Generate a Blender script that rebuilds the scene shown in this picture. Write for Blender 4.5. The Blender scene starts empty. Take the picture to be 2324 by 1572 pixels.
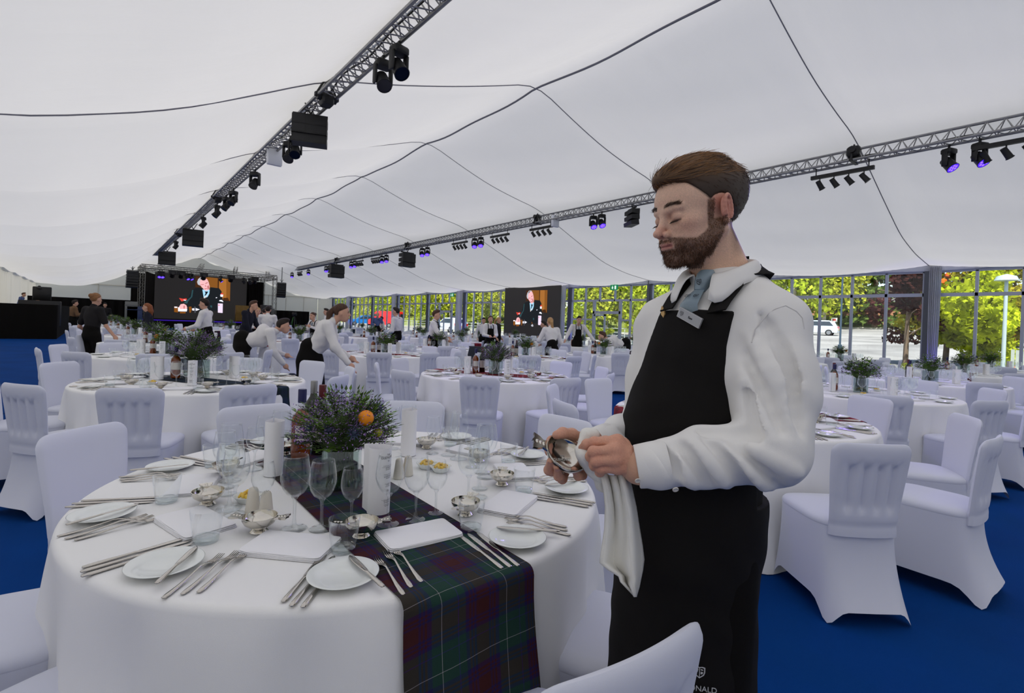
import bpy, math, random
import numpy as np
from mathutils import Matrix, Vector
rnd = random.Random(7)
SC = bpy.context.scene
COL = SC.collection
# ------------------------------------------------------------------ camera
FPX, YAW, ROLL, PITCH, CX, CY, CH = 1138.0, math.radians(39.6), math.radians(2.17), math.radians(.2), 1162.0, 741.0, 1.36
_s, _c = math.sin(YAW), math.cos(YAW)
rt0, fw0, up0 = Vector((_c, -_s, 0)), Vector((_s, _c, 0)), Vector((0, 0, 1))
fw = fw0 * math.cos(PITCH) - up0 * math.sin(PITCH)
up = up0 * math.cos(PITCH) + fw0 * math.sin(PITCH)
ex = rt0 * math.cos(ROLL) + up * math.sin(ROLL)
ey = up * math.cos(ROLL) - rt0 * math.sin(ROLL)
cd = bpy.data.cameras.new('camera')
cam = bpy.data.objects.new('camera', cd)
COL.objects.link(cam)
cam.matrix_world = Matrix(((ex.x, ey.x, -fw.x, 0), (ex.y, ey.y, -fw.y, 0), (ex.z, ey.z, -fw.z, CH), (0, 0, 0, 1)))
cd.sensor_width = 36
cd.lens = FPX / 2324 * 36
cd.shift_y = -(786 - CY) / 2324
cd.clip_start = .05
cd.clip_end = 400
cd.dof.use_dof = True
cd.dof.focus_distance = 1.35
cd.dof.aperture_fstop = 13
SC.camera = cam
# ------------------------------------------------------------------ sky, sun, exposure
W = bpy.data.worlds.new('sky')
SC.world = W
W.use_nodes = True
nt = W.node_tree
bg = nt.nodes['Background']
sky = nt.nodes.new('ShaderNodeTexSky')
sky.sky_type = 'NISHITA'
sky.sun_disc = False
sky.sun_elevation = math.radians(42)
sky.sun_rotation = math.radians(250)
nt.links.new(sky.outputs[0], bg.inputs[0])
bg.inputs[1].default_value = .17
sd = bpy.data.lights.new('sun', 'SUN')
sd.energy = 5.6
sd.angle = math.radians(.6)
sd.color = (1, .955, .88)
sun = bpy.data.objects.new('sun', sd)
COL.objects.link(sun)
sun.rotation_euler = Vector((.40, .24, -.88)).to_track_quat('-Z', 'Y').to_euler()
VS = SC.view_settings
VS.view_transform = 'Standard'
VS.look = 'None'
VS.gamma = 1
VS.use_curve_mapping = False
VS.exposure = 0.46
cy = SC.cycles
cy.max_bounces = 14
cy.diffuse_bounces = 4
cy.glossy_bounces = 4
cy.transmission_bounces = 8
cy.transparent_max_bounces = 28
cy.caustics_reflective = False
cy.caustics_refractive = False
cy.sample_clamp_indirect = 4
# ------------------------------------------------------------------ pixel rays (photograph 2324 x 1572) to places
def ray(x, y):
    d = fw + ex * ((x - CX) / FPX) - ey * ((y - CY) / FPX)
    return np.array(d)
ORG = np.array((0, 0, CH))
def onz(x, y, z):
    r = ray(x, y); return ORG + r * ((z - CH) / r[2])
def onU(x, y, u):
    r = ray(x, y); return ORG + r * (u / r[1])
def onV(x, y, v):
    r = ray(x, y); return ORG + r * (v / r[0])
def atd(x, y, d):
    r = ray(x, y); return ORG + r * d
# ------------------------------------------------------------------ helpers
def lin(r, g=None, b=None):
    if g is None: g = b = r
    f = lambda v: (v / 255 / 12.92) if v < 10.3 else ((v / 255 + .055) / 1.055) ** 2.4
    return (f(r), f(g), f(b), 1)
def mat(name, col, rough=.6, spec=.4, metal=0, noise=None, bump=None, sheen=0, attr=None, emit=None, sub=0):
    """noise=(scale, amount) varies the colour, bump=(scale, strength) the surface."""
    m = bpy.data.materials.new(name); m.use_nodes = True
    t = m.node_tree; b = t.nodes['Principled BSDF']
    b.inputs['Base Color'].default_value = col
    b.inputs['Roughness'].default_value = rough
    b.inputs['Specular IOR Level'].default_value = spec
    b.inputs['Metallic'].default_value = metal
    if sheen:
        b.inputs['Sheen Weight'].default_value = sheen
    if sub:
        b.inputs['Subsurface Weight'].default_value = sub
        b.inputs['Subsurface Radius'].default_value = (.012, .005, .003)
        b.inputs['Subsurface Scale'].default_value = 1
    if emit:
        b.inputs['Emission Color'].default_value = emit[0]; b.inputs['Emission Strength'].default_value = emit[1]
    tc = t.nodes.new('ShaderNodeTexCoord')
    src = None
    if attr:
        a = t.nodes.new('ShaderNodeAttribute'); a.attribute_name = attr; src = a.outputs['Color']
        t.links.new(src, b.inputs['Base Color'])
    if noise:
        n = t.nodes.new('ShaderNodeTexNoise'); n.inputs['Scale'].default_value = noise[0]; n.inputs['Detail'].default_value = 4
        t.links.new(tc.outputs['Object'], n.inputs['Vector'])
        mp = t.nodes.new('ShaderNodeMapRange'); mp.inputs[1].default_value = .3; mp.inputs[2].default_value = .7
        mp.inputs[3].default_value = 1 - noise[1]; mp.inputs[4].default_value = 1 + noise[1]
        t.links.new(n.outputs[0], mp.inputs[0])
        mx = t.nodes.new('ShaderNodeMix'); mx.data_type = 'RGBA'; mx.blend_type = 'MULTIPLY'; mx.inputs[0].default_value = 1
        if src: t.links.new(src, mx.inputs[6])
        else: mx.inputs[6].default_value = col
        t.links.new(mp.outputs[0], mx.inputs[7])
        t.links.new(mx.outputs[2], b.inputs['Base Color'])
    if bump:
        n = t.nodes.new('ShaderNodeTexNoise'); n.inputs['Scale'].default_value = bump[0]; n.inputs['Detail'].default_value = 3
        t.links.new(tc.outputs['Object'], n.inputs['Vector'])
        bp = t.nodes.new('ShaderNodeBump'); bp.inputs['Strength'].default_value = bump[1]; bp.inputs['Distance'].default_value = .01
        t.links.new(n.outputs[0], bp.inputs['Height']); t.links.new(bp.outputs[0], b.inputs['Normal'])
    return m
def glassmat(name, tint=(.99, .995, .995, 1), edge=.6, rough=.0, base=.02):
    """thin blown glass: clear seen square on, bright reflections towards the rims"""
    m = bpy.data.materials.new(name); m.use_nodes = True
    t = m.node_tree; t.nodes.remove(t.nodes['Principled BSDF']); o = t.nodes['Material Output']
    tr = t.nodes.new('ShaderNodeBsdfTransparent'); tr.inputs[0].default_value = tint
    gl = t.nodes.new('ShaderNodeBsdfGlossy'); gl.inputs[0].default_value = (.95, .97, 1, 1); gl.inputs[1].default_value = rough
    lw = t.nodes.new('ShaderNodeLayerWeight'); lw.inputs[0].default_value = .5
    pw = t.nodes.new('ShaderNodeMath'); pw.operation = 'POWER'; pw.inputs[1].default_value = 3.6
    ml = t.nodes.new('ShaderNodeMath'); ml.operation = 'MULTIPLY_ADD'; ml.inputs[1].default_value = edge; ml.inputs[2].default_value = base
    mx = t.nodes.new('ShaderNodeMixShader')
    t.links.new(lw.outputs['Facing'], pw.inputs[0]); t.links.new(pw.outputs[0], ml.inputs[0]); t.links.new(ml.outputs[0], mx.inputs[0])
    t.links.new(tr.outputs[0], mx.inputs[1]); t.links.new(gl.outputs[0], mx.inputs[2]); t.links.new(mx.outputs[0], o.inputs[0])
    return m
def clothmat(name, col, thru, thrucol, bump=None, bands=None):
    """tent fabric: diffuse, and daylight comes through it"""
    m = bpy.data.materials.new(name); m.use_nodes = True
    t = m.node_tree; t.nodes.remove(t.nodes['Principled BSDF']); o = t.nodes['Material Output']
    d = t.nodes.new('ShaderNodeBsdfDiffuse'); d.inputs[0].default_value = col
    tl = t.nodes.new('ShaderNodeBsdfTranslucent'); tl.inputs[0].default_value = thrucol
    mx = t.nodes.new('ShaderNodeMixShader'); mx.inputs[0].default_value = thru
    t.links.new(d.outputs[0], mx.inputs[1]); t.links.new(tl.outputs[0], mx.inputs[2]); t.links.new(mx.outputs[0], o.inputs[0])
    if bump:
        tc = t.nodes.new('ShaderNodeTexCoord'); mpg = t.nodes.new('ShaderNodeMapping'); mpg.inputs['Scale'].default_value = bump[0]
        n = t.nodes.new('ShaderNodeTexNoise'); n.inputs['Scale'].default_value = 1; n.inputs['Detail'].default_value = 5
        t.links.new(tc.outputs['Object'], mpg.inputs[0]); t.links.new(mpg.outputs[0], n.inputs['Vector'])
        bp = t.nodes.new('ShaderNodeBump'); bp.inputs['Strength'].default_value = bump[1]; bp.inputs['Distance'].default_value = .05
        t.links.new(n.outputs[0], bp.inputs['Height'])
        t.links.new(bp.outputs[0], d.inputs['Normal']); t.links.new(bp.outputs[0], tl.inputs['Normal'])
    return m
class MB:
    """collects shapes; build() links them as one mesh object"""
    def __init__(s): s.v = []; s.f = []; s.m = []; s.mi = 0
    def add(s, vs, fs):
        k = len(s.v); s.v.extend([tuple(map(float, p)) for p in vs])
        s.f.extend([tuple(i + k for i in f) for f in fs]); s.m.extend([s.mi] * len(fs)); return s
    def box(s, x0, x1, y0, y1, z0, z1):
        return s.add([(x, y, z) for x in (x0, x1) for y in (y0, y1) for z in (z0, z1)],
                     [(0, 1, 3, 2), (4, 6, 7, 5), (0, 4, 5, 1), (2, 3, 7, 6), (0, 2, 6, 4), (1, 5, 7, 3)])
    def obox(s, c, ax, ay, az):
        c, ax, ay, az = map(np.array, (c, ax, ay, az))
        return s.add([c + i * ax + j * ay + k * az for i in (-1, 1) for j in (-1, 1) for k in (-1, 1)],
                     [(0, 1, 3, 2), (4, 6, 7, 5), (0, 4, 5, 1), (2, 3, 7, 6), (0, 2, 6, 4), (1, 5, 7, 3)])
    def bevbox(s, x0, x1, y0, y1, z0, z1, b):
        """box whose vertical and top edges are chamfered"""
        P = lambda e, z: [(x0 + b + e, y0 + e, z), (x1 - b - e, y0 + e, z), (x1 - e, y0 + b + e, z), (x1 - e, y1 - b - e, z), (x1 - b - e, y1 - e, z), (x0 + b + e, y1 - e, z), (x0 + e, y1 - b - e, z), (x0 + e, y0 + b + e, z)]
        return s.loops([P(b * .6, z0), P(0, z0 + b), P(0, z1 - b), P(b * .6, z1)], True, True)
    def loops(s, L, cap0=False, cap1=False, closed=True):
        n = len(L[0]); vs = [p for l in L for p in l]; fs = []
        for i in range(len(L) - 1):
            for j in range(n if closed else n - 1):
                a = i * n + j; b = i * n + (j + 1) % n
                fs.append((a, b, b + n, a + n))
        if cap0: fs.append(tuple(range(n))[::-1])
        if cap1: fs.append(tuple(range((len(L) - 1) * n, len(L) * n)))
        return s.add(vs, fs)
    def lathe(s, prof, n=24, c=(0, 0, 0), cap0=False, cap1=False):
        return s.loops([[(c[0] + r * math.cos(2 * math.pi * j / n), c[1] + r * math.sin(2 * math.pi * j / n), c[2] + z) for j in range(n)] for r, z in prof], cap0, cap1)
    def tube(s, path, r, n=8, cap=True, up=None):
        P = [np.array(p, float) for p in path]; L = []
        rr = r if hasattr(r, '__len__') else [r] * len(P)
        u = None
        for i, p in enumerate(P):
            t = P[min(i + 1, len(P) - 1)] - P[max(i - 1, 0)]; t = t / (np.linalg.norm(t) + 1e-12)
            if u is None:
                u = np.cross(t, (0, 0, 1) if abs(t[2]) < .9 else (1, 0, 0))
            u = u - t * np.dot(u, t); u /= np.linalg.norm(u) + 1e-12
            w = np.cross(t, u)
            L.append([p + rr[i] * (u * math.cos(2 * math.pi * j / n) + w * math.sin(2 * math.pi * j / n)) for j in range(n)])
        return s.loops(L, cap, cap)
    def grid(s, A, closed=False):
        return s.loops([list(r) for r in A], closed=closed)
    def sphere(s, c, r, n=12, m=8):
        r = r if hasattr(r, '__len__') else (r, r, r)
        return s.loops([[(c[0] + r[0] * math.sin(a) * math.cos(b), c[1] + r[1] * math.sin(a) * math.sin(b), c[2] + r[2] * math.cos(a)) for b in np.linspace(0, 2 * math.pi, n, endpoint=False)] for a in np.linspace(math.pi - .02, .02, m)], True, True)
    def mesh(s, name, mats, smooth=True):
        me = bpy.data.meshes.new(name); me.from_pydata(s.v, [], s.f)
        for m in (mats if isinstance(mats, (list, tuple)) else [mats]): me.materials.append(m)
        if isinstance(mats, (list, tuple)): me.polygons.foreach_set('material_index', s.m)
        if smooth:
            me.polygons.foreach_set('use_smooth', [True] * len(me.polygons))
            if smooth != 'all': me.set_sharp_from_angle(angle=math.radians(40))
        me.update(); return me
    def build(s, name, mats, parent=None, smooth=True, loc=None, rz=0):
        o = bpy.data.objects.new(name, s.mesh(name, mats, smooth)); COL.objects.link(o)
        if parent is not None: o.parent = parent
        if loc is not None: o.location = loc
        if rz: o.rotation_euler.z = rz
        return o
def newobj(name, me, parent=None, loc=None, rz=0):
    o = bpy.data.objects.new(name, me); COL.objects.link(o)
    if parent is not None: o.parent = parent
    if loc is not None: o.location = loc
    if rz: o.rotation_euler.z = rz
    return o
def tag(o, label, cat, group=None, kind=None):
    o['label'] = label; o['category'] = cat
    if group: o['group'] = group
    if kind: o['kind'] = kind
    return o
def empty(name, loc=(0, 0, 0), rz=0):
    o = bpy.data.objects.new(name, None); COL.objects.link(o); o.location = loc; o.rotation_euler.z = rz; o.empty_display_size = .1
    return o
def struct(o):
    o['kind'] = 'structure'; return o
def copytree(src, loc, rz=None):
    r = src.copy(); COL.objects.link(r); r.location = loc
    if rz is not None: r.rotation_euler.z = rz
    for ch in src.children:
        c = ch.copy(); COL.objects.link(c); c.parent = r
        for g in ch.children:
            d = g.copy(); COL.objects.link(d); d.parent = c
    return r
def text(name, body, size, m, parent, M, ext=.0004, align='CENTER'):
    cu = bpy.data.curves.new(name, 'FONT'); cu.body = body; cu.size = size; cu.extrude = ext; cu.align_x = align; cu.align_y = 'CENTER'
    t = bpy.data.objects.new(name, cu); me = bpy.data.meshes.new_from_object(t); bpy.data.objects.remove(t); bpy.data.curves.remove(cu)
    me.materials.clear(); me.materials.append(m); o = bpy.data.objects.new(name, me); COL.objects.link(o)
    o.parent = parent; o.matrix_local = M; return o
def frame3(o, x, z):
    """matrix with origin o, local x along x and local z (text normal) along z"""
    x = Vector(x).normalized(); z = Vector(z); z = (z - x * z.dot(x)).normalized(); y = z.cross(x)
    return Matrix(((x.x, y.x, z.x, o[0]), (x.y, y.y, z.y, o[1]), (x.z, y.z, z.z, o[2]), (0, 0, 0, 1)))
def sstep(a, b, x):
    t = np.clip((x - a) / (b - a), 0, 1); return t * t * (3 - 2 * t)
M_LINEN = mat('white_linen', lin(246, 246, 246), .85, .2, bump=(900, .12), noise=(2, .02))
M_BLACK = mat('black_cloth', lin(17, 15, 14), .9, .15, bump=(600, .2))
M_BLKPL = mat('black_plastic', lin(22, 22, 24), .5, .4, noise=(4, .2))
M_ALU = mat('aluminium', lin(150, 150, 150), .42, .5, metal=.85, noise=(6, .1))
M_DKMET = mat('dark_metal', lin(70, 72, 76), .5, .5, metal=.6)
M_SILVER = mat('polished_silver', lin(215, 210, 200), .12, .5, metal=1)
M_STEEL = mat('cutlery_steel', lin(200, 195, 188), .13, .5, metal=1)
M_CHINA = mat('white_china', lin(236, 240, 238), .12, .5)
M_GLASS = glassmat('clear_glass')
M_PANE = glassmat('window_glass', (.96, .98, .97, 1), .3, 0, .02)
M_BLUE_LED = mat('blue_led', lin(50, 10, 255), .3, .5, emit=((.09, .03, 1, 1), 9))
# ------------------------------------------------------------------ tent
V0, V1, VR, U0, BAY, UEND, UBACK = -4.22, 19.48, 7.63, 8.7, 5.0, 58.7, -11.3
VT = (2.91, 12.35)
ZT = 5.12
PT_, PZ_ = np.array([0, 1.4, 2.4, 3.5, 4.72, 5.8, 6.9, 8.5, 10., 11.85]), np.array([6.93, 6.42, 6.1, 5.86, 5.66, 5.2, 4.74, 4.1, 3.8, 3.62])
PZL = np.array([6.93, 6.42, 6.08, 5.74, 5.42, 4.82, 4.24, 3.68, 3.54, 3.55])
def roofz(V, U, sag=True):
    t = abs(V - VR); z = 0
    for dt in (-.4, -.2, 0, .2, .4): z = z + np.where(V < VR, np.interp(np.abs(t + dt), PT_, PZL), np.interp(np.abs(t + dt), PT_, PZ_)) / 5
    if sag:
        u = ((U - U0) / BAY) % 1.0; w = np.abs(np.sin(np.pi * u)) ** .75
        amt = .10 + (.24 if True else 0) * sstep(0, 2.5, t) * np.where(V < VR, 1, .62) * (1 - .9 * np.exp(-((t - 4.72) / .9) ** 2)) * (1 - .6 * sstep(9, 11.8, t))
        z = z - amt * w + .012 * np.sin(V * 5 + U * 1.3) * w
    return z
ROOF = clothmat('roof_lining', lin(232, 232, 230), .26, (.70, .68, .65, 1), ((.35, 2.2, 1), .5))
WALLF = clothmat('wall_lining', lin(236, 235, 228), .26, (.7, .67, .58, 1), ((1.5, 1.5, .15), .3))
nv, nu = 84, 14 * 14
Vs = np.linspace(V0, V1, nv); Us = np.linspace(UBACK, UEND, nu + 1)
VV, UU = np.meshgrid(Vs, Us)
ZZ = roofz(VV, UU)
struct(MB().grid(np.dstack([VV, UU, ZZ])).build('ceiling', ROOF, smooth='all'))
def carpet():
    m = mat('blue_carpet', lin(2, 62, 134), .95, .08, noise=(1.2, .12), bump=(450, .5))
    t = m.node_tree; b = t.nodes['Principled BSDF']
    return m
g = MB(); g.box(V0, V1, UBACK, UEND, -.12, 0); struct(g.build('floor', carpet()))
g = MB()
for u in (4.9, 6.9, 8.9):
    g.box(V0, -.2, u - .006, u + .006, 0, .004)
struct(g.build('trim_1', mat('carpet_seam', lin(10, 16, 40), .9)))
seam_m = mat('seam_cord', lin(128, 128, 138), .7)
ridge_m = mat('ridge_cord', lin(112, 113, 124), .6)
tn = 2
for k in range(-2, 10):
    u = U0 + BAY * k
    vs = np.linspace(V0 + .1, V1 - .1, 70)
    r = .009 if k > 0 else .011
    struct(MB().tube([(v, u, float(roofz(v, u, False)) - .015) for v in vs], r, 6).build('trim_%d' % tn, seam_m)); tn += 1
us = np.linspace(UBACK, UEND - .1, 220)
struct(MB().tube([(VR + .03 * math.sin(u * 2.1), u, float(roofz(VR, u)) - .03) for u in us], .022, 6).build('trim_%d' % tn, ridge_m)); tn += 1
# end wall with gable, back wall behind the viewer, left wall
def gable(name, U, m, z0=0):
    vs = np.linspace(V0, V1, 60)
    A = [[(v, U + .05 * math.sin(v * 2.3) * 1, z0 + (float(roofz(v, U)) + .05 - z0) * t) for v in vs] for t in (0, .25, .5, .75, 1)]
    return struct(MB().grid(A).build(name, m, smooth='all'))
gable('wall_end', UEND, WALLF)
gable('wall_back', UBACK, WALLF)
g = MB()
us = np.linspace(UBACK, UEND, 420)
g.grid([[(V0 + .05 * math.sin(u * 7) * (1 - abs(t - .5)) + (.10 if ((u - U0) / BAY) % 1 < .06 else 0), u, 3.72 * t) for u in us] for t in (0, .3, .6, .85, 1)])
struct(g.build('wall_left', WALLF, smooth='all'))
g = MB()
for u in (UEND - .06,):
    g.box(V0, V1, u - .03, u, 3.55, 3.63)
    for v in (0, 12.4, 14.2, 16., 17.9): g.box(v - .03, v + .03, u - .03, u, 0, 3.6)
struct(g.build('trim_%d' % tn, mat('eave_rail', lin(205, 202, 190), .6))); tn += 1
# left eave rail seen along the wall top
struct(MB().box(V0 + .02, V0 + .12, UBACK, UEND, 3.52, 3.62).build('trim_%d' % tn, mat('eave_rail_left', lin(190, 188, 196), .5))); tn += 1
# ---- right wall: glazed bays
FRM = mat('window_frame_grey', lin(176, 181, 198), .45, .4)
FRD = mat('post_grey', lin(92, 96, 106), .5, .4)
VAL = clothmat('valance_cloth', lin(226, 228, 236), .35, (.6, .6, .62, 1), ((3, 8, .6), .5))
def glazed(n, ua, ub, door=False):
    f = MB(); w = .035
    f.box(V1 - .05, V1 + .05, ua, ub, 3.42, 3.52); f.box(V1 - .05, V1 + .05, ua, ub, 2.70, 2.80); f.box(V1 - .05, V1 + .05, ua, ub, 0, .12)
    for i in range(6):
        u = ua + (ub - ua) * i / 5
        if door and i in (2, 3):
            f.box(V1 - .05, V1 + .05, u - w, u + w, 2.7, 3.45) ; continue
        f.box(V1 - .05, V1 + .05, u - w, u + w, 0, 3.45)
    if door:
        for u in (ua + 1.55, ub - 1.55): f.box(V1 - .06, V1 + .06, u - .06, u + .06, 0, 2.72)
        f.box(V1 - .06, V1 + .06, ua + 1.5, ub - 1.5, 2.08, 2.22)
        f.box(V1 - .04, V1 + .04, ua + 1.0, ua + 1.5, 1.75, 1.83)
        f.box(V1 - .04, V1 + .04, ub - 1.5, ub, 1.75, 1.83)
    o = struct(f.build('window_%d' % n, FRM))
    p = MB(); p.box(V1 - .006, V1 + .006, ua + .03, ub - .03, .1, 3.45); p.build('pane', M_PANE, o)
    if door:
        d = MB(); a, b = ua + 1.62, ub - 1.62; mid = (a + b) / 2
        lf = MB()
        for (x0, x1) in ((mid + .02, b),):
            lf.box(V1 - .10, V1 - .04, x0, x0 + .09, .02, 2.06); lf.box(V1 - .10, V1 - .04, x1 - .09, x1, .02, 2.06)
            lf.box(V1 - .10, V1 - .04, x0, x1, 1.97, 2.06); lf.box(V1 - .10, V1 - .04, x0, x1, .02, .2)
        dd = struct(lf.build('door_%d' % n, mat('door_alu', lin(178, 190, 205), .35, .5)))
        MB().tube([(V1 - .16, mid + .06, 1.02), (V1 - .16, b - .05, 1.02)], .018).build('push_bar', M_ALU, dd)
    return o
for n, k in enumerate(range(-4, 9)):
    glazed(n + 1, U0 + BAY * k + .12, U0 + BAY * (k + 1) - .12, k in (1, 4))
g = MB(); g.grid([[(V1 + .02 * math.sin(u * 9), u, z) for u in np.linspace(U0 + 45.1, UEND, 30)] for z in (0, 1, 2, 3, 3.7)])
struct(g.build('wall_right', WALLF, smooth='all'))
for k in range(-4, 10):
    u = U0 + BAY * k
    g = MB(); g.box(V1 - .12, V1 + .12, u - .11, u + .11, 0, 3.62); g.box(V1 - .15, V1 - .11, u - .05, u + .05, 0, 3.6)
    o = struct(g.build('pillar', FRD)); o.name = 'pillar_%d' % (k + 5)
# gathered valance along the eave
g = MB(); us = np.linspace(UBACK, UEND, 900)
g.grid([[(V1 - .14 - a * (.5 + .5 * math.sin(u * 26 + 2 * math.sin(u * 3))) , u, z + .03 * math.sin(u * 1.25) * (z < 3.6)) for u in us] for z, a in ((3.78, .01), (3.66, .03), (3.53, .05), (3.49, .02))])
struct(g.build('trim_%d' % tn, VAL, smooth='all')); tn += 1
def curtain(u0, u1, lab):
    g = MB(); us = np.linspace(u0, u1, 70)
    def x(u, z):
        t = (u - u0) / (u1 - u0)
        return V1 - .2 - .05 * math.sin(t * 40 + z * .5) - .02 * math.sin(t * 90)
    g.grid([[(x(u, z), u + (.12 * (1 - z / 3.6) ** 2) * (.5 - (u - u0) / (u1 - u0)), z) for u in us] for z in np.linspace(.02, 3.6, 12)])
    tag(g.build('curtain', VAL, smooth='all'), lab, 'curtain', 'white curtains tied back at the glass wall')
curtain(U0 + 10.15, U0 + 11.5, 'wide white curtain hanging right beside the black screen on the glass wall')
curtain(U0 + 20.05, U0 + 20.75, 'narrow white curtain at the post left of the window with the silver car')
curtain(U0 + 30.05, U0 + 30.75, 'narrow white curtain at the post behind the blonde-haired tables, left of the red van')
curtain(U0 + 40.05, U0 + 40.9, 'narrow white curtain at the post beside the farthest window')
curtain(U0 - 5.32, U0 - 5.02, 'blue-lit white curtain strip on the post right of the waiter')
# exit signs
EXG = mat('exit_green', lin(0, 120, 70), .4, emit=((0, .2, .07, 1), .5)); EXW = mat('exit_white', lin(235, 240, 235), .4, emit=((.8, 1, .85, 1), .5))
def exitsign(px, py, lab):
    p = onV(px, py, V1 - .35); g = MB(); g.box(-.02, .02, -.22, .22, -.13, .13)
    o = g.build('exit_sign', EXG, loc=p); tag(o, lab, 'sign', 'green exit signs over the doors')
    a = MB()
    a.box(-.026, -.021, -.13, -.04, -.09, .08)             # door opening
    a.build('door_symbol', EXW, o)
    a = MB(); a.box(-.026, -.021, .075, .105, -.01, .08); a.add([(-.026, .03, 0), (-.026, .15, 0), (-.026, .09, -.09), (-.021, .03, 0), (-.021, .15, 0), (-.021, .09, -.09)], [(0, 1, 2), (5, 4, 3), (0, 3, 4, 1), (1, 4, 5, 2), (2, 5, 3, 0)])
    a.build('arrow', EXW, o)
    MB().tube([(0, 0, .13), (0, 0, 3.62 - p[2] + .1)], .006).build('hanger', M_DKMET, o)
exitsign(1394, 652, 'green exit sign over the glass double door right of the screen')
exitsign(1026, 669, 'green exit sign over the far door left of the screen')
# ------------------------------------------------------------------ trusses and what hangs from them
def truss(name, V, u0, u1, lab):
    g = MB(); h = .29; w = .145
    ch = [(V - w, ZT), (V + w, ZT), (V, ZT + .25)]
    for v, z in ch: g.tube([(v, u0, z), (v, u1, z)], .028, 8)
    o = g.build(name, M_ALU)
    b = MB(); n = int((u1 - u0) / .25)
    for i in range(n):
        a = u0 + (u1 - u0) * i / n; c = u0 + (u1 - u0) * (i + .5) / n; d = u0 + (u1 - u0) * (i + 1) / n
        for p, q in ((0, 2), (1, 2), (0, 1)):
            b.tube([(ch[p][0], a, ch[p][1]), (ch[q][0], c, ch[q][1])], .011, 4, False); b.tube([(ch[q][0], c, ch[q][1]), (ch[p][0], d, ch[p][1])], .011, 4, False)
    lb = b.build('lattice', M_ALU, o)
    c = MB(); us = np.linspace(u0, u1, 160)
    c.tube([(V + .03 * math.sin(u * 3), u, ZT + .03 + .05 * abs(math.sin(u * 2.2))) for u in us], .014, 5)
    c.build('cable', M_BLKPL, o)
    tag(o, lab, 'lighting truss', 'long trusses under the roof')
    return o
truss('lighting_truss', VT[0], -3.5, 41.5, 'long aluminium truss hung under the left roof slope')
truss('lighting_truss', VT[1], -3.5, 42.5, 'long aluminium truss hung under the right roof slope')
def hoist(V, U, lab):
    o = empty('chain_hoist', (V, U, ZT)); top = float(roofz(V, U, False)) - ZT
    g = MB(); g.bevbox(-.1, .1, -.12, .12, top - .42, top - .2, .03); g.tube([(-.16, 0, top - .28), (.16, 0, top - .28)], .07, 12)
    g.build('motor', M_BLKPL, o)
    MB().tube([(0, 0, top - .3), (0, 0, .2)], .012).build('chain', M_DKMET, o)
    g = MB(); g.box(-.2, .2, -.03, .03, -.03, .03); g.tube([(-.18, 0, 0), (0, 0, .36)], .018); g.tube([(.18, 0, 0), (0, 0, .36)], .018); g.build('bracket', M_BLKPL, o)
    tag(o, lab, 'hoist', 'motors holding the trusses')
for k in (-1, 1, 3, 5):
    hoist(VT[1], U0 + 5 * k, 'black chain motor on the right truss, ' + {-1: 'above the spot bar right of the waiter', 1: 'above the white box left of the waiter', 3: 'above the middle speaker stack', 5: 'toward the stage'}[k])
for k in (0, 2, 4):
    hoist(VT[0], U0 + 5 * k, 'black chain motor on the left truss, ' + {0: 'just above the big speaker stack', 2: 'above the white box', 4: 'above the second speaker stack'}[k])
# moving heads
LENS = mat('led_lens', lin(30, 20, 160), .25, emit=((.055, .015, 1, 1), 1.5))
LEDW = mat('led_bright', lin(120, 90, 255), .25, emit=((.14, .07, 1, 1), 2.4))
def head_proto(lit):
    o = empty('moving_head_light')
    g = MB(); g.bevbox(-.11, .11, -.09, .09, -.16, -.06, .02); g.tube([(0, 0, -.06), (0, 0, .02)], .02); g.build('base', M_BLKPL, o)
    g = MB()
    for s in (-1, 1): g = MB(); g.bevbox(s * .115 - .02, s * .115 + .02, -.05, .05, -.40, -.14, .012); g.build('yoke_arm', M_BLKPL, o)
    R = Matrix.Rotation(math.radians(38), 4, 'X')
    g = MB(); g.lathe([(.03, .13), (.085, .11), (.095, .0), (.10, -.10), (.108, -.13), (.098, -.135)], 20, cap0=True)
    h = g.build('head', M_BLKPL, o); h.matrix_local = Matrix.Translation((0, 0, -.34)) @ R
    g = MB(); g.lathe([(.098, -.128), (.001, -.128)], 20)
    l = g.build('lens', LENS if lit else mat('dark_lens', lin(20, 20, 26), .15), h)
    if lit:
        g = MB()
        for i in range(7):
            a = i * math.pi / 3; r = 0 if i == 6 else .055
            g.lathe([(.022, -.132), (.001, -.133)], 10, (r * math.cos(a), r * math.sin(a), 0))
        g.build('led', LEDW, h)
    return o
PH = {}
def head(V, U, lit, lab, rz):
    if lit not in PH: PH[lit] = o = head_proto(lit); o.location = (V, U, ZT - .03); o.rotation_euler.z = rz
    else: o = copytree(PH[lit], (V, U, ZT - .03), rz)
    tag(o, lab, 'stage light', 'moving head lights on the trusses')
def Uon(px, py, V, z=None):
    return float(onV(px, py, V)[1])
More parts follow.
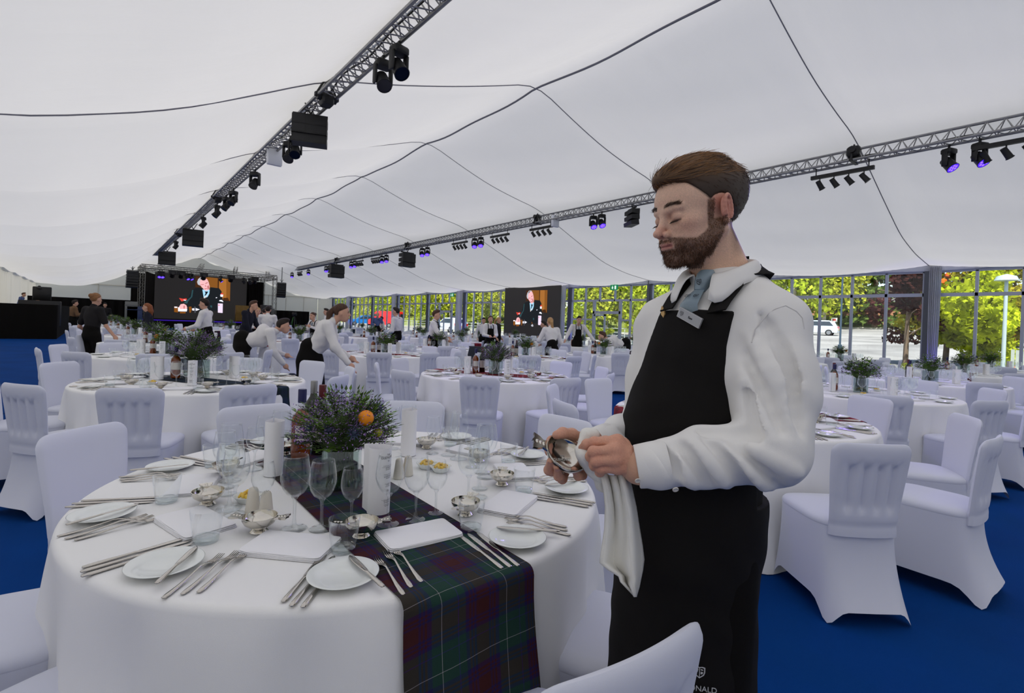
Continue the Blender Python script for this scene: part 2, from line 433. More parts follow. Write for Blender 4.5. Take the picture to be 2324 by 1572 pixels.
for i, (px, py, lab) in enumerate([(2222, 330, 'brightest blue moving head light on the right truss'), (2151, 345, 'blue moving head light just left of the brightest one'), (1361, 495, 'right one of the two blue lights left of the single speaker near the waiter'), (1342, 498, 'left one of the two blue lights near the speaker by the waiter'), (1087, 547, 'right blue light of the pair between the spot bars'), (1073, 549, 'left blue light of the pair between the spot bars'), (966, 568, 'right blue light of the pair right of the middle speaker stack'), (954, 570, 'left blue light of the pair right of the middle speaker stack'), (873, 588, 'right blue light of the pair left of the middle speaker stack'), (863, 590, 'left blue light of the pair left of the middle speaker stack'), (802, 600, 'right blue light of the pair right of the far speaker stack'), (794, 602, 'left blue light of the pair right of the far speaker stack'), (744, 610, 'right blue light of the pair left of the far speaker stack'), (737, 612, 'left blue light of the pair left of the far speaker stack'), (697, 620, 'right blue light at the far end of the right truss'), (660, 625, 'left blue light at the far end of the right truss')]):
    head(VT[1] + .1, Uon(px, py, VT[1]), True, lab, math.radians(150 + 10 * math.sin(i)))
for i, (px, py, lab) in enumerate([(903, 105, 'dark moving head, upper one of the pair high on the left truss'), (867, 130, 'dark moving head, lower one of the pair high on the left truss'), (668, 310, 'dark moving head tucked left of the big speaker stack'), (655, 322, 'second dark moving head left of the big speaker stack'), (577, 385, 'lone dark moving head below the white box'), (528, 432, 'dark moving head, right one of the row halfway along the left truss'), (512, 448, 'dark moving head, middle of the row halfway along the left truss'), (491, 465, 'dark moving head, left one of the row halfway along the left truss'), (460, 498, 'dark moving head right above the second speaker stack'), (398, 552, 'dark moving head above the third speaker stack')]):
    head(VT[0] + .12, Uon(px, py + 12, VT[0] + .1), False, lab, math.radians(190 - 14 * i))
# spot bars
def spotbar(px, py, V, lab):
    o = empty('spot_bar', (V, Uon(px, py, V), ZT - .2))
    g = MB(); g.box(-.035, .035, -.6, .6, -.04, .04)
    for u in (-.5, .5): g.tube([(0, u, .04), (0, u, .2)], .012)
    g.build('bar', M_BLKPL, o)
    for i in range(4):
        u = -.42 + .28 * i; g = MB()
        g.tube([(0, u, -.04), (0, u, -.12)], .012); a = math.radians(205 + 13 * i); d = np.array((math.sin(.5 + i * .3) * .4, math.cos(a) * .5, -.6)); d /= np.linalg.norm(d); p = np.array((0, u, -.17))
        g.tube([p - d * .09, p + d * .10, p + d * .12], [.05, .058, .07], 12); g.build('spotlight', M_BLKPL, o)
    tag(o, lab, 'spot bar', 'bars of four small spotlights')
for px, py, lab in [(2310, 310, 'spot bar cut by the right edge of the photo'), (1910, 385, 'spot bar with four small spots right of the waiter'), (1228, 512, 'spot bar beside the white box on the right truss'), (1134, 533, 'spot bar left of the white box spot bar'), (1043, 552, 'spot bar left of the middle pair of blue lights'), (852, 594, 'small far spot bar right of the far speaker stack'), (815, 600, 'small far spot bar nearest the far speaker stack'), (680, 625, 'spot bar at the far end of the right truss')]:
    spotbar(px, py, VT[1], lab)
# line array speakers
def array_proto(n, w=1.15, d=.5, h=.34):
    o = empty('line_array_speaker')
    z = 0; a = 0
    g = MB(); g.box(-w / 2, w / 2, -.05, .05, .02, .10); g.tube([(0, 0, .1), (-.2, 0, .5)], .025); g.tube([(0, 0, .1), (.2, 0, .5)], .025); g.build('flying_frame', M_BLKPL, o)
    y = 0
    for i in range(n):
        a = math.radians(4 * i); b = MB()
        c = np.array((0, y, z - h / 2)); az = np.array((0, math.sin(a), math.cos(a))) * h * .47; ay = np.array((0, math.cos(a), -math.sin(a))) * d / 2
        P = []
        for sx in (-1, 1):
            for sy, k in ((-1, 1.0), (1, .72)):
                for sz in (-1, 1): P.append(c + np.array((sx * w / 2, 0, 0)) + ay * sy + az * sz * k)
        b.add(P, [(0, 1, 3, 2), (4, 6, 7, 5), (0, 4, 5, 1), (2, 3, 7, 6), (0, 2, 6, 4), (1, 5, 7, 3)])
        for sx in (-.3, .3): b.obox(c + np.array((sx * w, 0, 0)) - ay * 1.01, (w * .17, 0, 0), -ay * .02, az * .8)
        b.build('cabinet', M_BLKPL, o); z -= h * .98 * math.cos(a); y += h * math.sin(a) * .98
    return o
AP = {}
def array(px, py, V, n, rz, lab, s=1, dz=.35, U=None):
    u = U if U else Uon(px, py, V); key = n
    if key not in AP: AP[key] = o = array_proto(n); o.location = (V, u, ZT - dz); o.rotation_euler.z = rz
    else: o = copytree(AP[key], (V, u, ZT - dz), rz)
    o.scale = (s, s, s); tag(o, lab, 'speaker', 'black line array speakers')
# local -y is the grille side (towards the viewer side)
array(705, 255, VT[0], 3, math.radians(-22), 'big black speaker stack high on the left truss', .52, .1)
array(440, 492, VT[0] + .3, 3, math.radians(-8), 'second black speaker stack along the left truss', .70, .1)
array(380, 560, VT[0] + .4, 3, math.radians(-5), 'third black speaker stack along the left truss, above the stage corner', .80, .0)
array(1435, 470, VT[1], 3, math.radians(60), 'single black speaker stack on the right truss nearest the waiter', .5, .15)
array(925, 570, VT[1], 3, math.radians(12), 'middle black speaker stack of the right truss', .72, .25)
array(764, 600, VT[1], 3, math.radians(8), 'far black speaker stack of the right truss', .85, .2)
o = None
# white access boxes
def wbox(px, py, V, lab):
    p = onV(px, py, V); g = MB(); g.bevbox(-.16, .16, -.06, .06, -.2, .2, .02); o = g.build('junction_box', mat('white_box', lin(225, 228, 235), .5), loc=p)
    g = MB(); zt = ZT - p[2]
    for s in (-.1, .1): g.tube([(s, 0, .2), (s, 0, zt)], .012)
    g.build('antenna', M_ALU, o)
    tag(o, lab, 'junction box')
wbox(623, 355, VT[0] + .1, 'white box hanging below the left truss, left of the big speaker stack')
wbox(1260, 502, VT[1], 'white box on the right truss beside a chain motor')
# ------------------------------------------------------------------ stage
SU, SB = 50.0, 54.0
def boxtruss(g, p, q, w=.15, n=None, r=.022):
    p, q = np.array(p, float), np.array(q, float); L = np.linalg.norm(q - p); t = (q - p) / L
    a = np.cross(t, (0, 0, 1) if abs(t[2]) < .9 else (0, 1, 0)); a /= np.linalg.norm(a); b = np.cross(t, a)
    cs = [(-w, -w), (w, -w), (w, w), (-w, w)]
    for i, j in cs: g.tube([p + a * i + b * j, q + a * i + b * j], r, 6)
    n = n or max(2, int(L / .45))
    for i in range(n):
        for k in range(4):
            c0, c1 = cs[k], cs[(k + 1) % 4]
            if i % 2: c0, c1 = c1, c0
            g.tube([p + t * L * i / n + a * c0[0] + b * c0[1], p + t * L * (i + 1) / n + a * c1[0] + b * c1[1]], .009, 4, False)
st = empty('stage', (7.6, 53, 0))
def sb(name, m, boxes):
    g = MB()
    for b in boxes: g.box(b[0] - 7.6, b[1] - 7.6, b[2] - 53, b[3] - 53, b[4], b[5])
    return g.build(name, m, st)
sb('platform', M_BLACK, [(2.4, 13., 50.2, 56, 0, .72)])
sb('blue_edge_strip', mat('strip_light', lin(40, 10, 130), .4, emit=((.05, .01, .5, 1), .35)), [(2.8, 12.6, 50.16, 50.19, .62, .7)])
tag(st, 'black stage platform with a thin blue light strip along its front edge', 'stage')
TG = mat('truss_grey', lin(120, 118, 114), .5, .5, metal=.5)
tf = empty('stage_truss_frame', (7.6, SU, 0))
for nm, p, q in [('column', (2.72, SU, 0), (2.72, SU, 5)), ('column', (12.62, SU, 0), (12.62, SU, 5)), ('column', (2.8, SB, 0), (2.8, SB, 5)), ('column', (12.5, SB, 0), (12.5, SB, 5)),
                 ('beam', (2.6, SU, 4.95), (12.75, SU, 4.95)), ('beam', (2.6, SB, 4.95), (12.75, SB, 4.95)), ('beam', (2.72, SU, 4.9), (2.72, SB, 4.9)), ('beam', (12.62, SU, 4.9), (12.62, SB, 4.9)), ('beam', (2.6, 52, 4.95), (12.75, 52, 4.95))]:
    g = MB(); boxtruss(g, np.array(p) - (7.6, SU, 0), np.array(q) - (7.6, SU, 0), .16); g.build(nm, TG, tf)
for v in (3.8, 6.6, 9.3, 12.0):
    g = MB(); boxtruss(g, (v - 7.6, .2, 5.1), (v + .6 - 7.6, 2.8, 5.7), .13); g.build('roof_brace', TG, tf)
tag(tf, 'grey box truss frame standing over the stage', 'stage truss')
g = MB()
us = np.linspace(2.2, 12.9, 120)
g.grid([[(v, 55.2 + .08 * math.sin(v * 9), z) for v in us] for z in (0, 2.5, 4.7)])
tag(g.build('stage_backcloth', M_BLACK, smooth='all'), 'black drape closing the back of the stage behind the big screen', 'curtain')
g = MB(); g.grid([[(v, 50.6 + (v - 2.9) * 3.5 + .05 * math.sin(v * 40), z) for v in np.linspace(2.9, 3.8, 30)] for z in (0, 2.4, 4.6)])
tag(g.build('stage_wing', M_BLACK, smooth='all'), 'black masking drape left of the big screen', 'curtain')
g = MB(); g.grid([[(v, 53.7 - (v - 11.2) * .2 + .05 * math.sin(v * 40), z) for v in np.linspace(11.25, 12.45, 30)] for z in (0, 2.4, 4.6)])
tag(g.build('stage_wing', M_BLACK, smooth='all'), 'black masking drape right of the big screen', 'curtain')
# screens: the same video picture on both
PICM = [mat('led_black', lin(24, 22, 22), .5, emit=((.010, .009, .009, 1), 1))]
def pm(name, c, k=1.0):
    PICM.append(mat('led_' + name, lin(10, 10, 10), .5, .1, emit=(lin(*c), k))); return len(PICM) - 1
I_WOOD, I_WOOD2, I_DARKW = pm('wood', (120, 74, 28)), pm('wood_light', (150, 96, 42)), pm('wood_dark', (60, 34, 16))
I_SKIN, I_SKIN2, I_HAIR, I_HAIRD = pm('skin', (222, 168, 172)), pm('skin_shade', (170, 100, 100)), pm('grey_hair', (170, 172, 180)), pm('dark_hair', (70, 72, 80))
I_SUIT, I_SHIRT, I_TIE, I_TIEL = pm('suit', (22, 26, 30)), pm('shirt', (150, 196, 220)), pm('tie', (14, 18, 30)), pm('tie_light', (205, 195, 190))
I_LABEL, I_RED, I_WHITE, I_AMB, I_TEAL = pm('bottle_label', (216, 200, 222)), pm('red', (200, 60, 50)), pm('white', (225, 225, 240)), pm('amber', (120, 70, 20)), pm('teal', (40, 70, 76))
PIC = [  # (material, polygon) in crop pixels of the side screen
 (I_DARKW, [(780, 350), (860, 345), (860, 640), (770, 640)]), (I_WOOD, [(860, 345), (1140, 345), (1135, 720), (860, 640)]), (I_DARKW, [(1140, 345), (1165, 343), (1155, 760), (1130, 760)]), (I_WOOD2, [(1165, 343), (1365, 340), (1345, 965), (1225, 940), (1155, 640)]),
 (I_WOOD, [(1290, 342), (1365, 340), (1345, 965), (1280, 950)]), (I_DARKW, [(1225, 880), (1310, 870), (1340, 965), (1225, 950)]),
 (I_SUIT, [(770, 670), (860, 640), (900, 720), (1000, 680), (1010, 610), (1160, 620), (1200, 700), (1215, 1000), (1200, 1250), (640, 1250), (640, 1000), (720, 720)]),
 (I_TEAL, [(590, 1060), (700, 900), (720, 720), (740, 715), (720, 900), (660, 1010), (640, 1080)]),
 (I_SHIRT, [(880, 690), (1000, 680), (990, 790), (960, 880), (900, 920)]), (I_TIE, [(915, 735), (975, 735), (950, 800), (925, 850), (910, 850), (930, 780)]), (I_TIEL, [(940, 840), (965, 830), (905, 935), (897, 900)]),
 (I_HAIR, [(810, 560), (800, 500), (820, 420), (860, 365), (905, 350), (945, 365), (940, 470), (850, 520), (840, 590)]),
 (I_SKIN, [(840, 530), (850, 450), (890, 395), (935, 375), (965, 410), (985, 480), (1000, 590), (990, 670), (950, 718), (915, 700), (880, 640), (850, 590)]),
 (I_HAIRD, [(845, 415), (880, 370), (905, 365), (870, 425)]), (I_SKIN2, [(855, 560), (905, 545), (905, 560), (860, 575)]), (I_SKIN2, [(925, 520), (965, 480), (970, 500), (935, 535)]), (I_SKIN2, [(925, 560), (950, 600), (925, 605)]), (I_SKIN2, [(905, 665), (950, 640), (960, 655), (920, 680)]), (I_SKIN2, [(960, 590), (985, 560), (990, 640), (965, 690)]),
 (I_RED, [(1185, 750), (1225, 750), (1225, 790), (1185, 790)]), (I_WHITE, [(1175, 790), (1225, 790), (1220, 855), (1175, 850)]), (I_WHITE, [(1150, 975), (1165, 945), (1200, 940), (1222, 975), (1222, 1000), (1190, 985)]), (I_LABEL, [(1130, 1040), (1215, 1042), (1208, 1305), (1125, 1295)]), (I_RED, [(1140, 1075), (1155, 1075), (1155, 1105), (1140, 1105)]),
 (I_RED, [(525, 945), (580, 960), (630, 945), (640, 980), (590, 1010), (560, 1030), (540, 985)]), (I_WHITE, [(590, 980), (625, 985), (620, 1005), (590, 1000)]),
 (I_SKIN, [(520, 1170), (545, 1100), (590, 1085), (625, 1120), (640, 1180), (630, 1230), (530, 1220)]), (I_WHITE, [(505, 1180), (525, 1175), (535, 1225), (640, 1215), (630, 1280), (505, 1280)]), (I_SKIN2, [(585, 1140), (605, 1130), (600, 1210), (585, 1210)]),
 (I_AMB, [(450, 1160), (505, 1165), (505, 1310), (450, 1300)]), (I_WHITE, [(455, 1165), (495, 1165), (495, 1195), (455, 1195)]), (I_AMB, [(530, 1290), (615, 1290), (610, 1330), (530, 1330)]),
 (I_AMB, [(660, 1160), (700, 1150), (705, 1220), (690, 1310), (670, 1310)]), (I_WHITE, [(710, 1200), (770, 1190), (830, 1220), (780, 1255), (712, 1250)]), (I_HAIRD, [(745, 1150), (765, 1150), (765, 1310), (745, 1310)]), (I_HAIR, [(940, 1310), (985, 1270), (1010, 1330), (970, 1345)]), (I_AMB, [(950, 1210), (975, 1230), (990, 1280), (970, 1260)]), (I_WHITE, [(1095, 880), (1120, 870), (1115, 895), (1095, 900)]), (I_TEAL, [(1000, 1100), (1030, 1110), (1025, 1170), (1000, 1150)])]
def cr(p): return 1130 + p[0] / 12.094, 630 + p[1] / 12.094
def screen(name, quad, to3, nrm, label, depth):
    """quad: four corners bottom-left, bottom-right, top-right, top-left in place"""
    q = [np.array(p) for p in quad]; nrm = np.array(nrm, float)
    g = MB(); g.add(q + [p - nrm * depth for p in q], [(0, 1, 2, 3), (7, 6, 5, 4), (0, 4, 5, 1), (1, 5, 6, 2), (2, 6, 7, 3), (3, 7, 4, 0)])
    o = g.build(name, PICM[0], smooth=False)
    g = MB()
    for i, (mi, poly) in enumerate(PIC):
        g.mi = mi; g.add([np.array(to3(p)) + nrm * (.004 + .0025 * i) for p in poly], [tuple(range(len(poly)))])
    g.build('video_picture', PICM, o, smooth=False)
    tag(o, label, 'video screen', 'black video walls showing the same film'); return o
VS_ = 18.85
side = lambda p: onV(*cr(p), VS_)
tl, tr_ = side((200, 285)), side((1715, 215))
ub, ua = tl[1], tr_[1]
s_scr = screen('video_screen', [(VS_, ub, .75), (VS_, ua, .75), (VS_, ua, 3.56), (VS_, ub, 3.56)], side, (-1, 0, 0), 'black video screen standing in front of the glass wall', .1)
g = MB(); g.grid([[(VS_ + .05 + .02 * math.sin(u * 22), u, z) for u in np.linspace(ua, ub, 60)] for z in (0, .4, .74)]); g.build('skirt', M_BLACK, s_scr, smooth='all')
# stage screen: match two points of the picture
A0, A1 = side((1365, 340)), side((640, 1240))
S1 = lambda x, y: onU(x, y, SB)
B0, B1 = S1(523, 633.6), S1(425, 703)
def stagepic(p):
    a = side(p); t = (a[1] - A0[1]) / (A1[1] - A0[1]); w = (a[2] - A0[2]) / (A1[2] - A0[2])
    return (B0[0] + t * (B1[0] - B0[0]), SB, B0[2] + w * (B1[2] - B0[2]))
xl, xr_ = S1(352, 615)[0], S1(561, 632)[0]
screen('video_screen', [(xl, SB, .76), (xr_, SB, .76), (xr_, SB, 4.86), (xl, SB, 4.86)], stagepic, (0, -1, 0), 'huge black video wall at the back of the stage', .15)
LT = mat('lectern_wood', lin(122, 92, 30), .5, noise=(3, .2))
for i, px in enumerate((542, 556)):
    p = onU(px, 712, 51.5); g = MB(); g.bevbox(-.28, .28, -.2, .2, .72, 2.2, .03); g.box(-.24, .24, -.205, -.2, .8, 1.6)
    tag(g.build('lectern', LT, loc=(p[0], 51.5, 0)), ['left', 'right'][i] + ' one of the two gold wooden lecterns on the stage', 'lectern', 'lecterns on the stage')
# hanging arrays beside the stage
array(300, 610, 1.9, 6, math.radians(8), 'tall black speaker stack hung left of the stage', .62, ZT - 4.25 + 0, U=46)
array(645, 640, 12.15, 6, math.radians(-8), 'tall black speaker stack hung right of the stage', .62, ZT - 4.2, U=46)
for v in (1.9, 12.15):
    tag(MB().tube([(v, 46, 4.28), (v, 46, float(roofz(v, 46)))], .03).build('hanging_strop', M_DKMET), 'strop holding the speaker stack %s of the stage' % ('left' if v < 5 else 'right'), 'strop')
# stage lights
for i, px in enumerate((362, 368, 425, 433, 500, 552, 566)):
    p = onU(px, 617 + (px - 360) * .06, SU); o = copytree(PH[True], (p[0], SU - .25, 4.72), math.radians(170 + 20 * i)); o.scale = (1.3, 1.3, 1.3)
    tag(o, 'dim blue moving head on the stage front truss, number %d from the left' % (i + 1) if False else ['leftmost dim blue light on the stage front truss', 'second dim blue light from the left on the stage truss', 'left light of the pair left of the screen man', 'right light of the pair left of the screen man', 'dim blue light over the wood panel on screen', 'left light of the pair at the stage right corner', 'rightmost dim blue light on the stage front truss'][i], 'stage light', 'moving head lights on the stage truss')
for i, px in enumerate((392, 412, 463, 525, 579)):
    p = onU(px, 612, SU); g = MB(); g.tube([(0, -.25, .1), (0, .3, -.1)], [.13, .2], 14); g.box(-.28, .28, -.15, .3, .0, .34)
    tag(g.build('wash_light', M_BLKPL, loc=(p[0], SU - .1, 4.45)), ['leftmost', 'second', 'middle', 'fourth', 'rightmost'][i] + ' black box light hung from the stage front truss', 'stage light', 'black wash lights on the stage truss')
# low black drapes round the stage
def drape(name, v0, v1, u, h, lab):
    g = MB(); g.grid([[(v, u + .08 * math.sin(v * 11), z) for v in np.linspace(v0, v1, 90)] for z in (0, .6, h)])
    tag(g.build(name, M_BLACK, smooth='all'), lab, 'drape')
drape('pipe_drape', -4.1, 2.4, 52.5, 2.2, 'low black drape left of the stage below the white wall')
drape('pipe_drape', 13.2, 17.4, 55.0, 1.95, 'low black drape right of the stage below the white wall')
# backstage cases
for i, (px, py, w, h, c) in enumerate([(305, 708, .5, 1.7, (44, 60, 100)), (298, 704, .4, 2.05, (110, 112, 110)), (603, 702, .4, 2.3, (40, 40, 42)), (612, 705, .35, 2.0, (90, 90, 88))]):
    p = onU(px, py, 49); g = MB(); g.bevbox(-w, w, -.35, .35, 0, h, .03)
    for z in (.3, h - .3): g.box(-w - .012, w + .012, -.365, .365, z, z + .05)
    tag(g.build('flight_case', mat('case_%d' % i, lin(*c), .5), loc=(p[0], 49 if i != 2 else 49.0, 0)), ['blue flight case left of the stage', 'tall grey flight case left of the stage', 'tall dark flight case beside the right stage column', 'grey flight case beside the right stage column'][i], 'flight case')
# camera on tripod in front of the right drape
p = onz(667, 745, 0.0) if False else onU(667, 735, 44)
o = empty('camera_tripod', (p[0], 44, 0))
for k in range(3):
    a = k * 2.09 + .4; MB().tube([(.55 * math.cos(a), .55 * math.sin(a), 0), (.05 * math.cos(a), .05 * math.sin(a), 1.35)], .03).build('leg', mat('tripod_leg', lin(40, 44, 42), .5), o)
g = MB(); g.bevbox(-.12, .12, -.3, .25, 1.42, 1.72, .03); g.tube([(0, -.3, 1.56), (0, -.55, 1.56)], .09, 14); g.tube([(0, 0, 1.3), (0, 0, 1.45)], .05); g.build('video_camera', M_BLKPL, o)
MB().tube([(-.3, -.2, .1), (-.1, -.05, 1.3)], .02).build('green_strap', mat('green_strap', lin(70, 150, 60), .6), o)
tag(o, 'video camera on a tripod in front of the black drape right of the stage', 'tripod camera')
# front of house platform, far left
foh = empty('sound_platform', (-2.6, 36, 0))
g = MB(); g.box(V0 + .15 + 2.6, -1.37 + 2.6, -6.75, 7, 0, .5); g.build('riser', M_BLACK, foh, smooth=False)
g = MB(); us = np.linspace(0, 1, 120); fp = [(V0 + .15 + 2.6 + 2.72 * min(1, u * 5), -6.8 + 13.8 * max(0, (u - .2) / .8)) for u in us]
g.grid([[(x + .02 * math.sin(i * 1.9), y + .02 * math.sin(i * 1.9), z) for i, (x, y) in enumerate(fp)] for z in (.0, .7, 1.47)]); g.build('black_drape', M_BLACK, foh, smooth='all')
tag(foh, 'big black draped platform at the far left edge', 'platform')
def foh_item(px, u, w, d, h, z, m, name, lab, cat):
    p = onU(px, 680, u); g = MB(); g.bevbox(-w, w, -d, d, 0, h, .03); return tag(g.build(name, m, loc=(p[0], u, z)), lab, cat)
foh_item(95, 31.2, .32, .06, .62, 1.66, M_BLKPL, 'desk_screen', 'black monitor standing on the mixing desk at the far left', 'monitor')
foh_item(92, 31.2, .7, .35, 1.15, .5, M_BLKPL, 'mixing_desk', 'mixing desk on the black platform', 'mixing desk')
p = onU(79, 670, 31.2); o = empty('desk_lamp', (p[0], 31.2, 1.65)); MB().tube([(0, 0, 0), (0, 0, .5), (.1, 0, .6)], .03).build('arm', M_BLKPL, o); MB().lathe([(.03, .1), (.12, -.03)], 14, (.14, 0, .58)).build('shade', M_BLKPL, o)
tag(o, 'small black lamp beside the monitor on the platform', 'lamp')
# ------------------------------------------------------------------ outside the glass wall
def outside_ground():
    m = mat('asphalt', lin(150, 148, 146), .9, .2, noise=(.25, .3), bump=(60, .3)); return m
def gz(V): return float(np.interp(V, [19.6, 22, 30, 40, 62, 80, 120], [-.08, .0, .3, .55, 1.6, 2.7, 4.2]))
vs = np.concatenate([[V1 + .13, 20.2, 21], np.linspace(22, 120, 50)]); struct(MB().grid([[(v, u, gz(v)) for u in np.linspace(-90, 130, 12)] for v in vs]).build('ground', outside_ground(), smooth='all'))
def vedge(u): return 37 + 43 * float(1 - sstep(22, 40, u))
us_ = np.concatenate([np.linspace(-60, 0, 7), np.linspace(2, 46, 36), np.linspace(50, 130, 12)])
struct(MB().grid([[(vedge(u) + k, u, gz(vedge(u) + k) + .01 + h_ * float(.25 + .75 * sstep(20, 38, u))) for u in us_] for k, h_ in ((0, .0), (1, .25), (3, 1.0), (6, 1.7), (14, 2.2), (50, 3.0))]).build('lawn', mat('lawn', lin(112, 120, 62), .95, .1, noise=(.5, .4), bump=(30, 1)), smooth='all'))
struct(MB().tube([(vedge(u) - .1, u, gz(vedge(u)) + .03) for u in us_], .12, 4).build('kerb_1', mat('kerb', lin(170, 166, 154), .9)))
LEAF = {}
def leafmat(n, c, thru=.35):
    if n not in LEAF:
        m = bpy.data.materials.new('leaf_' + n); m.use_nodes = True; t = m.node_tree; t.nodes.remove(t.nodes['Principled BSDF']); o = t.nodes['Material Output']
        oi = t.nodes.new('ShaderNodeTexCoord'); nz = t.nodes.new('ShaderNodeTexNoise'); nz.inputs['Scale'].default_value = 1.3; nz.inputs['Detail'].default_value = 6
        rp = t.nodes.new('ShaderNodeValToRGB'); rp.color_ramp.elements[0].position = .35; rp.color_ramp.elements[1].position = .66
        rp.color_ramp.elements[0].color = lin(*[v * .7 for v in c]); rp.color_ramp.elements[1].color = lin(*[min(255, v * 1.18) for v in c])
        t.links.new(oi.outputs['Object'], nz.inputs['Vector']); t.links.new(nz.outputs[0], rp.inputs[0])
        d = t.nodes.new('ShaderNodeBsdfDiffuse'); tl = t.nodes.new('ShaderNodeBsdfTranslucent'); mx = t.nodes.new('ShaderNodeMixShader'); mx.inputs[0].default_value = thru
        t.links.new(rp.outputs[0], d.inputs[0]); t.links.new(rp.outputs[0], tl.inputs[0]); t.links.new(d.outputs[0], mx.inputs[1]); t.links.new(tl.outputs[0], mx.inputs[2]); t.links.new(mx.outputs[0], o.inputs[0])
        LEAF[n] = m
    return LEAF[n]
BARK = mat('bark', lin(120, 104, 88), .9, .1, noise=(4, .3)); BIRCH = mat('birch_bark', lin(205, 196, 184), .9, .1, noise=(6, .3))
def tree_proto(kind, H, spread, col, n, bark, weep=False, conif=False, seed=1, low=.18, lk=1.0):
    r = np.random.RandomState(seed); o = empty('tree')
    g = MB(); g.tube([(0, 0, 0), (.05, 0, H * .3), (-.05, .05, H * .6), (0, 0, H * .9)], [.02 * H, .016 * H, .01 * H, .03], 8)
    for i in range(7):
        a = r.rand() * 6.28; z = H * (.25 + .09 * i); L = spread * (.8 - .06 * i); g.tube([(0, 0, z), (L * .5 * math.cos(a), L * .5 * math.sin(a), z + .5), (L * math.cos(a), L * math.sin(a), z + .6)], [.007 * H, .0045 * H, .015], 5)
    g.build('trunk', bark, o)
    P = []
    if weep:
        for i in range(150):
            a = r.rand() * 6.28; q = r.rand() ** .6; R = spread * q; zt = H * (1 - .45 * q * q) - r.rand() * .6; L = (zt - H * low * (.5 + r.rand())) * (.35 + .6 * r.rand())
            for j in range(int(n / 150)):
                w = j / (n / 150); P.append((R * math.cos(a) + r.randn() * .14 + .3 * w * math.cos(a), R * math.sin(a) + r.randn() * .14 + .3 * w * math.sin(a), zt - L * w + r.randn() * .08))
    elif conif:
        for i in range(n):
            w = r.rand() ** .8; a = r.rand() * 6.28; R = spread * (1 - w) * (.35 + .65 * r.rand()); lay = math.floor(w * 9) / 9
            P.append((R * math.cos(a), R * math.sin(a), H * (low + (1 - low) * (.6 * lay + .4 * w)) - .25 * R))
    else:
        cl = [(r.randn(3) * np.array((.42, .42, .2)) * np.array((spread, spread, H)) * .8 + np.array((0, 0, H * (.5 + low / 2)))) for _ in range(26)]
        for i in range(n):
            c = cl[r.randint(26)]; d = r.randn(3); d /= np.linalg.norm(d); p = c + d * spread * .3 * (.5 + .5 * r.rand())
            if p[2] < H * low: p[2] = H * low + r.rand() * .5
            P.append(p)
    P = np.array(P); N = len(P); s = (.13 + .1 * r.rand(N)) * lk; a = r.randn(N, 3); a /= np.linalg.norm(a, axis=1)[:, None]; b = r.randn(N, 3); b -= a * (a * b).sum(1)[:, None]; b /= np.linalg.norm(b, axis=1)[:, None]
    a *= s[:, None]; b *= (s * .65)[:, None]
    vs = np.stack([P - a, P + b, P + a, P - b], 1).reshape(-1, 3); g = MB(); g.v = [tuple(v) for v in vs]; g.f = [(4 * i, 4 * i + 1, 4 * i + 2, 4 * i + 3) for i in range(N)]; g.m = [0] * N
    g.build('crown', leafmat(kind, col), o, smooth=False)
    return o
TP = {}
def tree(kind, px, V, s, lab, cat='tree', rz=0):
    spec = dict(birch=(9, 2.9, (178, 192, 62), 6000, BIRCH, True, False, 3, .04), birch_b=(10, 3.2, (196, 200, 74), 6000, BIRCH, True, False, 8, .06), dark=(9, 2.8, (96, 116, 52), 4200, BARK, False, False, 5, .1), conifer=(9, 2.6, (104, 124, 62), 4200, BARK, False, True, 6, .08), lime=(3.2, 1.7, (186, 196, 46), 9000, BARK, False, False, 9, .02, .5), rowan=(5, 1.7, (168, 160, 50), 8000, BARK, False, False, 10, .12, .5), copper=(4.6, 1.5, (84, 50, 46), 2600, BARK, False, False, 11, .2, .55), shrub=(1.6, 1.3, (150, 160, 60), 5000, BARK, False, False, 12, .0, .4))[kind]
    if px > 1780 and kind in ('birch', 'birch_b', 'conifer'): V, s = V * 1.75, s * 1.7
    U = float(onV(px, 740, V)[1])
    if kind not in TP: TP[kind] = o = tree_proto(kind, *spec); o.location = (V, U, gz(V) - .05); o.rotation_euler.z = rz
    else: o = copytree(TP[kind], (V, U, gz(V) - .05), rz)
    o.scale = (s, s, s); tag(o, lab, cat, 'trees and bushes outside the glass wall'); return o
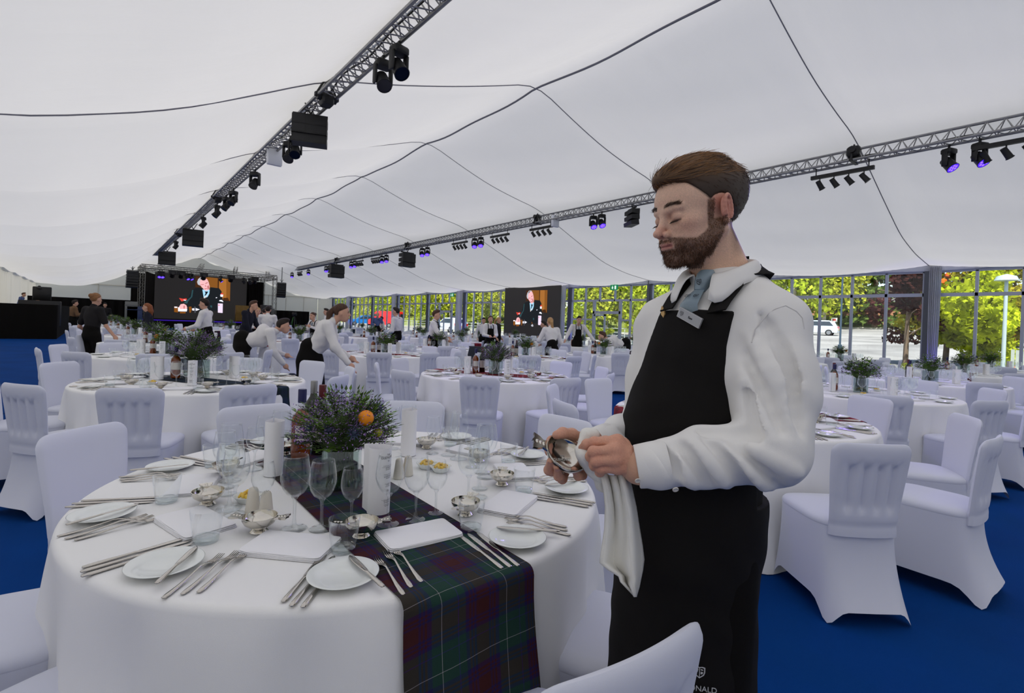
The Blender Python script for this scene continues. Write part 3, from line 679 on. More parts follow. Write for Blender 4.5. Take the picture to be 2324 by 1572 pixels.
for i, (k, px, V, s, lab) in enumerate([
    ('birch', 762, 44, 1.0, 'weeping birch seen through the farthest window'), ('dark', 806, 43, 1.0, 'dull green tree behind the blue car'), ('birch_b', 838, 42, .95, 'yellowish tree right of the blue car'),
    ('birch', 880, 41, 1.05, 'bright weeping birch rising over the red van'), ('birch_b', 922, 42, 1.0, 'weeping birch right of the red van'), ('dark', 946, 44, 1.1, 'dark bushy tree between two birches behind the standing waiters'), ('birch', 985, 40, 1.05, 'weeping birch over the far exit door'), ('birch_b', 1022, 41, 1.1, 'weeping birch behind the silver car'), ('dark', 1045, 43, 1.15, 'dark tree right of the silver car'),
    ('birch', 1085, 39, 1.05, 'weeping birch beside the white lamp post'), ('birch_b', 1130, 40, 1.1, 'weeping birch just left of the side screen'), ('birch', 1215, 41, 1.0, 'birch behind the side screen'), ('birch_b', 1325, 39, 1.1, 'weeping birch left of the glass double door'), ('birch', 1375, 38.5, 1.15, 'weeping birch whose strands hang over the door'), ('birch_b', 1432, 39, 1.15, 'weeping birch right of the glass double door'), ('dark', 1410, 47, 1.3, 'dark tree deep behind the door birch'),
    ('birch', 1500, 39, 1.1, 'weeping birch beside the waiter tie'), ('birch', 1800, 42, 1.05, 'pale green tree just right of the waiter shoulder'), ('birch_b', 1868, 44, .95, 'yellow-green tree left of the dark lamp post'), ('conifer', 1925, 50, 1.25, 'spreading conifer left of the dark red tree'), ('conifer', 1985, 46, 1.2, 'drooping conifer behind the lamp post'), ('conifer', 2075, 52, 1.2, 'conifer behind the dark red tree'),
    ('copper', 2058, 27.5, 1.15, 'dark red leaved tree left of the wide window post'), ('rowan', 2148, 28.5, 1.15, 'rowan tree with orange berries right of the wide post'), ('lime', 2215, 27.5, 1.35, 'bright yellow-green bush behind the fence'), ('rowan', 2300, 31, 1.0, 'rowan tree at the right edge of the photo'), ('conifer', 2225, 38, .75, 'small conifer below the white roof'), ('lime', 2020, 21.6, .16, 'low clipped bush near the glass under the dark red tree'), ('shrub', 2075, 21.8, .38, 'small leafy shrub at the foot of the wide post'), ('shrub', 1350, 33, .8, 'shrub by the path left of the door'), ('shrub', 1465, 33, .9, 'shrub by the path right of the door')]):
    tree(k, px, V, s, lab, 'bush' if k in ('lime', 'shrub') else 'tree', i * 1.3)
# berries on the rowans
for o in [x for x in COL.objects if x.get('label', '').startswith('rowan')]:
    if 'berries_me' not in globals():
        g = MB(); r = np.random.RandomState(4); cr_ = [v.co for v in TP['rowan'].children[1].data.vertices]
        for i in range(170):
            p = np.array(cr_[r.randint(len(cr_))]); g.sphere(p, .07 + .04 * r.rand(), 6, 4)
        berries_me = g.mesh('berries', mat('rowan_berry', lin(235, 110, 30), .5))
    b = newobj('berries', berries_me, o); b['kind'] = 'stuff'
# cars
TYRE = mat('tyre', lin(30, 30, 32), .8); HUB = mat('hub', lin(150, 152, 156), .35, metal=.7); CGL = mat('car_glass', lin(38, 48, 58), .08, .6); REDL = mat('tail_light', lin(200, 20, 20), .3); PLT = mat('plate_yellow', lin(230, 190, 40), .5)
def car(V, U, rz, col, lab, kind='car', name='car'):
    o = empty(name, (V, U, gz(V) - .02), rz); paint = mat('paint_' + lab[:12].replace(' ', '_'), lin(*col), .25, .6)
    if kind == 'van':
        prof = [(-2.4, .35), (-2.45, 1.0), (-2.42, 2.15), (-2.3, 2.3), (1.1, 2.3), (1.6, 1.9), (1.9, 1.25), (2.4, 1.05), (2.5, .4)]; hw = .95; win = [(-1.0, 1.35, 1.95)]
    else:
        prof = [(-2.1, .35), (-2.18, .75), (-2.1, 1.0), (-1.85, 1.45), (-1.3, 1.62), (.1, 1.6), (.95, 1.05), (1.9, .9), (2.12, .65), (2.1, .32)]; hw = .88
    g = MB(); L = []
    for sx, k in ((-1, .9), (-.92, 1), (.92, 1), (1, .9)):
        L.append([(sx * hw * (1 - .13 * max(0, z - .95)), y, .3 + (z - .3) * (1 if k == 1 else .985)) for y, z in prof])
    g.loops(L, True, True); g.build('body', paint, o)
    g = MB()
    if kind == 'van':
        g.box(-.7, -.08, -2.47, -2.43, 1.3, 1.95); g.box(.08, .7, -2.47, -2.43, 1.3, 1.95)
        for s in (-1, 1): g.box(s * .84 - .03, s * .84 + .03, .6, 1.5, 1.3, 1.9)
    else:
        g.add([(-.62, -2.07, 1.07), (.62, -2.07, 1.07), (.55, -1.86, 1.46), (-.55, -1.86, 1.46)], [(0, 1, 2, 3)])
        for s in (-1, 1): g.add([(s * .885, -1.75, 1.05), (s * .885, .75, 1.05), (s * .825, .05, 1.5), (s * .825, -1.4, 1.5)], [(0, 1, 2, 3)])
        g.add([(-.6, 1.0, 1.05), (.6, 1.0, 1.05), (.55, .2, 1.55), (-.55, .2, 1.55)], [(0, 1, 2, 3)])
    g.build('window', CGL, o, smooth=False)
    for s in (-1, 1):
        for y in (-1.35, 1.35):
            w = MB(); R = .33
            w.loops([[(s * (hw - .2 + t), y + R * k * math.cos(a), .33 + R * k * math.sin(a)) for a in np.linspace(0, 2 * math.pi, 18, endpoint=False)] for t, k in ((0, .9), (.02, 1), (.2, 1), (.23, .85))], True, True)
            wo = w.build('wheel', TYRE, o)
            w = MB(); w.loops([[(s * (hw + .035), y + R * k * math.cos(a), .33 + R * k * math.sin(a)) for a in np.linspace(0, 2 * math.pi, 14, endpoint=False)] for k in (.62, .05)], False, True); w.build('hub', HUB, wo)
    for s in (-1, 1):
        zb = 1.0 if kind == 'van' else .85; yb = -2.47 if kind == 'van' else -2.2; MB().box(s * .74 - .1, s * .74 + .1, yb, yb + .06, zb - .1, zb + .16).build('tail_light', REDL, o)
    yb = -2.48 if kind == 'van' else -2.2; MB().box(-.26, .26, yb, yb + .03, .6, .72).build('number_plate', PLT, o)
    return tag(o, lab, 'van' if kind == 'van' else 'car', 'vehicles in the car park')
def carpx(px, py, V, *a, **k): car(V, float(onV(px, py, V)[1]), *a, **k)
carpx(822, 726, 33, math.radians(80), (20, 120, 200), 'bright blue car seen through the far windows')
carpx(876, 722, 31.5, math.radians(25), (215, 20, 24), 'red van behind the standing waiters', kind='van', name='van')
carpx(1022, 735, 30, math.radians(0), (205, 212, 220), 'silver car beyond the far exit door')
carpx(1850, 742, 60, math.radians(12), (205, 220, 235), 'pale blue car beside the waiter shoulder')
carpx(2322, 760, 52, math.radians(40), (28, 30, 40), 'black car at the right edge of the photo')
# lamp posts, fence, building
def post(px, V, h, c, lab, lantern):
    U = float(onV(px, 740, V)[1]); o = empty('street_lamp', (V, U, gz(V) - .02)); m = mat('post_' + lab[:9].replace(' ', '_'), lin(*c), .5)
    MB().tube([(0, 0, 0), (0, 0, .5), (0, 0, h)], [.09, .06, .05], 10).build('pole', m, o)
    g = MB(); g.lathe([(.05, 0), (.32, .02), (.26, .16), (.02, .24)] if lantern else [(.05, 0), (.1, .1), (.1, .3), (.02, .34)], 14, (0, 0, h)); g.build('lamp_head', m, o)
    MB().lathe([(.13, 0), (.12, .45), (.06, .5)], 12).build('base', m, o); tag(o, lab, 'street lamp', 'lamp posts outside')
post(1073, 27, 7, (222, 226, 228), 'tall white lamp post seen through the window left of the side screen', False)
post(1908, 36, 6.2, (60, 78, 96), 'dark blue lamp post outside, right of the waiter', True)
post(2280, 24, 3.45, (180, 196, 196), 'grey lamp post with a domed head near the right edge', True)
fn = empty('garden_fence', (25.5, -1.4, gz(25.5) - .05)); W_F = mat('fence_grey', lin(178, 186, 178), .8, noise=(5, .1))
for i in range(5):
    MB().bevbox(-.05, .05, -6.2 + i * 2.4 - .05, -6.2 + i * 2.4 + .05, 0, 1.15, .01).build('fence_post', W_F, fn)
g = MB(); [g.box(-.015, .015, -6.2 + i * .12, -6.2 + i * .12 + .095, .08, 1.05 + .03 * math.sin(i)) for i in range(84)]; g.build('fence_boards', W_F, fn)
tag(fn, 'grey close boarded fence by the bright bush', 'fence')
bd = empty('far_building', (96, -25, gz(90))); MB().box(-6, 6, -22, 16, 0, 5).build('wall', mat('bwall', lin(170, 168, 165), .8, noise=(.5, .1)), bd)
MB().box(-8, 7, -24, 18, 6.6, 7.2).build('roof', mat('broof', lin(210, 214, 220), .5), bd); MB().box(-6.05, -6, -21, 15, 3, 6.6).build('window_band', CGL, bd); tag(bd, 'low building with a pale flat roof behind the trees', 'building')
bd = empty('brick_building', (92, 30, gz(92) + .3)); MB().box(-5, 5, -26, 26, 0, 3.2).build('wall', mat('brick', lin(196, 140, 110), .85, noise=(2, .15)), bd); MB().loops([[(-5.6, y, 3.2), (0, y, 5.6), (5.6, y, 3.2)] for y in (-27, 27)], True, True).build('roof', mat('slate', lin(120, 118, 120), .7), bd)
tag(bd, 'orange-brown low building across the car park', 'building')
# railings along the path
rl = empty('path_railing', (36.2, 36, gz(36.2))); RM = mat('rail_white', lin(206, 212, 208), .6)
for z in (.3, .6, .95): MB().tube([(0, -22, z), (0, 34, z)], .025, 6).build('rail', RM, rl)
g = MB(); [g.tube([(0, -22 + 1.4 * i, 0), (0, -22 + 1.4 * i, 1)], .03, 6) for i in range(41)]; g.build('uprights', RM, rl); tag(rl, 'pale railing along the far side of the car park', 'railing')
g = MB(); g.box(-.02, .02, -.35, .35, 1.0, 1.55); o = g.build('road_sign', mat('sign_white', lin(228, 225, 222), .5), loc=(74, float(onV(1893, 735, 74)[1]), gz(74))); MB().tube([(.05, 0, 0), (.05, 0, 1.5)], .04).build('sign_post', M_DKMET, o); MB().box(-.026, -.02, -.2, .2, 1.15, 1.4).build('red_panel', mat('sign_red', lin(190, 60, 60), .5), o); tag(o, 'white board sign with a red mark beside the dark lamp post', 'sign')
# blue lamps washing the posts and chairs
def blue(name, loc, e, col=(.16, .08, 1), tgt=None, size=.1, ang=60):
    l = bpy.data.lights.new(name, 'SPOT'); l.energy = e; l.color = col; l.shadow_soft_size = size; l.spot_size = math.radians(ang); l.spot_blend = .6
    o = bpy.data.objects.new(name, l); COL.objects.link(o); o.location = loc
    o.rotation_euler = (Vector(tgt) - Vector(loc)).to_track_quat('-Z', 'Y').to_euler()
for k in (-1, 2, 4, 6, 8):
    u = U0 + BAY * k; blue('uplight', (V1 - .45, u - .35, .12), 45, tgt=(V1 - .12, u, 2.2), ang=50)
for k, u in enumerate((2.3, 4.0, 11.5, 16, 22, 29)):
    blue('wash_lamp', (VT[1] - .1, u, ZT - .5), 110, (.25, .18, 1), (VT[1] - 5.5, u - 1.5, .3), .15, 75)
for k, u in enumerate((5.5, 12, 19)):
    blue('wash_lamp', (VT[0] + .1, u, ZT - .5), 60, (.25, .18, 1), (VT[0] + 2.0, u - 2.5, .3), .15, 80)
# ------------------------------------------------------------------ chairs
CHT = .86
def rrect(hw, hd, e, n):
    """superellipse outline, n points"""
    out = []
    for i in range(n):
        a = 2 * math.pi * i / n; c, s = math.cos(a), math.sin(a)
        out.append((hw * math.copysign(abs(c) ** (2 / e), c), hd * math.copysign(abs(s) ** (2 / e), s)))
    return out
def chair_meshes(hi=True):
    NB = 33 if hi else 17; NZ = 30 if hi else 12
    bk = MB(); L = []
    zs = np.concatenate([np.linspace(.40, CHT - .055, NZ), CHT - .055 * (1 - np.sin(np.linspace(.25, 1.5, 6)))])
    for z in zs:
        hw = .168 + .028 * sstep(.42, CHT, z); rc = .055; dz = z - (CHT - rc)
        if dz > 0: hw = hw - rc + math.sqrt(max(0, rc * rc - dz * dz)) + .001
        yb = -.205 - .055 * max(0, (z - .42) / .45) ** 1.25; th = .020 * (1 if dz < 0 else math.sqrt(max(.03, 1 - (dz / rc) ** 2)))
        lp = []
        for i in range(NB):
            x = -hw + 2 * hw * i / (NB - 1); q = x / .17; edge = 1 - (abs(x) / hw) ** 8
            gap = max(math.exp(-((q - g) / .085) ** 2) for g in (-.6, -.2, .2, .6))
            arch = .775 - .035 * gap; m = sstep(.50, .56, z) * (1 - sstep(arch - .01, arch + .02, z)) * (1 if abs(q) < .92 else 0)
            y = yb - th * edge ** .5 - .0 + m * (.004 + .019 * gap) + .018 * (q * q) + (.005 * math.exp(-((z - .452) / .012) ** 2))
            lp.append((x, y, z))
        for i in range(NB if hi else 9):
            k = (NB if hi else 9)
            x = hw - 2 * hw * i / (k - 1); q = x / .17; edge = 1 - (abs(x) / hw) ** 8
            lp.append((x, yb + th * edge ** .5 + .018 * q * q + .0004, z))
        L.append(lp)
    bk.loops(L, True, True)
    N = 48 if hi else 24; sk = MB(); L = []
    base = rrect(.205, .215, 5, N); T = np.linspace(0, 1, 12 if hi else 5)
    for t in T:
        lp = []
        for i, (x, y) in enumerate(base):
            a = 2 * math.pi * i / N; cw = abs(math.sin(2 * a)) ** 5; rear = max(0, -y / .215)
            zh = .004 + (.085 if rear < .9 else .07) * (1 - cw); z = .435 + (zh - .435) * t
            f = 1 + (.03 + .10 * cw) * t * t - .06 * t * (1 - t) * 2 * (1 - cw); fx = 1 - .14 * max(0, rear) ** 3 * (1 - t)
            lp.append((x * f * fx, y * f * 1.0 - .085 * rear ** 3 * t * t + .01, z))
        L.append(lp)
    sk.loops(L)
    st_ = MB(); L = []
    for z, k in ((.425, .985), (.44, 1.01), (.455, 1.0), (.468, .955), (.478, .82), (.484, .5), (.485, .1)):
        L.append([(x * k * (1 - .14 * max(0, -y / .215) ** 3), y * k + .01, z) for x, y in base])
    st_.loops(L, True, True)
    return bk, sk, st_
M_CHAIR = mat('chair_cover', lin(220, 223, 238), .7, .25, bump=(700, .05), sheen=.15)
b_, s_, t_ = chair_meshes()
ME_BACK, ME_SKIRT, ME_SEAT = b_.mesh('backrest', M_CHAIR), s_.mesh('cover_skirt', M_CHAIR), t_.mesh('seat', M_CHAIR, 'all')
b_, s_, t_ = chair_meshes(False); lo = MB(); [lo.add(q.v, q.f) for q in (b_, s_, t_)]
ME_CHLO = lo.mesh('banquet_chair', M_CHAIR)
def chair(cx_, cy_, rz, label, group, hi=True):
    """rz: direction the sitter faces; local +y"""
    o = newobj('banquet_chair', ME_SKIRT if hi else ME_CHLO, loc=(cx_, cy_, 0), rz=rz - math.pi / 2)
    if hi:
        newobj('backrest', ME_BACK, o); newobj('seat', ME_SEAT, o)
    return tag(o, label, 'chair', group)
# ------------------------------------------------------------------ tables
TH, TR = .746, .90
def cloth_mesh(seed, nth=200, nz=16):
    r = np.random.RandomState(seed); ph = r.rand(5) * 6.28; g = MB(); L = []
    th = np.linspace(0, 2 * math.pi, nth, endpoint=False)
    n1 = 11; u = (th * n1 / 6.2832 + .35 * np.sin(2 * th + ph[1]) + ph[0]); f = 1.5 * np.abs(np.sin(np.pi * u)) ** .7 - 1 + .35 * np.sin(5 * th + ph[2]) + .2 * np.sin(23 * th + ph[3])
    for rr in (.02, .3, .6, .86): L.append([(rr * math.cos(a), rr * math.sin(a), TH + (.0006 * math.sin(9 * a) if rr > .3 else 0)) for a in th])
    for k in (0, .35, .7, 1): L.append([((.882 + .02 * math.sin(k * 1.57)) * math.cos(a), (.882 + .02 * math.sin(k * 1.57)) * math.sin(a), TH - .02 * (1 - math.cos(k * 1.57))) for a in th])
    for t in np.linspace(.06, 1, nz):
        lp = []
        for a, ff in zip(th, f):
            rad = .903 + .03 * t + .072 * ff * t ** .65 + .05 * t ** 4 * (.5 + .5 * ff)
            lp.append((rad * math.cos(a), rad * math.sin(a), (TH - .02) * (1 - t) + .006))
        L.append(lp)
    g.loops(L, True); return g, (ph, nth)
CLOTHS = [cloth_mesh(s)[0].mesh('tablecloth', M_LINEN, 'all') for s in (1, 2, 3)]
g = MB(); g.lathe([(.02, TH - .035), (TR - .03, TH - .035), (TR - .03, TH - .012), (.02, TH - .012)], 40, cap0=True, cap1=True)
ME_TOP = g.mesh('table_top', mat('table_wood', lin(150, 120, 84), .6, noise=(3, .2)))
g = MB()
for s in (-1, 1):
    g.tube([(s * .5, -.3, 0), (s * .5, -.3, TH - .04)], .018); g.tube([(s * .5, .3, 0), (s * .5, .3, TH - .04)], .018); g.tube([(s * .5, -.3, .05), (s * .5, .3, .05)], .015)
ME_LEGS = g.mesh('folding_leg', M_DKMET)
def tartan(name, c1, c2, c3, cl, line2, per=.17):
    m = bpy.data.materials.new(name); m.use_nodes = True; t = m.node_tree; b = t.nodes['Principled BSDF']; b.inputs['Roughness'].default_value = .85; b.inputs['Specular IOR Level'].default_value = .15
    at = t.nodes.new('ShaderNodeAttribute'); at.attribute_name = 'weave'; sp = t.nodes.new('ShaderNodeSeparateXYZ'); t.links.new(at.outputs['Vector'], sp.inputs[0])
    outs = []
    for ax in (0, 1):
        d = t.nodes.new('ShaderNodeMath'); d.operation = 'DIVIDE'; d.inputs[1].default_value = per; t.links.new(sp.outputs[ax], d.inputs[0])
        fr = t.nodes.new('ShaderNodeMath'); fr.operation = 'FRACT'; t.links.new(d.outputs[0], fr.inputs[0])
        rp = t.nodes.new('ShaderNodeValToRGB'); rp.color_ramp.interpolation = 'CONSTANT'; e = rp.color_ramp.elements
        sett = [(0, c1), (.136, cl), (.144, c1), (.27, c3), (.33, c2), (.36, c3), (.385, c2), (.41, c3), (.44, c2), (.64, c3), (.67, c2), (.695, c3), (.72, c2), (.75, c3), (.80, c1), (.90, line2), (.912, c1)]
        e[0].position, e[0].color = sett[0][0], lin(*sett[0][1]); e[1].position, e[1].color = sett[1][0], lin(*sett[1][1])
        for p, c in sett[2:]: q = e.new(p); q.color = lin(*c)
        t.links.new(fr.outputs[0], rp.inputs[0]); outs.append(rp.outputs[0])
    mx = t.nodes.new('ShaderNodeMix'); mx.data_type = 'RGBA'; mx.inputs[0].default_value = .5; t.links.new(outs[0], mx.inputs[6]); t.links.new(outs[1], mx.inputs[7]); t.links.new(mx.outputs[2], b.inputs['Base Color'])
    n = t.nodes.new('ShaderNodeTexNoise'); n.inputs['Scale'].default_value = 900; bp = t.nodes.new('ShaderNodeBump'); bp.inputs['Strength'].default_value = .15; t.links.new(at.outputs['Vector'], n.inputs['Vector']); t.links.new(n.outputs[0], bp.inputs['Height']); t.links.new(bp.outputs[0], b.inputs['Normal'])
    return m
TARTAN = dict(green=tartan('green_tartan', (34, 62, 54), (66, 30, 32), (38, 30, 78), (170, 168, 172), (52, 44, 110)), red=tartan('red_tartan', (150, 30, 44), (112, 22, 34), (44, 36, 40), (160, 120, 120), (60, 60, 44)),
              navy=tartan('navy_tartan', (30, 44, 66), (30, 36, 44), (26, 44, 40), (90, 96, 120), (40, 50, 90)), rust=tartan('rust_tartan', (130, 64, 40), (96, 40, 34), (50, 40, 36), (170, 130, 90), (90, 50, 40)))
def runner(cx_, cy_, ang, kind, label, hw=.165, drop=.62, off=0.0):
    g = MB(); wv = []; rows = []; B = .024; Q = B * math.pi / 2
    for s in np.concatenate([-np.linspace(TR + drop, TR + .03, 14), -np.linspace(TR + .02, TR - .10, 14), np.linspace(-.78, .78, 22), np.linspace(TR - .10, TR + .02, 14), np.linspace(TR + .03, TR + drop, 14)]):
        row = []
        for i in range(11):
            x = off - hw + 2 * hw * i / 10; e = math.sqrt((TR + .010) ** 2 - x * x) - B; a = abs(s)
            if a <= e: y, z = a, TH + .004
            elif a <= e + Q: q = (a - e) / B; y, z = e + B * math.sin(q), TH + .004 - B * (1 - math.cos(q))
            else: d = a - e - Q; y, z = e + B + .055 * sstep(0, .45, d) + .006 * math.sin(i * 1.1 + d * 5) * sstep(0, .3, d), TH + .004 - B - d
            row.append((x, math.copysign(float(y), s), float(z))); wv.append((x - off + .085 + .02, s, 0))
        rows.append(row)
    g.loops(rows, closed=False); me = g.mesh('tartan_runner', TARTAN[kind], 'all')
    at = me.attributes.new('weave', 'FLOAT_VECTOR', 'POINT'); at.data.foreach_set('vector', np.array(wv, 'f').ravel())
    o = newobj('tartan_runner', me, loc=(cx_, cy_, 0), rz=ang - math.pi / 2); return tag(o, label, 'table runner', 'tartan runners across the tables')
# ------------------------------------------------------------------ table ware
def wineglass(s, n=28):
    b = MB(); h = .088
    prof = [(.003, .0), (.012, .002), (.024, .011), (.033, .026), (.0385, .045), (.039, .058), (.037, .078), (.033, .102), (.0312, .112), (.0306, .1125), (.0322, .101), (.0362, .077), (.038, .058), (.0375, .046), (.032, .028), (.023, .0135), (.011, .005), (.002, .003)]
    b.lathe([(r * s, h * s + z * s) for r, z in prof], n)
    t = MB(); t.lathe([(r * s, z * s) for r, z in [(.034, 0), (.035, .0015), (.030, .003), (.014, .006), (.006, .012), (.0042, .03), (.004, .06), (.005, .08), (.010, .0885), (.002, .0895)]], n, cap0=True)
    return b, t
M_STEM = glassmat('glass_stem', (.97, .98, .98, 1), .75, 0, .09)
GL = {}
for nm, s in (('large', 1.06), ('medium', 1.0), ('small', .86)):
    b, t = wineglass(s); GL[nm] = (b.mesh('wine_glass', M_GLASS, 'all'), t.mesh('stem', M_STEM, 'all'))
    b, t = wineglass(s, 14); q = MB(); q.add(b.v, b.f); q.mi = 1; q.add(t.v, t.f); GL[nm + '_lo'] = q.mesh('wine_glass', [M_GLASS, M_STEM], 'all')
def wine(p, nm, label, group, hi):
    o = newobj('wine_glass', GL[nm][0] if hi else GL[nm + '_lo'], loc=(p[0], p[1], TH + .001))
    if hi: newobj('stem', GL[nm][1], o)
    return tag(o, label, 'glass', group)
g = MB(); g.lathe([(.026, 0), (.030, .002), (.033, .02), (.037, .05), (.0405, .088), (.0395, .0885), (.036, .05), (.032, .022), (.026, .0165), (.002, .018)], 28, cap0=True, cap1=True); ME_TUMB = g.mesh('tumbler', M_GLASS, 'all')
g = MB(); g.lathe([(.026, .001), (.0305, .004), (.0315, .015), (.020, .0175), (.002, .0165)], 24, cap0=True); ME_TBASE = g.mesh('thick_base', glassmat('thick_glass', (.9, .93, .93, 1), .8, .02, .14), 'all')
def tumbler(p, label, group, hi=True):
    o = newobj('tumbler', ME_TUMB, loc=(p[0], p[1], TH + .001))
    if hi: newobj('thick_base', ME_TBASE, o)
    return tag(o, label, 'tumbler', group)
def quaich_mesh():
    b = MB(); b.lathe([(.022, 0), (.025, .002), (.021, .007), (.017, .011), (.026, .016), (.040, .026), (.0455, .036), (.0475, .043), (.0475, .046), (.0455, .046), (.0435, .036), (.037, .0265), (.024, .019), (.002, .0175)], 36, cap0=True, cap1=True)
    h = MB()
    for s in (-1, 1):
        o = [(.044, .013), (.056, .010), (.064, .016), (.079, .020), (.0775, .007), (.082, 0)]; o = o + [(x, -y) for x, y in o[::-1]]
        z = lambda x: .0405 + .10 * max(0, x - .045)
        h.loops([[(s * x, y, z(x) + d) for x, y in o] for d in (-.0022, 0, .003)], True, True)
        for k in range(3): h.sphere((s * (.055 + .008 * k), 0, z(.055 + .008 * k) + .003), (.004, .005, .002), 8, 5)
    return b.mesh('quaich', M_SILVER, True), h.mesh('lug_handle', M_SILVER, True)
ME_QB, ME_QH = quaich_mesh()
def quaich(p, rz, label, group):
    o = newobj('quaich', ME_QB, loc=(p[0], p[1], TH + .001), rz=rz); newobj('lug_handle', ME_QH, o); return tag(o, label, 'quaich', group)
g = MB(); g.lathe([(.045, 0), (.048, .003), (.062, .008), (.080, .0155), (.082, .0165), (.080, .0175), (.060, .0105), (.052, .0085), (.05, .0075), (.002, .0068)], 56, cap0=True, cap1=True); ME_PLATE = g.mesh('side_plate', M_CHINA, 'all')
def napkin_mesh():
    g = MB(); r = np.random.RandomState(2)
    for k in range(4):
        z0 = .0022 * k; w, d = .112 - .0012 * k + .001 * r.rand(), .070 - .001 * k
        L = []
        for zz, e in ((z0, -.001), (z0 + .0008, .0006), (z0 + .0016, .0006), (z0 + .0022, -.001)):
            o = rrect(w + e, d + e, 14, 40); L.append([(x + .0005 * k, y, zz + .004 * (x / .11) ** 2 * (k / 3) + .0015 * math.sin(x * 40) * (k > 1)) for x, y in o])
        g.loops(L, True, True)
    return g.mesh('napkin', mat('napkin_linen', lin(246, 246, 250), .85, .2, bump=(800, .1)))
ME_NAP = napkin_mesh()
def sweep(L, W, T, ZZ, n=8):
    """flattened bar: along y with width W, thickness T and height ZZ"""
    g = MB(); rows = []
    for y, w, t, z in zip(L, W, T, ZZ): rows.append([(w * math.cos(a), y, z + t * math.sin(a)) for a in np.linspace(0, 2 * math.pi, n, endpoint=False)])
    g.loops(rows, True, True); return g
g = sweep([-.105, -.103, -.09, -.06, -.02, .015, .03, .045, .058], [.002, .006, .0085, .0065, .0038, .003, .006, .011, .0115], [.001, .0022, .0026, .0026, .0024, .0022, .0016, .0012, .0011], [.003, .003, .003, .004, .009, .015, .014, .009, .006])
for i in range(4):
    x = -.0085 + .00567 * i; g.tube([(x, .055, .0062), (x * 1.02, .075, .004), (x * .98, .098, .0075)], [.0021, .0018, .0009], 5)
ME_FORK = g.mesh('fork', M_STEEL, 'all')
g = sweep([-.115, -.113, -.10, -.06, -.03, -.012, -.008, .0, .03, .07, .1, .112, .118], [.002, .0065, .0085, .0072, .0055, .005, .0055, .0075, .0095, .0105, .0092, .006, .001], [.001, .003, .0038, .0036, .003, .0028, .003, .0011, .0009, .0008, .0007, .0006, .0004], [.004] * 13)
ME_KNIFE = g.mesh('knife', M_STEEL, 'all')
g = MB(); g.lathe([(.020, 0), (.022, .002), (.0215, .01), (.0165, .05), (.0145, .068), (.0115, .075), (.004, .078), (.001, .078)], 22, cap0=True); ME_SHAK = g.mesh('shaker', mat('cream_ceramic', lin(222, 216, 204), .45, .4), 'all')
g = MB(); [g.sphere((.005 * math.cos(a), .005 * math.sin(a), .0778), .0012, 6, 4) for a in (0, 1.57, 3.14, 4.7)]; ME_HOLES = g.mesh('holes', M_BLKPL)
g = MB(); g.lathe([(.028, 0), (.030, .003), (.040, .018), (.044, .022), (.042, .0225), (.036, .016), (.028, .006), (.002, .005)], 26, cap0=True, cap1=True); ME_BDISH = g.mesh('butter_dish', M_CHINA, 'all')
g = MB(); r = np.random.RandomState(3)
for i in range(9):
    a = i * .7; c = (.018 * math.cos(a), .018 * math.sin(a), .018 + .003 * (i % 3)); g.tube([(c[0] - .014 * math.cos(a + 1), c[1] - .014 * math.sin(a + 1), c[2]), (c[0], c[1], c[2] + .004), (c[0] + .014 * math.cos(a + 1), c[1] + .014 * math.sin(a + 1), c[2] - .002)], [.003, .007, .003], 7)
ME_BUTTER = g.mesh('butter_curls', mat('butter', lin(246, 206, 92), .5, .3, sub=.1), 'all')
# menu: a sheet bent into a drop shaped roll
M_PAPER = mat('menu_paper', lin(246, 246, 250), .8, .2); M_INK = mat('menu_ink', lin(40, 38, 52), .8)
def menu_pt(s):
    """s 0..1 round the sheet: fin at both ends, round in the middle"""
    a = -math.pi * .82 + 2 * math.pi * .82 * s; r = .036
    return (r * math.cos(a), r * .95 * math.sin(a))
def menu_mesh():
    g = MB(); pts = [(-.068, -.0015)] + [menu_pt(s) for s in np.linspace(0, 1, 40)] + [(-.066, .0015)]
    return g.grid([[(x, y, z) for x, y in pts] for z in (0, .07, .14, .208)])
ME_MENU = menu_mesh().mesh('menu_card', M_PAPER, 'all')
def bent_text(lines):
    """lines of (text, size, z) printed round the roll; face towards +x"""
    V_, F_ = [], []
    for body, size, z in lines:
        cu = bpy.data.curves.new('t', 'FONT'); cu.body = body; cu.size = size; cu.align_x = 'CENTER'; cu.resolution_u = 2
        o = bpy.data.objects.new('t', cu); me = bpy.data.meshes.new_from_object(o); k = len(V_)
        for v in me.vertices:
            a = v.co.x / .0365; V_.append((.0364 * math.cos(a), .0346 * math.sin(a), z + v.co.y))
        F_ += [tuple(i + k for i in p.vertices) for p in me.polygons]
        bpy.data.objects.remove(o); bpy.data.curves.remove(cu); bpy.data.meshes.remove(me)
    g = MB(); g.add(V_, F_); return g.mesh('printed_text', M_INK, False)
ME_MTEXT = bent_text([('THE', .008, .186), ('GLENLIVET', .0115, .176), ('o', .012, .166), ('Scottish Salmon and Trout', .0036, .153), ('fresh & smoked salmon terrine', .0036, .149), ('=EE=EEEE=E', .0046, .145), ('EE=EE=EEE', .0046, .140), ('Aberdeen Angus Beef', .0036, .126), ('The fillet roast', .0036, .122), ('EE=EEEE=EEE=E', .0046, .118), ('=EE=EE=E', .0046, .113), ('Chocolate Delice', .0036, .096), ('=EE=EEE', .0046, .092), ('EE=E=EEE', .0046, .087), ('Tablet', .0036, .076), ('E=EE=', .0046, .072), ('The Glenlivet Founders Reserve', .0034, .046), ('=EE=EEEE=EE=E', .0046, .042), ('EE=EEEE=EEE', .0046, .037), ('Single Malt Whisky', .0034, .031), ('=E=EEE=EE', .0046, .026)])
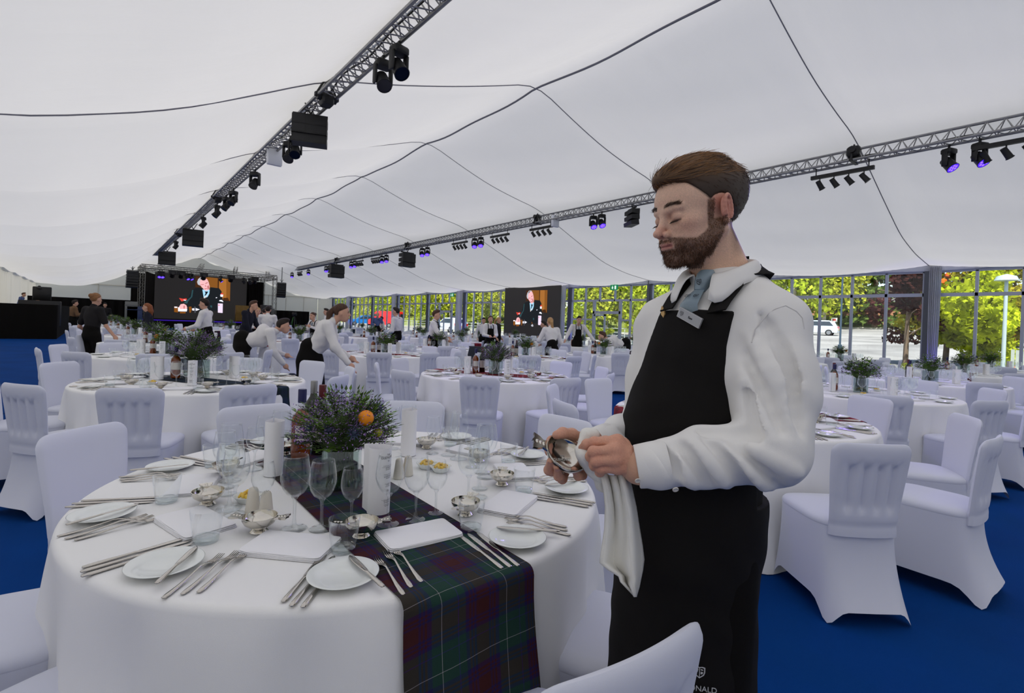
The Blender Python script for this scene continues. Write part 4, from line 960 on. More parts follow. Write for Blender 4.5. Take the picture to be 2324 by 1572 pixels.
def menu(p, rz, label, txt=True, group=None):
    o = newobj('menu_card', ME_MENU, loc=(p[0], p[1], TH + .003), rz=rz)
    if txt: newobj('printed_text', ME_MTEXT, o)
    return tag(o, label, 'menu', group or 'rolled menu cards on the tables')
# bottles
M_AMBER = glassmat('whisky_glass', (.95, .96, .95, 1), .5, 0, .06)
M_WHISKY = mat('whisky', lin(138, 62, 12), .25, .15); M_WINE = mat('wine_bottle_glass', lin(26, 30, 24), .08, .6); M_CAPB = mat('cap_blue', lin(32, 34, 84), .4); M_CAPR = mat('cap_red', lin(92, 24, 30), .45); M_LAB = mat('paper_label', lin(226, 220, 214), .7); M_LABD = mat('label_dark', lin(48, 44, 46), .6); M_PINK = mat('label_pink', lin(186, 70, 120), .6)
def whisky_parts():
    liq = MB(); liq.lathe([(.030, .006), (.0375, .01), (.0385, .03), (.0385, .165), (.036, .182), (.026, .197), (.0165, .207), (.0145, .215), (.002, .215)], 28, cap0=True)
    gl = MB(); gl.lathe([(.031, 0), (.0395, .004), (.0405, .02), (.0405, .168), (.038, .187), (.028, .203), (.018, .214), (.0155, .235), (.0155, .27), (.0165, .272)], 28, cap0=True)
    cp = MB(); cp.lathe([(.0168, .243), (.0172, .25), (.0175, .296), (.0165, .300), (.001, .3005)], 22, cap0=True)
    la = MB(); A = np.linspace(-1.25, 1.25, 18); la.grid([[(.0408 * math.cos(a), .0408 * math.sin(a), z) for a in A] for z in (.085, .15)])
    d = MB(); d.grid([[(.0409 * math.cos(a), .0409 * math.sin(a), z) for a in A] for z in (.07, .086)])
    pk = MB(); c = [(.0411 * math.cos(-.55 + .28 * math.cos(t)), .0411 * math.sin(-.55 + .28 * math.cos(t)), .138 + .0105 * math.sin(t)) for t in np.linspace(0, 6.28, 18, endpoint=False)]; pk.add(c, [tuple(range(18))])
    ink = MB()
    for i, (a0, a1, z) in enumerate([(-.7, 0, .124), (-.7, -.1, .119), (-.7, -.05, .108), (-.7, -.2, .1), (.3, .42, .13), (.3, .42, .112), (.5, .7, .1), (.3, .42, .12), (.55, .65, .125)]): ink.grid([[(.0412 * math.cos(a), .0412 * math.sin(a), z + h) for a in np.linspace(a0, a1, 5)] for h in (0, .0022 if i < 4 else .008)])
    return [('whisky', liq, M_WHISKY), ('cap', cp, M_CAPB), ('label', la, M_LAB), ('label_band', d, M_LABD), ('round_mark', pk, M_PINK), ('label_print', ink, M_INK)], gl
wp, wg = whisky_parts(); ME_WB = wg.mesh('whisky_bottle', M_AMBER, 'all'); ME_WP = [(n, q.mesh(n, m, True)) for n, q, m in wp]
g = MB(); g.lathe([(.033, 0), (.0375, .004), (.0375, .19), (.035, .205), (.018, .235), (.0145, .25), (.0145, .262), (.0155, .263)], 26, cap0=True); ME_VB = g.mesh('wine_bottle', M_WINE, 'all')
g = MB(); g.lathe([(.0152, .25), (.0158, .252), (.0158, .305), (.0145, .309), (.001, .309)], 20, cap0=True); ME_VC = g.mesh('capsule', M_CAPR, True)
g = MB(); g.grid([[(.0379 * math.cos(a), .0379 * math.sin(a), z) for a in np.linspace(-1.3, 1.3, 16)] for z in (.06, .15)]); ME_VL = g.mesh('label', M_LAB, True)
def whisky(p, rz, label, hi=True, group='whisky bottles on the tables'):
    o = newobj('whisky_bottle', ME_WB, loc=(p[0], p[1], TH + .003), rz=rz)
    for n, me in (ME_WP if hi else ME_WP[:3]): newobj(n, me, o)
    return tag(o, label, 'bottle', group)
def winebottle(p, rz, label, group='wine bottles on the tables'):
    o = newobj('wine_bottle', ME_VB, loc=(p[0], p[1], TH + .003), rz=rz); newobj('capsule', ME_VC, o); newobj('label', ME_VL, o); return tag(o, label, 'bottle', group)
# flowers
def leafcol(n, c, r=.6): return mat(n, lin(*c), r, .3, noise=(30, .3))
M_FOL = leafcol('foliage_green', (108, 146, 54)); M_FOL2 = leafcol('foliage_dark', (66, 88, 44)); M_LIL = leafcol('lilac_statice', (164, 132, 196)); M_STEMG = leafcol('stem_green', (72, 90, 50)); M_THIS = leafcol('thistle_blue', (62, 74, 96)); M_ORG = mat('orange_skin', lin(250, 150, 24), .4, .4); M_YEL = leafcol('yellow_bloom', (176, 176, 50)); M_PURD = leafcol('purple_dark', (84, 66, 104))
def leaf(g, p, d, n_, L, w):
    p, d = np.array(p), np.array(d, float); d /= np.linalg.norm(d) + 1e-9; s = np.cross(d, n_); s /= np.linalg.norm(s) + 1e-9; u = np.cross(s, d)
    g.add([p, p + d * L * .35 + s * w + u * w * .3, p + d * L, p + d * L * .35 - s * w + u * w * .3, p + d * L * .45], [(0, 1, 4), (1, 2, 4), (2, 3, 4), (3, 0, 4)])
def bouquet_meshes(hi, seed=1):
    r = np.random.RandomState(seed); fol, fo2, lil, stm, pur = MB(), MB(), MB(), MB(), MB()
    H = .135; R = .155
    def pt(scale=1.0):
        while True:
            d = r.randn(3); d /= np.linalg.norm(d)
            if d[2] > -.35: break
        return np.array((d[0] * R, d[1] * R, H + .07 + d[2] * .115)) * 1.0, d
    for i in range(170 if hi else 120):           # leafy sprays
        p, d = pt(); g = fol if r.rand() < .5 else fo2; out = np.array((d[0], d[1], d[2] * .6 + .25)); out /= np.linalg.norm(out); L = .05 + .05 * r.rand()
        q = p - out * L * .8
        side = np.cross(out, (0, 0, 1)); side /= np.linalg.norm(side) + 1e-9
        m = 6 if hi else 3
        for k in range(m):
            b = q + out * L * (k / m) * 1.2
            for s in (-1, 1): leaf(g, b, out * .6 + side * s + r.randn(3) * .15, (0, 0, 1), (.022 if hi else .036) * (1 + .3 * r.rand()), .0045 if hi else .009)
        leaf(g, q + out * L * 1.2, out, (0, 0, 1), .024, .006)
        if hi: stm.tube([q - out * .02, q + out * L * 1.2], .0008, 3, False)
    for i in range(130 if hi else 40):           # statice: clouds of tiny lilac florets on wiry stems
        p, d = pt(); base = np.array((d[0] * .05, d[1] * .05, H)); p = p * (.93 + .15 * r.rand())
        if hi: stm.tube([base, (base + p) / 2 + r.randn(3) * .01, p], .0007, 3, False)
        for k in range(16 if hi else 6):
            c = p + r.randn(3) * .014; s = (.0032 if hi else .0055) * (1 + .5 * r.rand()); a = r.randn(3); a /= np.linalg.norm(a); b = np.cross(a, r.randn(3)); b /= np.linalg.norm(b) + 1e-9
            (lil if r.rand() < .75 else pur).add([c - a * s, c + b * s * .6, c + a * s, c - b * s * .6, c + np.cross(a, b) * s * .6], [(0, 1, 4), (1, 2, 4), (2, 3, 4), (3, 0, 4)])
    for i in range(5 if hi else 2):              # dark spikes
        a = r.rand() * 6.28; d = np.array((math.cos(a) * .6, math.sin(a) * .6, .8)); p = np.array((d[0] * .14, d[1] * .14, H + .13))
        for k in range(14):
            c = p + d * .007 * k + np.array((0, 0, -.0004 * k * k)); pur.sphere(c, .0042 * (1 - k / 22), 6, 4)
    core = MB(); core.sphere((0, 0, H + .06), (.085, .085, .065), 12, 8)
    return fol, fo2, lil, stm, pur, core
def vase_meshes():
    g = MB(); w = .062; t = .004
    o = [(-w, -w), (w, -w), (w, w), (-w, w)]; i_ = [(-w + t, -w + t), (w - t, -w + t), (w - t, w - t), (-w + t, w - t)]
    g.loops([[(x, y, 0) for x, y in o], [(x, y, .14) for x, y in o], [(x, y, .14) for x, y in i_], [(x, y, .008) for x, y in i_]], True, True)
    s = MB(); r = np.random.RandomState(5)
    for k in range(46): a = r.rand(4); s.tube([((a[0] - .5) * .10, (a[1] - .5) * .10, .01), ((a[2] - .5) * .08, (a[3] - .5) * .08, .15)], .0022, 4, False)
    return g.mesh('glass_vase', glassmat('vase_glass', (.80, .86, .84, 1), .6, 0, .06), False), s.mesh('stems', M_FOL2, 'all')
ME_VASE, ME_VST = vase_meshes()
BQ = {}
for hi in (True, False):
    f1, f2, ll, sm, pu, core = bouquet_meshes(hi)
    f2.add(core.v, core.f)
    BQ[hi] = [('foliage', f1.mesh('foliage', M_FOL, False)), ('dark_foliage', f2.mesh('dark_foliage', M_FOL2, False)), ('lilac_florets', ll.mesh('lilac_florets', M_LIL, False)), ('dark_florets', pu.mesh('dark_florets', M_PURD, True))] + ([('fine_stems', sm.mesh('fine_stems', M_STEMG, True))] if hi else [])
g = MB(); g.sphere((0, 0, 0), .027, 20, 14); ME_ORANGE = g.mesh('orange', M_ORG, 'all')
g = MB(); g.sphere((0, 0, 0), (.009, .009, .012), 10, 8)
for i in range(12):
    a = i * 2 * math.pi / 12; d = (math.cos(a), math.sin(a), .25 + .2 * (i % 2)); leaf(g, (0, 0, -.008), d, (0, 0, 1), .034, .004)
ME_THIS = g.mesh('thistle', M_THIS, False)
def flowers(p, rz, label, hi, orange=True, s=1.0):
    o = newobj('flower_arrangement', ME_VASE, loc=(p[0], p[1], TH + .004), rz=rz); o.scale = (s, s, s)
    newobj('stems', ME_VST, o)
    for n, me in BQ[hi]:
        q = newobj(n, me, o)
        if 'florets' in n or 'stems' in n: q['kind'] = 'stuff'
    if orange:
        q = newobj('orange', ME_ORANGE, o, loc=(.085, -.105, .268) if hi else (.1, -.08, .23))
    if hi:
        for q, r_ in (((.05, -.14, .225), .3), ((-.03, -.14, .235), 1), ((-.10, -.11, .235), 2), ((.12, -.02, .29), .5)):
            t = newobj('thistle', ME_THIS, o, loc=q); t.rotation_euler = (1.1, 0, r_)
        y = MB(); y.sphere((0, 0, 0), .016, 10, 7); q = y.build('yellow_bloom', M_YEL, o, loc=(.125, -.07, .21))
    return tag(o, label, 'flowers', 'flower arrangements in glass vases')
# ------------------------------------------------------------------ laying the tables
far_pts = []
def setting(c, ang, who, hi, cut, gl=True, tum=True, plate=True, jit=0, uniq=False, grp=''):
    """one place at angle ang (radians, from the table centre): the sitter looks along -radial"""
    def P(r, da):
        a = ang + math.radians(da); return (c[0] + r * math.cos(a), c[1] + r * math.sin(a))
    r = random.Random(int(ang * 1000) + int(c[1] * 77)); J = lambda s: (r.random() - .5) * s
    L = (lambda what: (what + ' ' + who))
    o = newobj('napkin', ME_NAP, loc=(*P(.59 + J(.03), J(2)), TH + .001), rz=ang + math.pi / 2 + J(.25)); tag(o, L('folded white napkin'), 'napkin', grp + 'folded napkins')
    if plate:
        p = P(.775 + J(.02), -18.5 + J(2)); o = newobj('side_plate', ME_PLATE, loc=(*p, TH + .001)); tag(o, L('white side plate'), 'plate', grp + 'side plates')
    if cut:
        def lay(me, nm, r_, da, rot, z, lab, cat):
            p = P(r_, da); o = newobj(nm, me, loc=(*p, TH + z), rz=ang + math.pi / 2 + rot); o.scale = (.85, 1, .9); tag(o, L(lab), cat, grp + nm + 's')
        if plate:
            p = P(.775, -15.5); o = newobj('butter_knife', ME_KNIFE, loc=(*p, TH + .0165), rz=ang + math.pi / 2 + .25 + J(.3)); o.scale = (.8, .8, .9); tag(o, L('steel butter knife on the side plate'), 'knife', grp + 'butter knives')
        for i, n in enumerate(('outermost', 'middle', 'innermost')):
            lay(ME_FORK, 'fork', .77 - .018 * i + J(.01), -11.6 + 1.9 * i, .0 + J(.08), .001, n + ' steel fork', 'fork')
            lay(ME_KNIFE, 'knife', .775 - .012 * i + J(.01), 11.0 - 1.75 * i, J(.06), .001, {'outermost': 'outermost', 'middle': 'middle', 'innermost': 'innermost'}[n] + ' steel knife', 'knife')
    if tum: tumbler(P(.63 + J(.02), 13.5 + J(3)), L('short water tumbler'), grp + 'tumblers', hi)
    if hi: quaich(P(.525 + J(.02), -15.5 + J(2)), ang + math.pi / 2 + J(.8), L('small silver two-handled cup'), grp + 'silver cups')
    if gl:
        for nm, da in (('large', -6.5), ('medium', 2.5), ('small', 13)):
            wine(P(.475 + J(.015) - (.02 if nm == 'small' else 0), da + J(1.5)), nm, L({'large': 'largest wine glass', 'medium': 'middle wine glass', 'small': 'smallest wine glass'}[nm]), grp + 'wine glasses', hi)
def table(c, lab, seed, run=None, runang=0.0, runlab=''):
    o = empty('round_table', (c[0], c[1], 0), seed * .7); newobj('table_top', ME_TOP, o); newobj('folding_leg', ME_LEGS, o)
    tag(o, 'folding round table hidden under ' + lab + "'s white cloth", 'table', 'round banquet tables')
    q = newobj('tablecloth', CLOTHS[seed % 3], loc=(c[0], c[1], 0), rz=seed * .7); q.scale = (.982, .982, 1) if seed == 0 else (1, 1, 1); tag(q, 'white floor-length cloth over ' + lab, 'tablecloth', 'white tablecloths')
    if run: runner(c[0], c[1], runang, run, runlab)
D = math.radians
T0 = (.805, 1.836)
table(T0, 'the near table in front of the waiter', 0)
runner(T0[0], T0[1], D(-90), 'green', 'green and purple tartan runner on the near table', .172, .62, .105)
ks = ['over the front edge of the tartan runner', 'just right of the tartan runner', 'under the waiter hands', 'on the right back rim of the near table', 'at the back right of the near table', 'at the far end of the tartan runner', 'at the back left of the near table', 'third left of the near runner', 'second left of the near runner', 'just left of the tartan runner']
for k in range(10):
    setting(T0, D(-97.2 + 36.3 * k), ks[k], True, True, grp='near table ')
flowers(onz(775, 1105, TH), D(-28), 'big vase of purple statice, thistles and an orange on the near table', True)
whisky(onz(681, 1042, TH), D(-70), 'whisky bottle with a dark blue cap beside the near flowers')
winebottle(onz(727, 1030, TH), D(-75), 'wine bottle with a dark red capsule behind the near flowers')
q = winebottle(onz(708, 1012, TH), D(-75), 'wine bottle with a grey capsule behind the near flowers'); 
for ch in q.children:
    if ch.name.startswith('capsule'): ch.data = ch.data.copy(); ch.data.materials[0] = M_ALU
menu(onz(858, 1163, TH), D(-68), 'rolled menu printed with black text standing before the near flowers')
menu(onz(620, 1078, TH), D(-100), 'blank-sided white menu roll left of the near flowers', False)
menu(onz(926, 1033, TH), D(-130), 'blank-sided white menu roll right of the near flowers', False)
def shaker(px, py, lab, holes):
    o = newobj('shaker', ME_SHAK, loc=(*onz(px, py, TH)[:2], TH + .001))
    if holes: newobj('holes', ME_HOLES, o)
    tag(o, lab, 'shaker', 'salt and pepper shakers')
shaker(573, 1162, 'left cream ceramic shaker of the pair left of the glasses', False); shaker(603, 1172, 'right cream ceramic shaker, with holes on top, of the left pair', True)
shaker(905, 1085, 'left cream shaker standing behind the printed menu', False); shaker(925, 1079, 'right cream shaker standing behind the printed menu', True)
def butter(px, py, lab):
    o = newobj('butter_dish', ME_BDISH, loc=(*onz(px, py, TH)[:2], TH + .001)); newobj('butter_curls', ME_BUTTER, o); tag(o, lab, 'butter dish', 'dishes of butter curls')
butter(562, 1138, 'dish of yellow butter curls behind the left shakers'); butter(968, 1062, 'left dish of butter curls behind the glasses right of the menu'); butter(1000, 1070, 'right dish of butter curls behind the glasses right of the menu')
RB = 1.04
def chairs(c, angs, labs, grp, hi=True, r=RB):
    for a, l in zip(angs, labs if isinstance(labs, (list, tuple)) else [labs] * len(angs)):
        a = D(a); chair(c[0] + r * math.cos(a), c[1] + r * math.sin(a), a + math.pi, l, grp, hi)
T0CH = [(-96.3, 1.13, 'white covered chair at the bottom edge, its back crossing before the waiter apron'), (-66, 1.02, 'white covered chair, seat showing between the near table and the waiter'), (-24, 1.0, 'white covered chair under the towel, right of the near table'), (4.5, .97, 'white covered chair behind the near table right rim, left of the waiter hands'), (52.5, .96, 'white covered chair right behind the near flowers'), (95.5, .97, 'white covered chair behind the blank menu and glasses at left of the near flowers'), (132.5, 1.0, 'white covered chair with a creased back top at the near table left rim'), (172, 1.04, 'white covered chair cut by the left edge, seat showing beside the near cloth'), (-156, 1.0, 'white covered chair in the bottom left corner of the photo')]
for a_, r_, l_ in T0CH: chairs(T0, [a_], l_, 'chairs round the near table', True, r_)
# second ring of tables: (x, y, name, runner, runner angle, first chair angle, detail)
OT = [((.72, 5.3), 'the table behind the near one at left', 'navy', -60, -110, 3), ((3.78, 1.85), 'the table right behind the waiter elbow', 'red', -40, -129, 3), ((3.78, 4.85), 'the middle table with the red tartan runner', 'red', -58, -134, 3),
      ((.78, 8.6), 'the third table in the left row', 'navy', -80, -100, 2), ((4.05, 8.45), 'the table behind the reaching girl', 'red', -60, -120, 2), ((6.45, 7.35), 'the rust runner table before the blonde waitress', 'rust', -50, -128, 2), ((6.7, 1.85), 'the second table right of the waiter', None, 0, -120, 2), ((6.3, 10.3), 'the table before the boy with a tray', 'rust', -50, -115, 2),
      ((9.75, 1.8), 'the third table right of the waiter', None, 0, -110, 1), ((9.2, 7.7), 'the table with orange flowers by the apron waiter', None, 0, -125, 1), ((9.4, 4.6), 'the table hidden mostly behind the waiter', None, 0, -110, 0)]
for i, (c, nm, run, ra, ca, det) in enumerate(OT):
    table(c, nm, i + 1, run, D(ra), (run or '') + ' tartan runner on ' + nm)
    for k in range(10):
        setting(c, D(ca + 36 * k), 'on ' + nm, det >= 3, det >= 3, gl=det >= 2, tum=det >= 2, plate=det >= 1, grp=nm + ' ')
    if det < 2: far_pts.append((c, 10, .75))
    if i > 0: flowers(c, i * 1.1, 'flower arrangement on ' + nm, i < 3, i % 2 == 1, 1.12)
    else: flowers(onz(446, 858, TH), 2, 'flower arrangement on ' + nm, True, False, 1.25)
    wv = (math.cos(D(115)), math.sin(D(115)))
    whisky((c[0] + .24 * wv[0] - .05, c[1] + .24 * wv[1]), D(-100), 'whisky bottle on ' + nm, False); winebottle((c[0] + .24 * wv[0] + .09, c[1] + .24 * wv[1] + .05), D(-100), 'dark wine bottle on ' + nm)
    for j, a in enumerate((-105, 20, 145)):
        menu((c[0] + .34 * math.cos(D(a)), c[1] + .34 * math.sin(D(a))), D(-110 + 60 * j), 'white menu roll on ' + nm, j == 0 and det >= 2, 'menu rolls on ' + nm)
    if det >= 2:
        for a in (-160, -10): o = newobj('butter_dish', ME_BDISH, loc=(c[0] + .37 * math.cos(D(a)), c[1] + .37 * math.sin(D(a)), TH + .001)); newobj('butter_curls', ME_BUTTER, o); tag(o, 'dish of butter curls on ' + nm, 'butter dish', 'dishes of butter curls on ' + nm)
    used = [ca + 36 * k for k in range(10)]
    if i == 0:
        used = [-114, -84, -144, 176, -46, -10, 26, 62, 98, 137]
    chairs(c, used, 'white covered banquet chair round ' + nm, 'chairs round ' + nm, det >= 2, (1.10, 1.20, 1.17)[i] if i < 3 else 1.1)
FT = [((.9, 11.9), 'the fourth table in the left row'), ((.75, 15.3), 'the fifth table in the left row'), ((.65, 19), 'the sixth table in the left row'), ((.55, 23), 'the seventh table in the left row'), ((.5, 28), 'a far table in the left row'), ((3.95, 13.2), 'the white table right of the bending waiter'), ((3.9, 17), 'the table before the dark-suited man'), ((3.8, 21), 'a far table before the stage'), ((3.8, 25.5), 'a far table close to the stage'),
      ((9.0, 13.4), 'the table beyond the boy with a tray'), ((7.2, 16.2), 'the table before the dark-haired waiter'), ((9.6, 16.9), 'the table beside the dark-haired waiter'), ((7.6, 20.2), 'the table under the red van'), ((11.4, 20.5), 'the table before the far exit door'), ((12.2, 24.5), 'a far table by the glass wall'), ((8.2, 25.5), 'a far table under the blue car'), ((12.5, 29.5), 'a far table before the farthest windows'), ((7.4, 30.5), 'a far table right of the stage'),
      ((12.2, 11.2), 'the table left of the side screen foot'), ((13.8, 14.6), 'the table below the side screen'), ((15.6, 18.6), 'the table left of the side screen'), ((12.2, 16.9), 'the table before the smiling waitress'), ((15.5, 22.6), 'the table under the white lamp post'), ((12.4, 8.4), 'the table by the apron waiter'), ((16.4, 12.2), 'the table by the white curtain'),
      ((13.0, 1.9), 'the fourth table right of the waiter'), ((16.2, 1.9), 'the fifth table right of the waiter'), ((15.2, 4.7), 'the table below the dark lamp post'), ((12.4, 5.0), 'the table beyond the waiter arm')]
gs = MB(); gm = GL['medium_lo']; gv = np.array([v.co for v in gm.vertices]); 
lo1, lo2 = wineglass(1.0, 8); lov = np.array(lo1.v + lo2.v); lof = lo1.f + [tuple(i + len(lo1.v) for i in f) for f in lo2.f]
for i, (c, nm) in enumerate(FT):
    table(c, nm, i + 2, ('navy', 'red', 'rust', 'green')[i % 4], D(-60 + 17 * i), 'tartan runner on ' + nm)
    flowers(c, i * .9, 'flower arrangement on ' + nm, False, i % 3 == 0, 1.15)
    n = 8 if c[1] < 17 else 7
    a0 = (i * 37) % 60 - 120
    chairs(c, [a0 + 360 / n * k for k in range(n)], 'white covered banquet chair round ' + nm, 'chairs round ' + nm, False)
    for k in range(0, n, 1 if i % 2 else 2):
        a = D(a0 + 360 / n * k); o = newobj('napkin', ME_NAP, loc=(c[0] + .6 * math.cos(a), c[1] + .6 * math.sin(a), TH + .001), rz=a + 1.57); tag(o, 'folded white napkin on ' + nm, 'napkin', 'folded napkins on ' + nm)
    whisky((c[0] - .16, c[1] + .22), D(-100), 'whisky bottle on ' + nm, False)
    menu((c[0] + .05, c[1] - .33), D(-110), 'white menu roll on ' + nm, False)
    far_pts.append((c, 9, .8))
r = random.Random(5)
for c, n, _ in far_pts:
    for k in range(n):
        for j, da in enumerate((-7, 2, 12)):
            a = 2 * math.pi * k / n + D(da); rr = .47 + .03 * r.random(); s = (1.05, 1, .87)[j]
            gs.add(lov * s + np.array((c[0] + rr * math.cos(a), c[1] + rr * math.sin(a), TH + .001)), lof)
tag(gs.build('wine_glasses', M_GLASS, smooth='all'), 'wine glasses standing on the far white tables', 'glasses', kind='stuff')
# dark coat over a chair back
g = MB(); g.grid([[(x * (1 + .15 * math.sin(t * 3)), y, z) for x in np.linspace(-.17, .17, 9)] for t, (y, z) in enumerate([(.02, .45), (.035, .7), (.03, .86), (0, .885), (-.03, .86), (-.05, .7), (-.05, .42)])])
pc = onz(1082, 800, .75); tag(g.build('jacket', mat('dark_jacket', lin(44, 48, 58), .9, bump=(40, .4)), smooth='all', loc=(pc[0], pc[1], 0), rz=-.7), 'dark jacket hung over a chair behind the middle table', 'jacket')
# ------------------------------------------------------------------ modelling with blended round shapes
class SDF:
    def __init__(s, lo, hi, h):
        s.lo = np.array(lo, float); s.h = h; s.n = np.ceil((np.array(hi) - s.lo) / h).astype(int) + 1
        s.d = np.full(s.n, 1.0, np.float32)
    def blk(s, lo, hi):
        a = np.clip(np.floor((np.array(lo) - s.lo) / s.h).astype(int), 0, s.n); b = np.clip(np.ceil((np.array(hi) - s.lo) / s.h).astype(int) + 1, 0, s.n)
        if (b <= a).any(): return None, None
        sl = tuple(slice(i, j) for i, j in zip(a, b))
        X = [s.lo[k] + s.h * np.arange(a[k], b[k]) for k in range(3)]
        return sl, np.meshgrid(*X, indexing='ij', sparse=True)
    def mix(s, sl, d2, k, op):
        d1 = s.d[sl]
        if op == 'add':
            h = np.clip(.5 + .5 * (d2 - d1) / k, 0, 1); s.d[sl] = d2 * (1 - h) + d1 * h - k * h * (1 - h)
        elif op == 'sub':
            h = np.clip(.5 - .5 * (d1 + d2) / k, 0, 1); s.d[sl] = d1 * (1 - h) - d2 * h + k * h * (1 - h)
        else:
            h = np.clip(.5 - .5 * (d2 - d1) / k, 0, 1); s.d[sl] = d2 * (1 - h) + d1 * h + k * h * (1 - h)
        return s
    def cone(s, a, b, r1, r2=None, k=.01, op='add'):
        a, b = np.array(a, float), np.array(b, float); r2 = r1 if r2 is None else r2; m = max(r1, r2) + k + 3 * s.h
        sl, g = s.blk(np.minimum(a, b) - m, np.maximum(a, b) + m)
        if sl is None: return s
        v = b - a; L = max(v @ v, 1e-12); q = [g[i] - a[i] for i in range(3)]
        t = np.clip((q[0] * v[0] + q[1] * v[1] + q[2] * v[2]) / L, 0, 1)
        d = np.sqrt(sum((q[i] - t * v[i]) ** 2 for i in range(3))) - (r1 + (r2 - r1) * t)
        return s.mix(sl, d, k, op)
    def chain(s, pts, rs, k=.01, op='add'):
        for i in range(len(pts) - 1): s.cone(pts[i], pts[i + 1], rs[i], rs[i + 1], k, op)
        return s
    def ell(s, c, r, k=.01, op='add', M=None):
        c, r = np.array(c, float), np.array(r, float); m = max(r) + k + 3 * s.h
        sl, g = s.blk(c - m, c + m)
        if sl is None: return s
        q = [g[i] - c[i] for i in range(3)]
        if M is not None: q = [q[0] * M[j][0] + q[1] * M[j][1] + q[2] * M[j][2] for j in range(3)]
        k0 = np.sqrt(sum((q[i] / r[i]) ** 2 for i in range(3))); k1 = np.sqrt(sum((q[i] / r[i] ** 2) ** 2 for i in range(3))) + 1e-9
        return s.mix(sl, k0 * (k0 - 1) / k1, k, op)
    def fn(s, f, k=.01, op='cut'):
        sl, g = s.blk(s.lo, s.lo + s.h * s.n); return s.mix(sl, np.broadcast_to(f(*g), s.n), k, op)
    def nets(s, smooth=1):
        d = s.d; ins = d < 0; n = s.n
        c = np.zeros(n - 1, np.int8)
        for i in (0, 1):
            for j in (0, 1):
                for k in (0, 1): c += ins[i:n[0] - 1 + i, j:n[1] - 1 + j, k:n[2] - 1 + k]
        act = np.argwhere((c > 0) & (c < 8)); idx = np.full(n - 1, -1, np.int64); idx[tuple(act.T)] = np.arange(len(act))
        acc = np.zeros((len(act), 3)); cnt = np.zeros(len(act))
        for ax in range(3):
            o1, o2 = [a for a in range(3) if a != ax]
            for u in (0, 1):
                for w in (0, 1):
                    p = act.copy(); p[:, o1] += u; p[:, o2] += w; q = p.copy(); q[:, ax] += 1
                    a, b = d[tuple(p.T)], d[tuple(q.T)]; m = (a < 0) != (b < 0); t = np.where(m, a / np.where(m, a - b, 1), 0)
                    pos = p.astype(float); pos[:, ax] += t; acc += pos * m[:, None]; cnt += m
        V = acc / cnt[:, None]; F = []
        for ax in range(3):
            o1, o2 = [(1, 2), (2, 0), (0, 1)][ax]
            sl0 = [slice(None)] * 3; sl1 = [slice(None)] * 3; sl0[ax] = slice(0, -1); sl1[ax] = slice(1, None)
            e = np.argwhere(ins[tuple(sl0)] != ins[tuple(sl1)]); e = e[(e[:, o1] > 0) & (e[:, o2] > 0) & (e[:, o1] < n[o1] - 1) & (e[:, o2] < n[o2] - 1)]
            fl = ins[tuple(e.T)]
            def g(a, b): q = e.copy(); q[:, o1] -= a; q[:, o2] -= b; return idx[tuple(q.T)]
            f = np.stack([g(1, 1), g(0, 1), g(0, 0), g(1, 0)], 1); f[~fl] = f[~fl][:, ::-1]; F.append(f)
        F = np.concatenate(F); F = F[(F >= 0).all(1)]
        for _ in range(smooth):
            S = np.zeros_like(V); C = np.zeros(len(V))
            for i in range(4):
                a, b = F[:, i], F[:, (i + 1) % 4]; np.add.at(S, a, V[b]); np.add.at(C, a, 1); np.add.at(S, b, V[a]); np.add.at(C, b, 1)
            V = .5 * V + .5 * S / np.maximum(C, 1)[:, None]
        return s.lo + V * s.h, F
def meshobj(name, V, F, m, parent=None, col=None):
    me = bpy.data.meshes.new(name); me.vertices.add(len(V)); me.vertices.foreach_set('co', np.asarray(V, 'f').ravel())
    me.loops.add(F.size); me.loops.foreach_set('vertex_index', F.ravel().astype('i')); me.polygons.add(len(F))
    me.polygons.foreach_set('loop_start', np.arange(0, F.size, 4, dtype='i')); me.polygons.foreach_set('loop_total', np.full(len(F), 4, 'i'))
    me.polygons.foreach_set('use_smooth', np.ones(len(F), bool)); me.materials.append(m); me.update(calc_edges=True); me.validate()
    if col is not None:
        a = me.color_attributes.new('col', 'FLOAT_COLOR', 'POINT'); a.data.foreach_set('color', np.c_[col, np.ones(len(V))].astype('f').ravel())
    o = bpy.data.objects.new(name, me); COL.objects.link(o)
    if parent is not None: o.parent = parent
    return o
# ------------------------------------------------------------------ people in the background
M_SKIN = mat('skin', lin(206, 160, 136), .55, .3, noise=(9, .06)); M_SHIRT = mat('white_shirt', lin(228, 226, 226), .8, .2, bump=(16, .35))
M_LIP = mat('lips', lin(176, 104, 98), .5)
M_NAVY = mat('navy_suit', lin(26, 28, 40), .8, .2, bump=(20, .2)); M_TAN = mat('tan_jacket', lin(112, 84, 60), .8, .2, bump=(20, .2)); M_BLUES = mat('blue_shirt', lin(84, 100, 146), .8, .2, bump=(20, .3)); M_BLKS = mat('black_shirt', lin(34, 32, 33), .85, .2, bump=(20, .3)); M_TIEB = mat('grey_blue_tie', lin(112, 128, 140), .5)
HAIRS = dict(dark=lin(36, 26, 22), brown=lin(74, 50, 36), blonde=lin(178, 140, 92), ginger=lin(134, 78, 46), fair=lin(142, 100, 64))
HM = {k: mat('hair_' + k, v, .6, .3, noise=(60, .35)) for k, v in HAIRS.items()}
